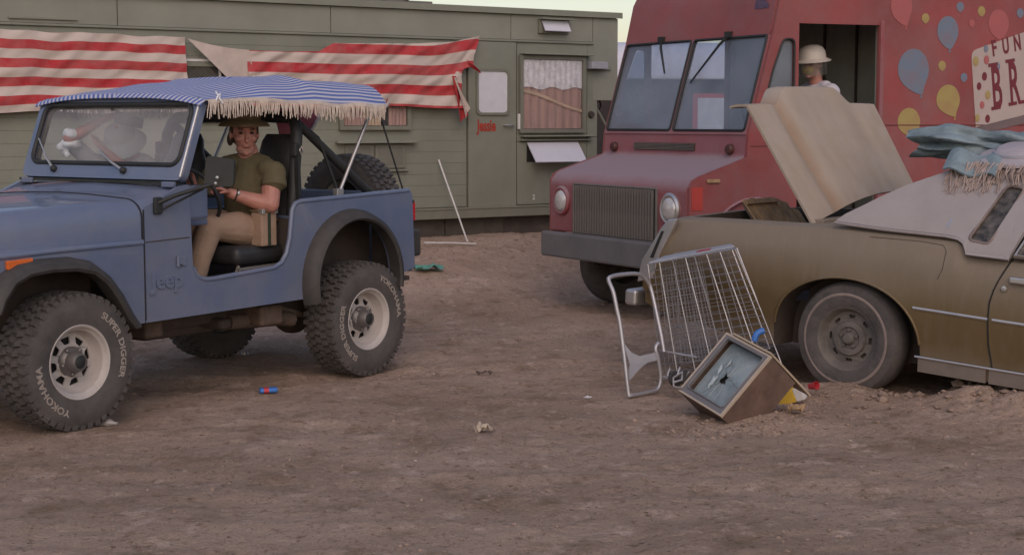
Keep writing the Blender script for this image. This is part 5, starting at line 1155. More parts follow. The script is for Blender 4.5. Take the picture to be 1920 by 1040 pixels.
# --- roll cage
for sy in (1, -1):
    MB().tube([(0.575, sy * 0.62, 0.64), (0.525, sy * 0.62, 1.15), (0.47, sy * 0.615, 1.62), (0.45, sy * 0.585, 1.70), (0.445, sy * 0.53, 1.735), (0.443, sy * 0.3, 1.74), (0.443, 0, 1.74)], 0.040, 12, cap=True).build('roll_hoop', M_['black'], JEEP, smooth=60)
    MB().tube([(0.43, sy * 0.59, 1.69), (0.36, sy * 0.60, 1.64), (-0.25, sy * 0.63, 1.20), (-0.42, sy * 0.63, 1.08)], 0.030, 10).build('roll_brace', M_['black'], JEEP, smooth=60)
    MB().tube([(0.35, sy * 0.60, 1.66), (0.27, sy * 0.62, 1.60), (0.125, sy * 0.66, 1.235)], 0.011, 7).build('canopy_strap', M_['black'], JEEP, smooth=60)
    MB().tube([(-0.225, sy * 0.66, 1.80), (0.12, sy * 0.66, 1.225)], 0.0125, 8).build('canopy_strut', M_['alu'], JEEP, smooth=60)
    MB().tube([(-0.225, sy * 0.68, 1.80), (-0.30, sy * 0.68, 1.72), (-0.50, sy * 0.70, 1.235)], 0.0065, 6).build('canopy_cord', M_['black'], JEEP)
    MB().box(0.09, 0.155, sy * 0.66 - 0.02, sy * 0.66 + 0.02, 1.19, 1.262).build('strut_clamp', M_['alu'], JEEP, bevel=0.005)
    bt = MB().box(0.50, 0.545, sy * 0.645 - 0.02, sy * 0.645 + 0.025, 1.48, 1.57).build('belt_reel', M_['black'], JEEP, bevel=0.01)
    MB().tube([(0.50, sy * 0.68, 1.55), (0.485, sy * 0.685, 1.52), (0.495, sy * 0.68, 1.49), (0.51, sy * 0.68, 1.52)], 0.006, 6, closed=True).build('belt_buckle', M_['alu'], bt, smooth=60)
    MB().box(0.515, 0.53, sy * 0.665 - 0.018, sy * 0.665 + 0.018, 0.75, 1.48).build('belt_strap', M_['black'], bt)
MB().tube([(1.37, 0.70, 1.80), (0.8, 0.70, 1.84), (0.44, 0.68, 1.84), (-0.22, 0.68, 1.815)], 0.011, 7).tube([(1.37, -0.70, 1.80), (0.8, -0.70, 1.84), (-0.22, -0.68, 1.815)], 0.011, 7).tube([(0.44, -0.70, 1.84), (0.44, -0.4, 1.93), (0.44, 0, 1.955), (0.44, 0.4, 1.93), (0.44, 0.70, 1.84)], 0.011, 7).tube([(-0.22, -0.68, 1.815), (-0.22, 0, 1.92), (-0.22, 0.68, 1.815)], 0.011, 7).build('canopy_frame', M_['alu'], JEEP, smooth=60)
# --- seats
for (yc, xo, nm) in ((0.385, 0.0, 'driver'), (-0.385, 0.10, 'mate')):
    cu = MB().box(0.50 + xo, 1.03 + xo, yc - 0.235, yc + 0.235, 0.80, 0.925).build('seat', M_['vinyl'], JEEP, bevel=0.05, seg=4, smooth=50)
    sec = []
    for (z, x_, hw, th) in ((0.80, 0.535, 0.22, 0.075), (1.0, 0.50, 0.235, 0.085), (1.25, 0.455, 0.235, 0.080), (1.42, 0.425, 0.20, 0.072), (1.50, 0.41, 0.155, 0.066), (1.58, 0.395, 0.14, 0.060), (1.625, 0.388, 0.11, 0.045)):
        sec.append([(x_ + xo + th * math.cos(R(a)) * (1 if abs(math.cos(R(a))) < .99 else 1), yc + hw * (abs(math.sin(R(a))) ** 0.6) * (1 if math.sin(R(a)) >= 0 else -1), z) for a in range(0, 360, 20)])
    MB().loft(sec).build('backrest', M_['vinyl'], cu, smooth=60)
    MB().tube([(0.98 + xo, yc + 0.20, 0.80), (1.05 + xo, yc + 0.20, 0.66)], 0.012, 6).tube([(0.55 + xo, yc + 0.20, 0.80), (0.55 + xo, yc + 0.20, 0.63)], 0.012, 6).tube([(0.5 + xo, yc + 0.215, 0.79), (1.0 + xo, yc + 0.215, 0.775)], 0.014, 6).tube([(0.98 + xo, yc - 0.20, 0.80), (1.02 + xo, yc - 0.20, 0.63)], 0.012, 6).build('seat_frame', M_['truckgrey'], cu)
# steering wheel
SWC = Vector((1.135, 0.385, 1.245)); SWN = Vector((-0.90, 0, 0.435)).normalized(); SWY = Vector((0, 1, 0)); SWU = SWY.cross(SWN).normalized() * -1
def sw(a, r_=0.185): return SWC + SWY * (r_ * math.cos(R(a))) + SWU * (r_ * math.sin(R(a)))
stw = MB().tube([sw(i * 12) for i in range(30)], 0.0135, 8, closed=True).build('steering_wheel', M_['black'], JEEP, smooth=60)
MB().tube([sw(0), SWC], 0.010, 6).tube([sw(180), SWC], 0.010, 6).tube([sw(270), SWC], 0.010, 6).blob(SWC, (0.04, 0.04, 0.04), 10).build('spokes', M_['black'], stw, smooth=60)
MB().tube([SWC, SWC - SWN * 0.35], 0.022, 8).build('steering_column', M_['black'], stw)
# --- wheels
tr_ = MB().lathe([(0.195, -0.10), (0.205, -0.118), (0.25, -0.132), (0.30, -0.137), (0.345, -0.130), (0.366, -0.118), (0.370, -0.09), (0.370, 0.09), (0.366, 0.118), (0.345, 0.130), (0.30, 0.137), (0.25, 0.132), (0.205, 0.118), (0.195, 0.10)], 60)
def lug(mb, a, da, h0, h1, r0, r1, sk=0.0, hk=0.0):
    vs = []
    for (rr, k) in ((r0, 1.0), (r1, 0.86)):
        for (da_, h) in ((-da, h0), (da, h0), (da + sk, h1), (-da + sk, h1)):
            hm = (h0 + h1) / 2; q = a + sk / 2 + (da_ - sk / 2) * k; hh = hm + (h - hm) * k
            vs.append((rr * math.cos(q), rr * math.sin(q), hh))
    mb.add(vs, [(0, 3, 2, 1), (4, 5, 6, 7), (0, 1, 5, 4), (1, 2, 6, 5), (2, 3, 7, 6), (3, 0, 4, 7)])
NL = 44
for i in range(NL):
    a = 2 * math.pi * i / NL; st_ = 2 * math.pi / NL
    lug(tr_, a, st_ * 0.34, 0.072, 0.126, 0.352, 0.384, st_ * 0.10)
    lug(tr_, a + st_ * 0.5, st_ * 0.34, 0.022, 0.070, 0.362, 0.390, -st_ * 0.15)
    lug(tr_, a, st_ * 0.34, -0.026, 0.018, 0.362, 0.390, st_ * 0.15)
    lug(tr_, a + st_ * 0.5, st_ * 0.34, -0.074, -0.030, 0.362, 0.390, -st_ * 0.15)
    lug(tr_, a, st_ * 0.34, -0.126, -0.078, 0.352, 0.384, -st_ * 0.10)
    if i % 2 == 0: lug(tr_, a, st_ * 0.36, 0.112, 0.130, 0.345, 0.372, 0)
rimm = MB().lathe([(0.195, -0.10), (0.185, -0.06), (0.180, 0.03), (0.188, 0.085), (0.205, 0.098), (0.213, 0.116), (0.207, 0.123), (0.197, 0.118), (0.189, 0.100), (0.178, 0.092), (0.170, 0.06), (0.160, 0.030), (0.152, 0.022)], 48)
holes = [rpoly([(r_ * math.cos(R(a * 45 + 12 + d)), r_ * math.sin(R(a * 45 + 12 + d))) for (r_, d) in ((0.100, -11), (0.100, 11), (0.140, 14), (0.140, -14))], 0.008, 3) for a in range(8)]
vs, fs = sheet(arc_pts(0, 0, 0.156, 0, 352, 44), holes, 0.010)
rimm.add([(v_[0], v_[1], v_[2] + 0.022 + 0.022 * (1 - sstep(0.075, 0.13, math.hypot(v_[0], v_[1])))) for v_ in vs], fs)
bd = MB().lathe([(0.0, 0.0), (0.17, 0.0), (0.175, 0.01)], 24)
hubm = MB().lathe([(0.085, 0.035), (0.080, 0.05), (0.062, 0.065), (0.052, 0.115), (0.046, 0.125), (0.040, 0.126), (0.038, 0.118), (0.0, 0.118)], 24)
for i in range(5):
    a = R(i * 72 + 50); hubm.lathe([(0.014, 0.04), (0.013, 0.066), (0.008, 0.070), (0, 0.070)], 6, Matrix.Translation((0.073 * math.cos(a), 0.073 * math.sin(a), 0)))
cap = MB().lathe([(0.036, 0.119), (0.030, 0.124), (0, 0.125)], 16)
def arc_text(t, mid, size, rad, z):
    vs, fs = text_geo(t, size, 0.003, 1.22, 0.0012); wd = max(v_[0] for v_ in vs)
    out = []
    for v_ in vs:
        q = R(mid) - (v_[0] - wd / 2) / rad; r_ = rad - size * 0.35 + v_[1]
        out.append((r_ * math.cos(q), r_ * math.sin(q), z + v_[2] - 0.35 * max(0, r_ - 0.300) ** 1.3))
    return out, fs
def letters(flip):
    b = MB()
    for (t, m_) in (('SUPER DIGGER', 18), ('YOKOHAMA', 214)):
        b.add(*arc_text(t, m_ + (180 if flip else 0), 0.053, 0.292, 0.1372))
    return b
jm = {}
WPOS = [(WBASE, 1, 0, 0.0), (0.0, 1, 1, 0.0), (WBASE, -1, 0, 0.4), (0.0, -1, 1, 0.8)]
for (x_, sy, fl_, sp_) in WPOS:
    Mw = Matrix.Translation((x_, sy * 0.695, 0.382)) @ (WH if sy > 0 else Matrix.Rotation(math.pi, 4, 'Z') @ WH) @ Matrix.Rotation(sp_, 4, 'Z')
    if not jm:
        o = rimm.build('wheel', M_['rim'], JEEP, smooth=35, M=Mw); jm['r'] = o.data
        jm['t'] = tr_.build('tyre', M_['tyre'], o, smooth=30).data
        jm['h'] = hubm.build('hub', M_['hub'], o, smooth=35).data; jm['c'] = cap.build('hub_cap', M_['black'], o, smooth=40).data
        jm['b'] = bd.build('brake_drum', M_['hole'], o).data
        jm['l0'] = letters(False).build('lettering', M_['letter'], o).data
    else:
        o = inst(jm['r'], 'wheel', JEEP, Mw); inst(jm['t'], 'tyre', o); inst(jm['h'], 'hub', o); inst(jm['c'], 'hub_cap', o); inst(jm['b'], 'brake_drum', o)
        if fl_:
            if 'l1' not in jm: jm['l1'] = letters(True).build('lettering', M_['letter'], o).data
            else: inst(jm['l1'], 'lettering', o)
        else: inst(jm['l0'], 'lettering', o)
# spare on the tailgate
Ms = Matrix.Translation((-0.70, 0.04, 1.085)) @ frame((0, -1, 0), (0, 0, 1), (-1, 0, 0))
o = inst(jm['r'], 'spare_wheel', JEEP, Ms); inst(jm['t'], 'tyre', o); inst(jm['b'], 'brake_drum', o)
# --- underside
MB().box(-0.55, 3.2, 0.36, 0.44, 0.44, 0.56).box(-0.55, 3.2, -0.44, -0.36, 0.44, 0.56).build('chassis_rail', M_['under'], JEEP)
for x_ in (0.0, WBASE):
    ax = MB().tube([(x_, -0.68, 0.38), (x_, 0.68, 0.38)], 0.040, 10).blob((x_, 0.1 if x_ < 1 else 0.22, 0.37), (0.15, 0.14, 0.14), 14).build('axle', M_['under'], JEEP, smooth=60)
    for sy in (1, -1):
        MB().loft([[(x_ - 0.52 + 1.04 * t, sy * 0.45 - 0.03, 0.50 - 0.10 * math.sin(math.pi * t)), (x_ - 0.52 + 1.04 * t, sy * 0.45 + 0.03, 0.50 - 0.10 * math.sin(math.pi * t)), (x_ - 0.52 + 1.04 * t, sy * 0.45 + 0.03, 0.475 - 0.12 * math.sin(math.pi * t)), (x_ - 0.52 + 1.04 * t, sy * 0.45 - 0.03, 0.475 - 0.12 * math.sin(math.pi * t))] for t in [i / 10 for i in range(11)]]).build('leaf_spring', M_['rust'], JEEP)
MB().box(0.95, 1.55, -0.30, 0.34, 0.36, 0.52).box(1.0, 1.1, -0.55, 0.55, 0.40, 0.47).build('skid_plate', M_['under'], JEEP, bevel=0.03)
MB().box(0.62, 0.82, 0.30, 0.62, 0.40, 0.53).build('rusty_bracket', M_['rust'], JEEP, bevel=0.02); MB().box(1.62, 1.76, 0.40, 0.60, 0.42, 0.53).build('rusty_bracket', M_['rust'], JEEP, bevel=0.02)
MB().tube([(1.9, -0.35, 0.42), (1.2, -0.45, 0.40), (0.5, -0.45, 0.42), (0.1, -0.5, 0.55), (-0.6, -0.5, 0.50)], 0.028, 8).tube([(0.95, 0.45, 0.43), (0.55, 0.50, 0.42), (0.42, 0.50, 0.40)], 0.05, 8).build('exhaust', M_['rust'], JEEP, smooth=60)
MB().tube([(0.02, 0.1, 0.37), (1.2, 0.05, 0.45)], 0.03, 8).tube([(2.35, 0.2, 0.38), (1.4, 0.1, 0.45)], 0.026, 8).build('prop_shaft', M_['under'], JEEP, smooth=60)
MB().box(-0.45, -0.33, 0.55, 0.72, 0.56, 0.66).build('shackle_bracket', M_['rust'], JEEP, bevel=0.01)
# --- canopy and its fringe
def can(u, v):
    x = 1.455 - 1.70 * u; t = 2 * v - 1; at = abs(t)
    crown = lerp_poly([(0, 1.872), (0.12, 1.915), (0.35, 1.965), (0.6, 1.985), (0.85, 1.975), (1.0, 1.955)], u)
    edge = 1.832 + 0.012 * math.sin(u * 6.0) - 0.012 * (u < 0.02)
    z = edge + (crown - edge) * (1 - at ** (3.0 + 7.0 * sstep(0.05, 0.75, u)))
    amp = sstep(0.03, 0.2, u) * (0.35 + 0.65 * sstep(0.3, 0.8, at))
    z += amp * (0.016 * N(u * 5, t * 2.4, 7) + 0.012 * math.sin(u * 19 + t * 5) * N(u * 3, t * 3, 1) * 1.4)
    z -= 0.018 * math.sin(math.pi * min(1, u / 0.6)) ** 2 * (at < 2) * 0.4
    y = t * (0.775 + 0.006 * math.sin(u * 23)) + 0.014 * amp * N(u * 6, t * 3, 9) * 2
    # crease where the cloth folds over the hoop
    z += 0.018 * math.exp(-((u - 0.60) / 0.03) ** 2) * (1 - at ** 4)
    if u == 0: z -= 0.02
    return (x, y, z)
cno = MB().grid(can, 90, 90, uvfn=lambda u, v: (u * 1.7, (v - 0.5) * 1.55 + (1 if v > 0.5 else -1) * (lerp_poly([(0, 1.872), (0.12, 1.915), (0.35, 1.965), (0.6, 1.985), (0.85, 1.975), (1.0, 1.955)], u) - can(u, v)[2]) * 1.0)).build('canopy', M_['canopy'], JEEP, smooth=70, solid=0.006)
def edge_band(sy):
    return MB().grid(lambda u, v: (1.40 - 1.63 * u, sy * (0.781 + 0.004 * math.sin(u * 23) + 0.004 * v), can(0.032 + 0.955 * u, 1 if sy > 0 else 0)[2] + 0.004 - 0.022 * v), 60, 2)
for sy in (1, -1):
    edge_band(sy).build('canopy_hem', M_['cream'], cno, smooth=60, solid=0.005)
rnd = random.Random(5)
for sy in (1, -1):
    fr = MB()
    for i in range(185):
        u = (i + rnd.uniform(-0.3, 0.3)) / 184; x = 1.395 - 1.62 * u; z0 = can(0.035 + 0.95 * u, 1 if sy > 0 else 0)[2] - 0.012
        ln = rnd.uniform(0.065, 0.105); dx = rnd.gauss(0, 0.010) ; dy = rnd.gauss(0, 0.006)
        fr.tube([(x, sy * 0.786, z0), (x + dx * 0.4, sy * (0.788 + dy), z0 - ln * 0.5), (x + dx, sy * (0.786 + dy), z0 - ln)], [0.0045, 0.0042, 0.0030], 4)
    tag(fr.build('fringe', M_['cream'], cno), kind='stuff')
MB().tube([(1.34, 0.785, 1.83), (1.335, 0.80, 1.86), (1.31, 0.79, 1.875), (1.325, 0.80, 1.845), (1.30, 0.802, 1.815)], 0.0055, 6).tube([(1.335, 0.80, 1.86), (1.35, 0.795, 1.885)], 0.005, 6).build('tie_cord', M_['whitecloth'], cno, smooth=60)
# --- dark pink fringed cloth slung under the rear of the canopy
PO = JM @ Vector((-0.3, -0.2, 1.6)); PK = tag(empty('pink_cloth', PO, (0, 0, JROT)), 'dark pink fringed cloth slung under the rear of the canopy', 'cloth')
offp = Vector((-0.3, -0.2, 1.6))
def pk1(u, v):
    a = Vector((0.10, 0.02, 1.80)).lerp(Vector((-0.42, 0.04, 1.80)), u); b = Vector((-0.03, -0.02, 1.545)).lerp(Vector((-0.22, 0.06, 1.64)), u)
    p = a.lerp(b, v); p.y += 0.02 * math.sin(u * 5 + v * 3); return p - offp
MB().grid(pk1, 16, 16, uvfn=lambda u, v: (u, v)).build('near_fold', M_['pinkcloth'], PK, smooth=70, solid=0.006)
def pk2(u, v):
    a = Vector((-0.18, 0.66, 1.885)).lerp(Vector((-0.62, 0.46, 1.86)), u); b = Vector((-0.18, 0.64, 1.80)).lerp(Vector((-0.60, 0.44, 1.84)), u)
    p = a.lerp(b, v); p.z -= 0.025 * math.sin(u * 3.1) - 0.012 * math.sin(u * 14) * (1 - v); p.y += 0.02 * math.sin(u * 9); return p - offp
MB().grid(pk2, 24, 8, uvfn=lambda u, v: (u, v)).build('rear_fold', M_['pinkcloth'], PK, smooth=70, solid=0.006)
hm = MB().tube([pk2(i / 20.0, 1.0) + Vector((0, 0.01, -0.008)) for i in range(21)], [0.016 + 0.010 * (i / 20.0) + 0.004 * math.sin(i * 1.7) for i in range(21)], 8)
hm.tube([pk1(1.0, i / 8.0) + Vector((0, 0.012, 0)) for i in range(9)], 0.012, 6)
hm.build('hem', M_['cream'], PK, smooth=60)
f2 = MB()
for i in range(40):
    p = pk2(i / 39.0, 1.0); f2.tube([p + Vector((0, 0.012, -0.01)), p + Vector((rnd.gauss(0, 0.008), 0.014, -0.045 - 0.02 * rnd.random()))], [0.004, 0.003], 4)
tag(f2.build('fringe', M_['cream'], PK), kind='stuff')
# ------------------------------------------------------------------ people
def head_into(mb, M, jaw=1.0):
    mb.blob((-0.012, 0, 0.035), (0.096, 0.076, 0.098), 16, M)            # skull
    mb.blob((0.030, 0, -0.020), (0.060, 0.060, 0.080), 14, M)            # face
    mb.blob((0.036, 0, -0.078), (0.046, 0.048 * jaw, 0.036), 12, M)      # jaw
    mb.blob((0.074, 0, -0.098), (0.020, 0.024, 0.017), 10, M)            # chin
    mb.blob((0.078, 0, 0.040), (0.018, 0.056, 0.013), 10, M)             # brow
    mb.blob((0.093, 0, -0.004), (0.013, 0.010, 0.030), 8, M)             # nose bridge
    mb.blob((0.106, 0, -0.026), (0.017, 0.016, 0.014), 8, M)             # nose tip
    for s_ in (1, -1):
        mb.blob((0.066, s_ * 0.040, -0.018), (0.026, 0.022, 0.022), 10, M)   # cheek
        mb.blob((-0.005, s_ * 0.078, 0.0), (0.020, 0.009, 0.032), 8, M)      # ear
    mb.blob((0.086, 0, -0.060), (0.014, 0.026, 0.010), 8, M)             # mouth mound
def face_parts(M, parent, off, brow=True):
    for s_ in (1, -1):
        MB().blob((0.078, s_ * 0.031, 0.016), (0.011, 0.013, 0.0075), 8, M).build('eye', M_['eye'], parent, off=off, smooth=60)
        MB().blob((0.090, s_ * 0.031, 0.038), (0.008, 0.019, 0.005), 8, M).build('eyebrow', M_['hair'], parent, off=off, smooth=60)
    MB().blob((0.0985, 0, -0.062), (0.004, 0.019, 0.0026), 8, M).build('mouth', M_['lip'], parent, off=off, smooth=60)
def hand_into(mb, wrist, knuck, grip_n, axis, r_=0.0085, curl=1.0):
    """palm from wrist to knuckles, five fingers curling about 'axis' towards grip_n"""
    w_, k_, g_, a_ = Vector(wrist), Vector(knuck), Vector(grip_n).normalized(), Vector(axis).normalized()
    d = (k_ - w_).normalized()
    for t in (-0.030, -0.010, 0.010, 0.030):
        mb.limb([w_ + a_ * t * 0.6, k_ + a_ * t], [0.016, 0.0125], 8)
    for (t, ln) in ((-0.031, 0.070), (-0.0105, 0.082), (0.0105, 0.086), (0.031, 0.074)):
        p0 = k_ + a_ * t; p1 = p0 + d * (ln * 0.42) + g_ * (0.010 * curl); p2 = p1 + (d * (1 - curl * 0.8) + g_ * curl).normalized() * ln * 0.33; p3 = p2 + (g_ * 0.6 - d * 0.8 * curl + d * (1 - curl)).normalized() * ln * 0.28
        mb.limb([p0, p1, p2, p3], [r_ * 1.15, r_ * 1.05, r_ * 0.95, r_ * 0.8], 8)
    b = w_ + d * 0.030 + a_ * 0.030; q = b + d * 0.035 + a_ * 0.028 + g_ * 0.015; e = q + d * 0.028 + g_ * 0.016 - a_ * 0.004
    mb.limb([b, q, e], [r_ * 1.5, r_ * 1.2, r_ * 0.95], 8)

# --- driver
doff = Vector((0.68, 0.385, 0.93)); DP = tag(empty('person', JM @ doff, (0, 0, JROT)), 'person in olive t-shirt, khaki trousers and brimmed hat at the wheel of the blue jeep', 'person')
HM = Matrix.Translation((0.715, 0.385, 1.622)) @ Matrix.Rotation(R(54), 4, 'Z') @ Matrix.Rotation(R(4), 4, 'Y') @ Matrix.Scale(1.13, 4)
b = MB(); head_into(b, HM, 1.16)
b.limb([(0.69, 0.385, 1.53), (0.67, 0.385, 1.43)], [0.066, 0.078])
b.limb([(0.66, 0.57, 1.385), (0.745, 0.640, 1.180)], [0.068, 0.057]); b.limb([(0.745, 0.640, 1.180), (0.80, 0.60, 1.195), (0.955, 0.495, 1.255)], [0.055, 0.055, 0.032])
gl = sw(160) ; gr_ = sw(40)
hand_into(b, (0.955, 0.495, 1.255), (1.035, 0.47, 1.285), (0.3, 0.0, -1), (0.3, 0.9, 0.1))
b.limb([(0.80, 0.20, 1.385), (0.92, 0.135, 1.20)], [0.062, 0.050]); b.limb([(0.92, 0.135, 1.20), (1.06, 0.245, 1.36)], [0.048, 0.030])
hand_into(b, (1.06, 0.245, 1.36), (1.115, 0.285, 1.405), (0.7, 0, -0.7), (0.2, 0.9, 0.1))
b.limb([(0.64, 0.385, 1.35), (0.68, 0.385, 1.0)], [0.10, 0.11])
b.build('body', M_['skin'], DP, off=doff, remesh=0.0055, smod=3)
face_parts(HM, DP, doff)
sh = MB()
sh.limb([(0.66, 0.385, 1.40), (0.665, 0.385, 1.28), (0.69, 0.385, 1.10), (0.70, 0.385, 0.99)], [0.115, 0.148, 0.150, 0.155], 16)
sh.limb([(0.655, 0.49, 1.375), (0.665, 0.49, 1.22), (0.69, 0.46, 1.05)], [0.080, 0.092, 0.10], 14); sh.limb([(0.70, 0.28, 1.375), (0.68, 0.28, 1.22), (0.69, 0.31, 1.05)], [0.080, 0.092, 0.10], 14)
sh.limb([(0.665, 0.54, 1.40), (0.655, 0.585, 1.375), (0.682, 0.612, 1.325)], [0.072, 0.082, 0.080], 14); sh.tube([(0.682, 0.612, 1.325), (0.692, 0.620, 1.290)], [0.083, 0.085], 14)
sh.limb([(0.73, 0.245, 1.415), (0.80, 0.205, 1.375), (0.86, 0.170, 1.28)], [0.074, 0.080, 0.072], 14)
sh.limb([(0.655, 0.50, 1.430), (0.67, 0.40, 1.450), (0.74, 0.27, 1.430)], [0.062, 0.074, 0.062], 12)
sh.build('shirt', M_['olive'], DP, off=doff, remesh=0.008, smod=5)
tr = MB()
tr.limb([(0.66, 0.46, 0.985), (0.88, 0.475, 1.03), (1.10, 0.465, 1.045), (1.125, 0.46, 1.0), (1.19, 0.455, 0.84), (1.23, 0.45, 0.70)], [0.115, 0.108, 0.082, 0.082, 0.070, 0.064], 14)
tr.limb([(0.66, 0.31, 0.985), (0.88, 0.29, 1.04), (1.12, 0.275, 1.075), (1.15, 0.27, 1.02), (1.25, 0.26, 0.84), (1.31, 0.26, 0.70)], [0.115, 0.108, 0.082, 0.082, 0.070, 0.064], 14)
tr.blob((0.655, 0.385, 0.985), (0.13, 0.18, 0.115), 14)
tr.build('trousers', M_['khaki'], DP, off=doff, remesh=0.009, smod=4)
bt = MB()
for (x_, y_) in ((1.27, 0.45), (1.36, 0.26)): bt.limb([(x_ - 0.03, y_, 0.70), (x_ + 0.0, y_, 0.665), (x_ + 0.15, y_, 0.655)], [0.05, 0.045, 0.038], 10)
bt.build('shoes', M_['vinyl'], DP, off=doff, remesh=0.008)
MB().tube([(0.66 + 0.155 * math.cos(i * 0.2618), 0.385 + 0.205 * math.sin(i * 0.2618), 1.075 - 0.01 * math.cos(i * 0.2618)) for i in range(24)], 0.016, 6, closed=True).build('belt', mat('brown_belt', (0.05, 0.03, 0.02), 0.6), DP, off=doff, smooth=60)
# watch
wd_ = Vector((0.155, -0.105, 0.06)).normalized(); wa = Vector((0.925, 0.515, 1.244))
e1 = wd_.orthogonal().normalized(); e2 = wd_.cross(e1)
wt = MB().tube([wa + e1 * 0.034 * math.cos(i * 0.4488) + e2 * 0.034 * math.sin(i * 0.4488) for i in range(14)], 0.007, 6, closed=True, flat=1.0).build('watch', M_['black'], DP, off=doff, smooth=60)
MB().blob((0.932, 0.548, 1.255), (0.013, 0.012, 0.017), 10).build('watch_face', M_['alu'], wt, off=doff, smooth=60)
# hair and hat
hr = MB()
for s_ in (1, -1):
    hr.blob((-0.040, s_ * 0.066, 0.000), (0.045, 0.018, 0.055), 10, HM); hr.blob((0.012, s_ * 0.072, 0.030), (0.022, 0.009, 0.030), 8, HM)
hr.blob((-0.075, 0, -0.010), (0.034, 0.070, 0.070), 10, HM); hr.blob((-0.05, -0.074, -0.03), (0.035, 0.020, 0.040), 8, HM)
hr.build('hair', M_['hair'], DP, off=doff, remesh=0.006)
MB().blob((0.054, 0, -0.092), (0.035, 0.044, 0.020), 10, HM).build('stubble', M_['beard'], DP, off=doff, smooth=60)
HT = HM @ Matrix.Translation((-0.006, 0, 0.088)) @ Matrix.Rotation(R(-3), 4, 'Y') @ Matrix.Scale(1.12, 4, (1, 0, 0))
MB().lathe([(0.142, -0.040), (0.144, -0.034), (0.124, -0.014), (0.098, -0.006), (0.094, 0.0), (0.092, 0.03), (0.085, 0.062), (0.060, 0.080), (0.0, 0.078)], 28, HT).build('hat', M_['hat'], DP, off=doff, smooth=50, solid=0.004)

# --- case wedged beside the driver
KO = Vector((0.765, 0.590, 0.915)); KS = tag(empty('canvas_case', JM @ KO, (0, 0, JROT)), 'upright khaki case with dark green strap on the jeep driver seat', 'case')
MB().box(-0.072, 0.066, -0.045, 0.055, 0, 0.215).build('case_body', M_['khaki'], KS, bevel=0.010)
MB().box(-0.012, 0.012, 0.0555, 0.060, 0.004, 0.215).build('strap', mat('green_web', (0.03, 0.045, 0.03), 0.9), KS)
MB().box(-0.075, 0.069, -0.048, 0.058, 0.216, 0.235).build('case_lid', M_['hat'], KS, bevel=0.006)
for x_ in (-0.06, 0.055): MB().box(x_ - 0.014, x_ + 0.014, 0.03, 0.066, 0.206, 0.239).build('clasp', M_['alu'], KS, bevel=0.004)

# --- passenger bent forward behind the windscreen
poff = Vector((0.78, -0.385, 0.93)); PP_ = tag(empty('person', JM @ poff, (0, 0, JROT)), 'person in pale grey hooded top bending forward behind the jeep windscreen', 'person')
HP = Matrix.Translation((1.09, -0.36, 1.56)) @ Matrix.Rotation(R(20), 4, 'Z') @ Matrix.Rotation(R(38), 4, 'Y')
b = MB(); head_into(b, HP)
b.limb([(1.02, -0.37, 1.50), (0.96, -0.38, 1.42)], [0.055, 0.065])
b.limb([(1.36, -0.56, 1.60), (1.30, -0.50, 1.64), (1.22, -0.44, 1.70)], [0.042, 0.038, 0.028]); hand_into(b, (1.22, -0.44, 1.70), (1.16, -0.40, 1.735), (0.2, 0, -1), (0.6, 0.6, 0.3), curl=0.4)
b.limb([(1.12, -0.20, 1.30), (1.17, -0.28, 1.42), (1.22, -0.35, 1.50)], [0.046, 0.040, 0.028]); hand_into(b, (1.22, -0.35, 1.50), (1.245, -0.385, 1.555), (0.4, -0.4, 0.4), (0.7, 0.5, -0.1), curl=0.4)
b.limb([(0.90, -0.385, 1.3), (0.75, -0.385, 1.0)], [0.10, 0.11])
b.build('body', M_['skin'], PP_, off=poff, remesh=0.0065, smod=3)
face_parts(HP, PP_, poff)
c = MB()
c.limb([(0.94, -0.385, 1.36), (0.86, -0.385, 1.18), (0.76, -0.385, 1.0)], [0.145, 0.155, 0.160], 16)
c.limb([(0.94, -0.20, 1.36), (1.03, -0.18, 1.26), (1.12, -0.20, 1.29)], [0.075, 0.065, 0.058], 12)
c.limb([(0.96, -0.55, 1.38), (1.15, -0.62, 1.45), (1.30, -0.60, 1.56)], [0.075, 0.062, 0.055], 12)
c.limb([(0.78, -0.47, 0.99), (1.10, -0.48, 1.05), (1.22, -0.47, 0.75)], [0.11, 0.085, 0.06], 12); c.limb([(0.78, -0.31, 0.99), (1.10, -0.30, 1.05), (1.22, -0.30, 0.75)], [0.11, 0.085, 0.06], 12)
c.build('clothes', M_['greycloth'], PP_, off=poff, remesh=0.009, smod=5)
cu_ = MB(); rq = random.Random(31)
for k in range(16):
    c_ = Vector((1.345, -0.575, 1.585)) + Vector((rq.uniform(-0.04, 0.03), rq.uniform(-0.045, 0.045), rq.uniform(-0.045, 0.045))); cu_.blob(c_, (rq.uniform(0.025, 0.05), rq.uniform(0.03, 0.055), rq.uniform(0.022, 0.042)), 8)
for k in range(5):
    c_ = Vector((1.38, -0.60, 1.53)) + Vector((rq.uniform(-0.02, 0.02), rq.uniform(-0.03, 0.03), rq.uniform(-0.04, 0.03))); cu_.blob(c_, (0.02, rq.uniform(0.015, 0.03), rq.uniform(0.02, 0.04)), 8)
cu_.build('rolled_cuff', M_['whitecloth'], PP_, off=poff, remesh=0.007, smod=2)
hd = MB().lathe([(0.150, -0.075), (0.153, -0.068), (0.125, -0.020), (0.098, 0.0), (0.094, 0.03), (0.082, 0.060), (0.05, 0.075), (0, 0.070)], 28, HP @ Matrix.Translation((-0.01, 0, 0.055)))
hd.build('hood', M_['greycloth'], PP_, off=poff, smooth=50, solid=0.006)

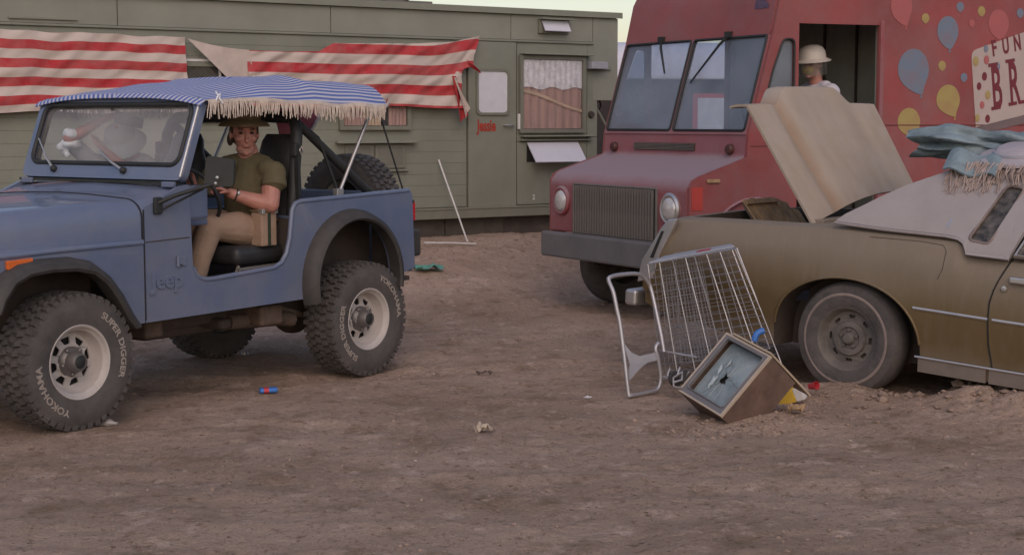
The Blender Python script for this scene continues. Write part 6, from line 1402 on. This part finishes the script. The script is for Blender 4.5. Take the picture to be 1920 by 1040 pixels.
# --- driver of the red van
VM = Matrix.Translation((0.9041, 14.05263, 0)) @ Matrix.Rotation(R(-150), 4, 'Z')
voff = Vector((-1.62, 0.72, 1.22)); VP = tag(empty('person', VM @ (voff + Vector((0, 0, 0.07))), (0, 0, R(-150))), 'person in white brimmed helmet and pale shirt inside the red van doorway', 'person')
HV = Matrix.Translation((-1.575, 0.74, 2.135)) @ Matrix.Rotation(R(25), 4, 'Z') @ Matrix.Scale(1.05, 4)
b = MB(); head_into(b, HV)
b.limb([(-1.61, 0.74, 2.06), (-1.64, 0.73, 1.96)], [0.055, 0.065])
b.limb([(-1.40, 0.93, 1.66), (-1.10, 0.85, 1.72)], [0.045, 0.03]); hand_into(b, (-1.10, 0.85, 1.72), (-1.03, 0.83, 1.73), (0.2, 0, -1), (0, 1, 0))
b.limb([(-1.40, 0.53, 1.66), (-1.10, 0.60, 1.72)], [0.045, 0.03]); hand_into(b, (-1.10, 0.60, 1.72), (-1.03, 0.61, 1.73), (0.2, 0, -1), (0, 1, 0))
b.build('body', M_['skin'], VP, off=voff, remesh=0.007, smod=3)
face_parts(HV, VP, voff)
c = MB(); c.limb([(-1.655, 0.73, 1.86), (-1.66, 0.73, 1.60), (-1.62, 0.73, 1.36)], [0.13, 0.15, 0.16], 16)
c.limb([(-1.66, 0.90, 1.89), (-1.62, 0.94, 1.74), (-1.40, 0.93, 1.66)], [0.085, 0.075, 0.058], 12); c.limb([(-1.66, 0.56, 1.89), (-1.62, 0.52, 1.74), (-1.40, 0.53, 1.66)], [0.085, 0.075, 0.058], 12)
c.limb([(-1.655, 0.62, 1.94), (-1.655, 0.84, 1.94)], [0.06, 0.06], 10)
c.build('shirt', mat('lilac_shirt', (0.50, 0.47, 0.52), 0.95, 0, 0.05, 6, bump=0.2, bs=20), VP, off=voff, remesh=0.01, smod=5)
c = MB(); c.limb([(-1.62, 0.80, 1.33), (-1.25, 0.82, 1.36), (-1.15, 0.82, 0.95), (-1.12, 0.82, 0.70)], [0.11, 0.085, 0.07, 0.06], 12); c.limb([(-1.62, 0.64, 1.33), (-1.25, 0.62, 1.36), (-1.15, 0.62, 0.95), (-1.12, 0.62, 0.70)], [0.11, 0.085, 0.07, 0.06], 12)
c.build('trousers', M_['greycloth'], VP, off=voff, remesh=0.01, smod=5)
HH = HV @ Matrix.Translation((-0.005, 0, 0.055)) @ Matrix.Rotation(R(7), 4, 'Y') @ Matrix.Scale(1.18, 4, (1, 0, 0))
MB().lathe([(0.150, -0.028), (0.152, -0.022), (0.128, -0.010), (0.112, -0.002), (0.112, 0.01), (0.107, 0.05), (0.088, 0.085), (0.055, 0.105), (0.0, 0.112)], 30, HH).build('helmet', mat('helmet_white', (0.58, 0.52, 0.46), 0.45, 0, 0.05, 6), VP, off=voff, smooth=50, solid=0.005)
MB().lathe([(0.118, -0.012), (0.120, -0.08), (0.116, -0.14)], 28, HH).build('face_shield', glass('shield', (0.8, 0.82, 0.8), 0.06, 0.15, (0.4, 0.4, 0.36), 6), VP, off=voff, smooth=60)
MB().blob((0.075, 0, -0.045), (0.040, 0.058, 0.042), 10, HV).build('mask', mat('ochre_cloth', (0.42, 0.29, 0.07), 0.9), VP, off=voff, smooth=60)
vst = bx('seat', M_['vinyl'], VAN, -1.86, -1.42, 0.50, 0.94, 1.19, 1.27, 0.03)
MB().box(-1.72, -1.56, 0.64, 0.80, 0.62, 1.189).build('seat_post', M_['under'], vst)
MB().box(-1.93, -1.86, 0.52, 0.92, 1.20, 1.78).build('seat_back', M_['vinyl'], vst, bevel=0.03)
vsw = MB().tube([Vector((-1.02 + 0.10 * math.sin(i * 0.2618), 0.725 + 0.21 * math.cos(i * 0.2618), 1.72 + 0.19 * math.sin(i * 0.2618))) for i in range(24)], 0.015, 7, closed=True).build('steering_wheel', M_['black'], VAN, smooth=60)

# ------------------------------------------------------------------ tipped shopping cart
KO = Vector((0.95, 9.95, 0.02)); CT = tag(empty('shopping_cart', KO), 'wire shopping cart tipped on end beside the gold car', 'shopping cart')
def CQ(x, y, z): return CM @ Vector((x, y, z))
nA, nB, nC, nD = CQ(-1.183, -1.45, 0.353), CQ(-0.525, -1.45, 0.528), CQ(-0.140, -1.45, -0.165), CQ(-1.018, -1.45, -0.372)
bA, bB, bC, bD = CQ(-1.20, -1.12, 0.40), CQ(-0.78, -1.12, 0.50), CQ(-0.44, -1.12, -0.12), CQ(-1.10, -1.12, -0.33)
def bil(a, b_, c_, d, u, v): return a.lerp(b_, u).lerp(d.lerp(c_, u), v)
def wires(name, q, nu, nv, r1, r2, kind=True, u1=1.0, v1=1.0):
    if nu:
        for i in range(nu + 1):
            u = u1 * i / nu
            pass
    mb = MB()
    for i in range(nu + 1): mb.tube([bil(*q, u1 * i / nu, 0), bil(*q, u1 * i / nu, v1)], r1, 5)
    for j in range(nv + 1): mb.tube([bil(*q, 0, v1 * j / nv), bil(*q, u1, v1 * j / nv)], r2, 4)
    o = mb.build(name, M_['cartwire'], CT, off=KO, smooth=60)
    if kind: tag(o, kind='stuff')
    return o
near = (nA, nB, nC, nD)
for u in (0.0, 0.135, 0.29, 0.44, 0.545, 0.68, 0.83, 1.0):
    MB().tube([bil(*near, u * 0.98, 0), bil(*near, u, 0.5), bil(*near, u * (1.0 if u < 1 else 1), 1.0)], 0.0042, 6).build('basket_wire', M_['cartwire'], CT, off=KO, smooth=60)
mb = MB()
for j in range(17): mb.tube([bil(*near, 0, j / 16), bil(*near, 1, j / 16)], 0.0024, 4)
tag(mb.build('basket_side', M_['cartwire'], CT, off=KO), kind='stuff')
wires('basket_far_side', (bA, bB, bC, bD), 9, 12, 0.0032, 0.0022)
wires('basket_end', (nA, bA, bD, nD), 5, 16, 0.0028, 0.0022)
iA, iB, iC, iD = bil(nA, bA, bD, nD, 0.5, 0.02), bil(nB, bB, bC, nC, 0.5, 0.02), bil(nB, bB, bC, nC, 0.5, 0.95), bil(nA, bA, bD, nD, 0.5, 0.95)
wires('seat_mesh', (iA, iB, iC, iD), 13, 24, 0.0026, 0.0022, True, 0.50, 0.70)
wires('lower_mesh', (bil(iA, iB, iC, iD, 0.02, 0.62), bil(iA, iB, iC, iD, 0.42, 0.62), bil(iA, iB, iC, iD, 0.42, 0.98), bil(iA, iB, iC, iD, 0.02, 0.98)), 12, 12, 0.0034, 0.003)
wires('basket_floor', (nA, nB, bB, bA), 8, 7, 0.003, 0.003)
pl = MB(); a_, b_, c_, d_ = bil(nA, nB, bB, bA, 0.0, 0.02), bil(nA, nB, bB, bA, 1.0, 0.35), bil(nA, nB, bB, bA, 1.0, 0.95), bil(nA, nB, bB, bA, 0.0, 0.6)
up = Vector((0, 0, 0.012)); pl.add([a_ + up, b_ + up, c_ + up, d_ + up, a_ - up * 0, b_, c_, d_], [(0, 1, 2, 3), (7, 6, 5, 4), (0, 4, 5, 1), (1, 5, 6, 2), (2, 6, 7, 3), (3, 7, 4, 0)])
pf = pl.build('seat_flap', M_['plasticg'], CT, off=KO, bevel=0.003)
m0 = bil(a_, b_, c_, d_, 0.55, 0.15) + up * 1.3; m1 = bil(a_, b_, c_, d_, 0.72, 0.15) + up * 1.3; m2 = bil(a_, b_, c_, d_, 0.72, 0.5) + up * 1.3; m3 = bil(a_, b_, c_, d_, 0.55, 0.5) + up * 1.3
MB().add([m0, m1, m2, m3], [(0, 1, 2, 3)]).build('red_sticker', M_['redp'], pf, off=KO, solid=0.002)
MB().tube([nA, nB, nC, nD], 0.006, 6, closed=True).build('rim_wire', M_['carttube'], CT, off=KO)
MB().tube([bA, bB, bC, bD], 0.006, 6, closed=True).build('rim_wire', M_['carttube'], CT, off=KO)
# handle frame and undercarriage
def smooth_path(pts, n=4):
    pts = [Vector(p) for p in pts]; out = []
    for i in range(len(pts) - 1):
        p0, p1, p2, p3 = pts[max(0, i - 1)], pts[i], pts[i + 1], pts[min(len(pts) - 1, i + 2)]
        for j in range(n):
            t = j / n; out.append(0.5 * ((2 * p1) + (p2 - p0) * t + (2 * p0 - 5 * p1 + 4 * p2 - p3) * t * t + (3 * p1 - p0 - 3 * p2 + p3) * t ** 3))
    return out + [pts[-1]]
hp_ = [(0.968, 10.10, 0.246), (0.955, 10.14, 0.34), (0.930, 10.20, 0.475), (0.900, 10.25, 0.62), (0.875, 10.25, 0.68), (0.812, 10.20, 0.735), (0.70, 10.10, 0.742), (0.62, 10.01, 0.735), (0.607, 9.99, 0.715), (0.634, 9.95, 0.645), (0.655, 9.92, 0.54), (0.675, 9.90, 0.442), (0.705, 9.86, 0.20), (0.725, 9.835, 0.03), (0.745, 9.84, 0.012), (0.88, 9.95, 0.018), (0.925, 9.985, 0.035), (0.940, 10.0, 0.10), (0.925, 10.0, 0.20), (0.905, 10.0, 0.285), (0.925, 10.02, 0.315)]
MB().tube(smooth_path(hp_), 0.0135, 8).build('handle_frame', M_['carttube'], CT, off=KO, smooth=60)
MB().tube([Vector((0.925, 10.02, 0.315)), nD.lerp(nA, 0.25), nD.lerp(nC, 0.30) + Vector((0, 0, 0.12))], 0.007, 6).build('lower_rail', M_['carttube'], CT, off=KO, smooth=60)
MB().tube([Vector((0.940, 10.0, 0.105)), nD.lerp(nC, 0.20) + Vector((0, -0.02, 0.0))], 0.007, 6).build('lower_rail', M_['carttube'], CT, off=KO, smooth=60)
bp = [(0.690, 9.875, 0.345), (0.745, 9.895, 0.275), (0.80, 9.93, 0.245), (0.905, 9.995, 0.26), (0.915, 9.995, 0.21), (0.85, 9.96, 0.20), (0.80, 9.93, 0.165), (0.735, 9.88, 0.10), (0.713, 9.855, 0.12), (0.735, 9.885, 0.20)]
MB().add([Vector(p) + Vector((0, 0.003, 0)) for p in bp] + [Vector(p) - Vector((0, 0.003, 0)) for p in bp], [tuple(range(10)), tuple(reversed(range(10, 20)))] + [(i, i + 10, (i + 1) % 10 + 10, (i + 1) % 10) for i in range(10)]).build('gusset_plate', M_['plasticg'], CT, off=KO)
for (cx_, cy_, cz_) in ((1.075, 9.80, 0.13), (1.02, 9.88, 0.11)):
    ca = MB().tube([(cx_ - 0.03, cy_ + 0.03, cz_ + 0.06), (cx_ - 0.045, cy_ + 0.02, cz_ + 0.02), (cx_, cy_, cz_), (cx_ + 0.02, cy_ - 0.01, cz_ + 0.04)], 0.010, 6).build('caster_fork', M_['carttube'], CT, off=KO, smooth=60)
    MB().lathe([(0.0, -0.014), (0.045, -0.014), (0.050, -0.008), (0.050, 0.008), (0.045, 0.014), (0, 0.014)], 16, Matrix.Translation((cx_, cy_, cz_)) @ Matrix.Rotation(R(70), 4, 'X') @ Matrix.Rotation(R(30), 4, 'Y')).build('caster_wheel', M_['flare'], ca, off=KO, smooth=40)

# ------------------------------------------------------------------ smashed television
TVW, TVD, TVH = 0.4486, 0.2723, 0.4290
TVM = Matrix(((0.64848903, 0.59956378, -0.46902585, 1.17378461), (0.18164408, 0.47646765, 0.86022323, 8.88121184), (0.73923433, -0.6430411, 0.20007683, 0.05661256), (0, 0, 0, 1)))
TV = tag(empty('television'), 'smashed wood veneer television lying half buried beside the shopping cart', 'television'); TV.matrix_world = TVM
MB().box(0, TVW, 0.075, TVD, 0, TVH).box(0, 0.009, 0.016, 0.0745, 0, TVH).box(TVW - 0.009, TVW, 0.016, 0.0745, 0, TVH).box(0.0095, TVW - 0.0095, 0.016, 0.0745, 0, 0.009).box(0.0095, TVW - 0.0095, 0.016, 0.0745, TVH - 0.009, TVH).build('cabinet', M_['tvwood'], TV)
vs, fs = sheet([(0, 0), (TVW, 0), (TVW, TVH), (0, TVH)], [[(0.010, 0.012), (TVW - 0.012, 0.012), (TVW - 0.012, TVH - 0.012), (0.010, TVH - 0.012)]], 0.018)
MB().add(vs, fs, 0, XZ @ Matrix.Translation((0, 0, 0.0)) @ Matrix.Identity(4)).build('front_trim', M_['tvtrim'], TV, M=Matrix.Translation((0, 0.006, 0)))
sx0, sx1, sz0, sz1 = 0.045, TVW - 0.030, 0.032, TVH - 0.040
vs, fs = sheet([(0.010, 0.012), (TVW - 0.012, 0.012), (TVW - 0.012, TVH - 0.012), (0.010, TVH - 0.012)], [rrect(sx0, sx1, sz0, sz1, 0.02)], 0.02)
MB().add(vs, fs, 0, XZ).build('bezel', M_['tvgrey'], TV, M=Matrix.Translation((0, 0.010, 0)))
MB().tube([(p[0], -0.002, p[1]) for p in rrect(sx0, sx1, sz0, sz1, 0.02)], 0.005, 6, closed=True).build('bezel_rim', M_['tvgrey'], TV, smooth=60)
# recessed cavity seen through the hole, then the cracked tube face
hx, hz = 0.205, 0.225
hole_ = [(hx + a, hz + c_) for a, c_ in ((-0.040, 0.012), (-0.012, 0.030), (0.012, 0.018), (0.045, 0.024), (0.022, -0.004), (0.030, -0.026), (0.0, -0.016), (-0.022, -0.034))]
vs, fs = sheet(rrect(sx0 - 0.004, sx1 + 0.004, sz0 - 0.004, sz1 + 0.004, 0.02), [hole_], 0.004)
bmq = bmesh.new(); me = bpy.data.meshes.new('t'); me.from_pydata(vs, [], fs); bmq.from_mesh(me)
for it in range(3):
    bmesh.ops.subdivide_edges(bmq, edges=[e for e in bmq.edges if e.calc_length() > 0.05], cuts=1); bmesh.ops.triangulate(bmq, faces=bmq.faces)
def bulge(x, z): return 0.016 * (1 - ((x - (sx0 + sx1) / 2) / 0.2) ** 2) * (1 - ((z - (sz0 + sz1) / 2) / 0.2) ** 2)
bmq.verts.index_update()
scr = MB().add([(v_.co.x, 0.056 - bulge(v_.co.x, v_.co.y) - v_.co.z, v_.co.y) for v_ in bmq.verts], [tuple(v_.index for v_ in f.verts) for f in bmq.faces]); bmq.free(); bpy.data.meshes.remove(me)
so = scr.build('screen', M_['tvscreen'], TV, smooth=40)
MB().box(hx - 0.07, hx + 0.08, 0.068, 0.072, hz - 0.06, hz + 0.06).build('tube_cavity', M_['dark'], TV)
rnd = random.Random(9)
def sp(x, z, e=0.0): return Vector((x, 0.056 - bulge(x, z) - 0.0035 - e, z))
for i in range(11):      # cracks running out from the hole
    a = rnd.uniform(0, 6.28); x, z = hx + 0.03 * math.cos(a), hz + 0.025 * math.sin(a); pts = [sp(x, z)]
    for k in range(rnd.randint(3, 6)):
        a += rnd.gauss(0, 0.35); x += 0.032 * math.cos(a); z += 0.032 * math.sin(a)
        if not (sx0 < x < sx1 and sz0 < z < sz1): break
        pts.append(sp(x, z))
    if len(pts) > 1: MB().tube(pts, 0.0011, 4).build('crack', M_['tvgrey'] if i % 2 else M_['shard'], so)
for i in range(7):       # lifted shards of glass
    a = rnd.uniform(-0.4, 2.4); d_ = rnd.uniform(0.05, 0.13); x, z = hx + d_ * math.cos(a), hz + d_ * 0.8 * math.sin(a)
    if not (sx0 + 0.03 < x < sx1 - 0.03 and sz0 + 0.03 < z < sz1 - 0.03): continue
    r_ = rnd.uniform(0.018, 0.038); an = rnd.uniform(0, 6); pts = [sp(x + r_ * math.cos(an + q) * k, z + r_ * math.sin(an + q) * k * 0.7, 0.003 + 0.008 * rnd.random()) for (q, k) in ((0, 1.3), (1.4, 0.6), (2.9, 1.1), (4.5, 0.5))]
    MB().add(pts, [(0, 1, 2, 3)]).build('shard', M_['shard'], so, solid=0.002)
MB().tube([(0.02, -0.01, TVH - 0.02), (0.0, -0.03, TVH + 0.02), (0.04, -0.05, TVH + 0.05), (0.10, -0.04, TVH + 0.03), (0.06, -0.03, TVH + 0.0), (0.02, -0.04, TVH + 0.03)], 0.007, 6).build('loose_trim', M_['alu'], TV, smooth=60)
# board slid against the set
brd = MB().add([TVM @ Vector(p) for p in ((TVW + 0.004, -0.012, 0.0), (TVW + 0.004, -0.012, TVH * 0.85), (TVW + 0.016, -0.012, TVH * 0.85), (TVW + 0.016, -0.012, 0.0), (TVW - 0.02 + 0.03, 0.43, 0.0), (TVW + 0.01, 0.43, TVH * 0.85), (TVW + 0.022, 0.43, TVH * 0.85), (TVW + 0.022, 0.43, 0.0))],
               [(0, 1, 2, 3), (7, 6, 5, 4), (0, 4, 5, 1), (1, 5, 6, 2), (2, 6, 7, 3), (3, 7, 4, 0)])
tag(brd.build('board', M_['board'], bevel=0.002), 'thin tan board leaning over the smashed television', 'board')

# ------------------------------------------------------------------ litter
def litter(name, mb, m, x, y, label, cat, lift=0.0, rz=0.0, **k):
    o = mb.build(name, m, **k); o.location = (x, y, gh(x, y) + lift); o.rotation_euler = (0, 0, rz); return tag(o, label, cat)
tag(MB().tube(smooth_path([(1.415, 9.28, 0.43), (1.435, 9.28, 0.475), (1.475, 9.28, 0.492)]), 0.019, 8).build('plastic_pipe', M_['bluep'], smooth=60), 'short bent blue plastic pipe sticking up behind the television', 'pipe')
def crumple(nu, nv, sx, sy, sz, seed):
    return MB().grid(lambda u, v: (sx * (u - 0.5), sy * (v - 0.5) + 0.3 * sy * N(u * 3, v * 3, seed), sz * (0.35 + 0.9 * N(u * 4, v * 4, seed + 3)) + 0.01), nu, nv)
yb = tag(empty('snack_carton', (1.70, 9.62, gh(1.70, 9.62)), (R(8), R(-20), R(-30))), 'flattened yellow and white carton behind the television', 'carton')
MB().box(-0.075, 0.045, -0.03, 0.03, 0.0, 0.085).build('carton_body', M_['yellow'], yb, bevel=0.004); MB().box(0.0455, 0.10, -0.028, 0.028, 0.0, 0.08).build('carton_end', M_['white'], yb, bevel=0.004)
litter('red_cup', MB().lathe([(0.018, 0.0), (0.021, 0.03), (0.026, 0.06), (0.024, 0.06), (0.018, 0.006), (0, 0.005)], 18, Matrix.Rotation(R(75), 4, 'X')), M_['redp'], 1.83, 9.72, 'small red cup lying against the gold car tyre', 'cup', 0.06, 0.6, smooth=40)
bl = tag(empty('drink_can', (-1.546, 10.029, gh(-1.546, 10.029) + 0.022), (0, 0, R(20))), 'crushed blue and red drink can on the dirt', 'can')
MB().lathe([(0.0, -0.055), (0.026, -0.055), (0.031, -0.045), (0.029, 0.0), (0.031, 0.045), (0.026, 0.055), (0, 0.055)], 18, Matrix.Rotation(R(90), 4, 'Y') @ Matrix.Scale(0.62, 4, (1, 0, 0))).build('can_body', M_['bluep'], bl, smooth=40)
MB().lathe([(0.0312, -0.012), (0.0302, 0.0), (0.0315, 0.02)], 18, Matrix.Rotation(R(90), 4, 'Y') @ Matrix.Scale(0.63, 4, (1, 0, 0)) @ Matrix.Translation((0, 0, -0.02))).build('red_band', M_['redp'], bl, smooth=40)
litter('plastic_tray', crumple(10, 8, 0.28, 0.20, 0.05, 3), M_['tealp'], -0.84, 15.98, 'flattened teal green plastic sheet on the dirt behind the jeep', 'plastic', 0.02, 0.3, solid=0.004, smooth=40)
litter('clear_bottle', MB().lathe([(0, -0.075), (0.022, -0.073), (0.024, -0.06), (0.021, 0.0), (0.024, 0.03), (0.010, 0.06), (0.010, 0.075), (0, 0.075)], 16, Matrix.Rotation(R(90), 4, 'Y') @ Matrix.Rotation(R(25), 4, 'X')), glass('bottle', (0.7, 0.7, 0.7), 0.12, 0.35, (0.5, 0.45, 0.42), 20), -2.30, 8.93, 'small clear bottle lying beside the jeep front tyre', 'bottle', 0.02, 0.2, smooth=40)
litter('crumpled_paper', crumple(10, 8, 0.10, 0.06, 0.05, 8), M_['tvtrim'], -0.163, 8.742, 'crumpled cream paper scrap alone on the bare dirt', 'paper', 0.005, 0.5, solid=0.002)
litter('paper_scrap', crumple(6, 4, 0.05, 0.03, 0.02, 15), M_['white'], 0.47, 9.82, 'tiny white paper scrap left of the shopping cart', 'paper', 0.003, 0.9, solid=0.001)
litter('bark_scrap', crumple(8, 4, 0.11, 0.05, 0.03, 18), M_['rust'], -0.19, 10.75, 'dark bark scrap on the dirt right of the jeep rear tyre', 'scrap', 0.004, 0.2, solid=0.004)
litter('wood_chip', crumple(8, 4, 0.12, 0.07, 0.05, 22), M_['wicker'], 1.62, 9.02, 'brown wood chip in the dirt below the television', 'scrap', 0.01, 1.2, solid=0.006)
litter('foil_scrap', crumple(8, 4, 0.09, 0.05, 0.04, 27), M_['alu'], -1.95, 11.5, 'small silver foil scrap on the dirt under the jeep', 'scrap', 0.006, 0.4, solid=0.001)
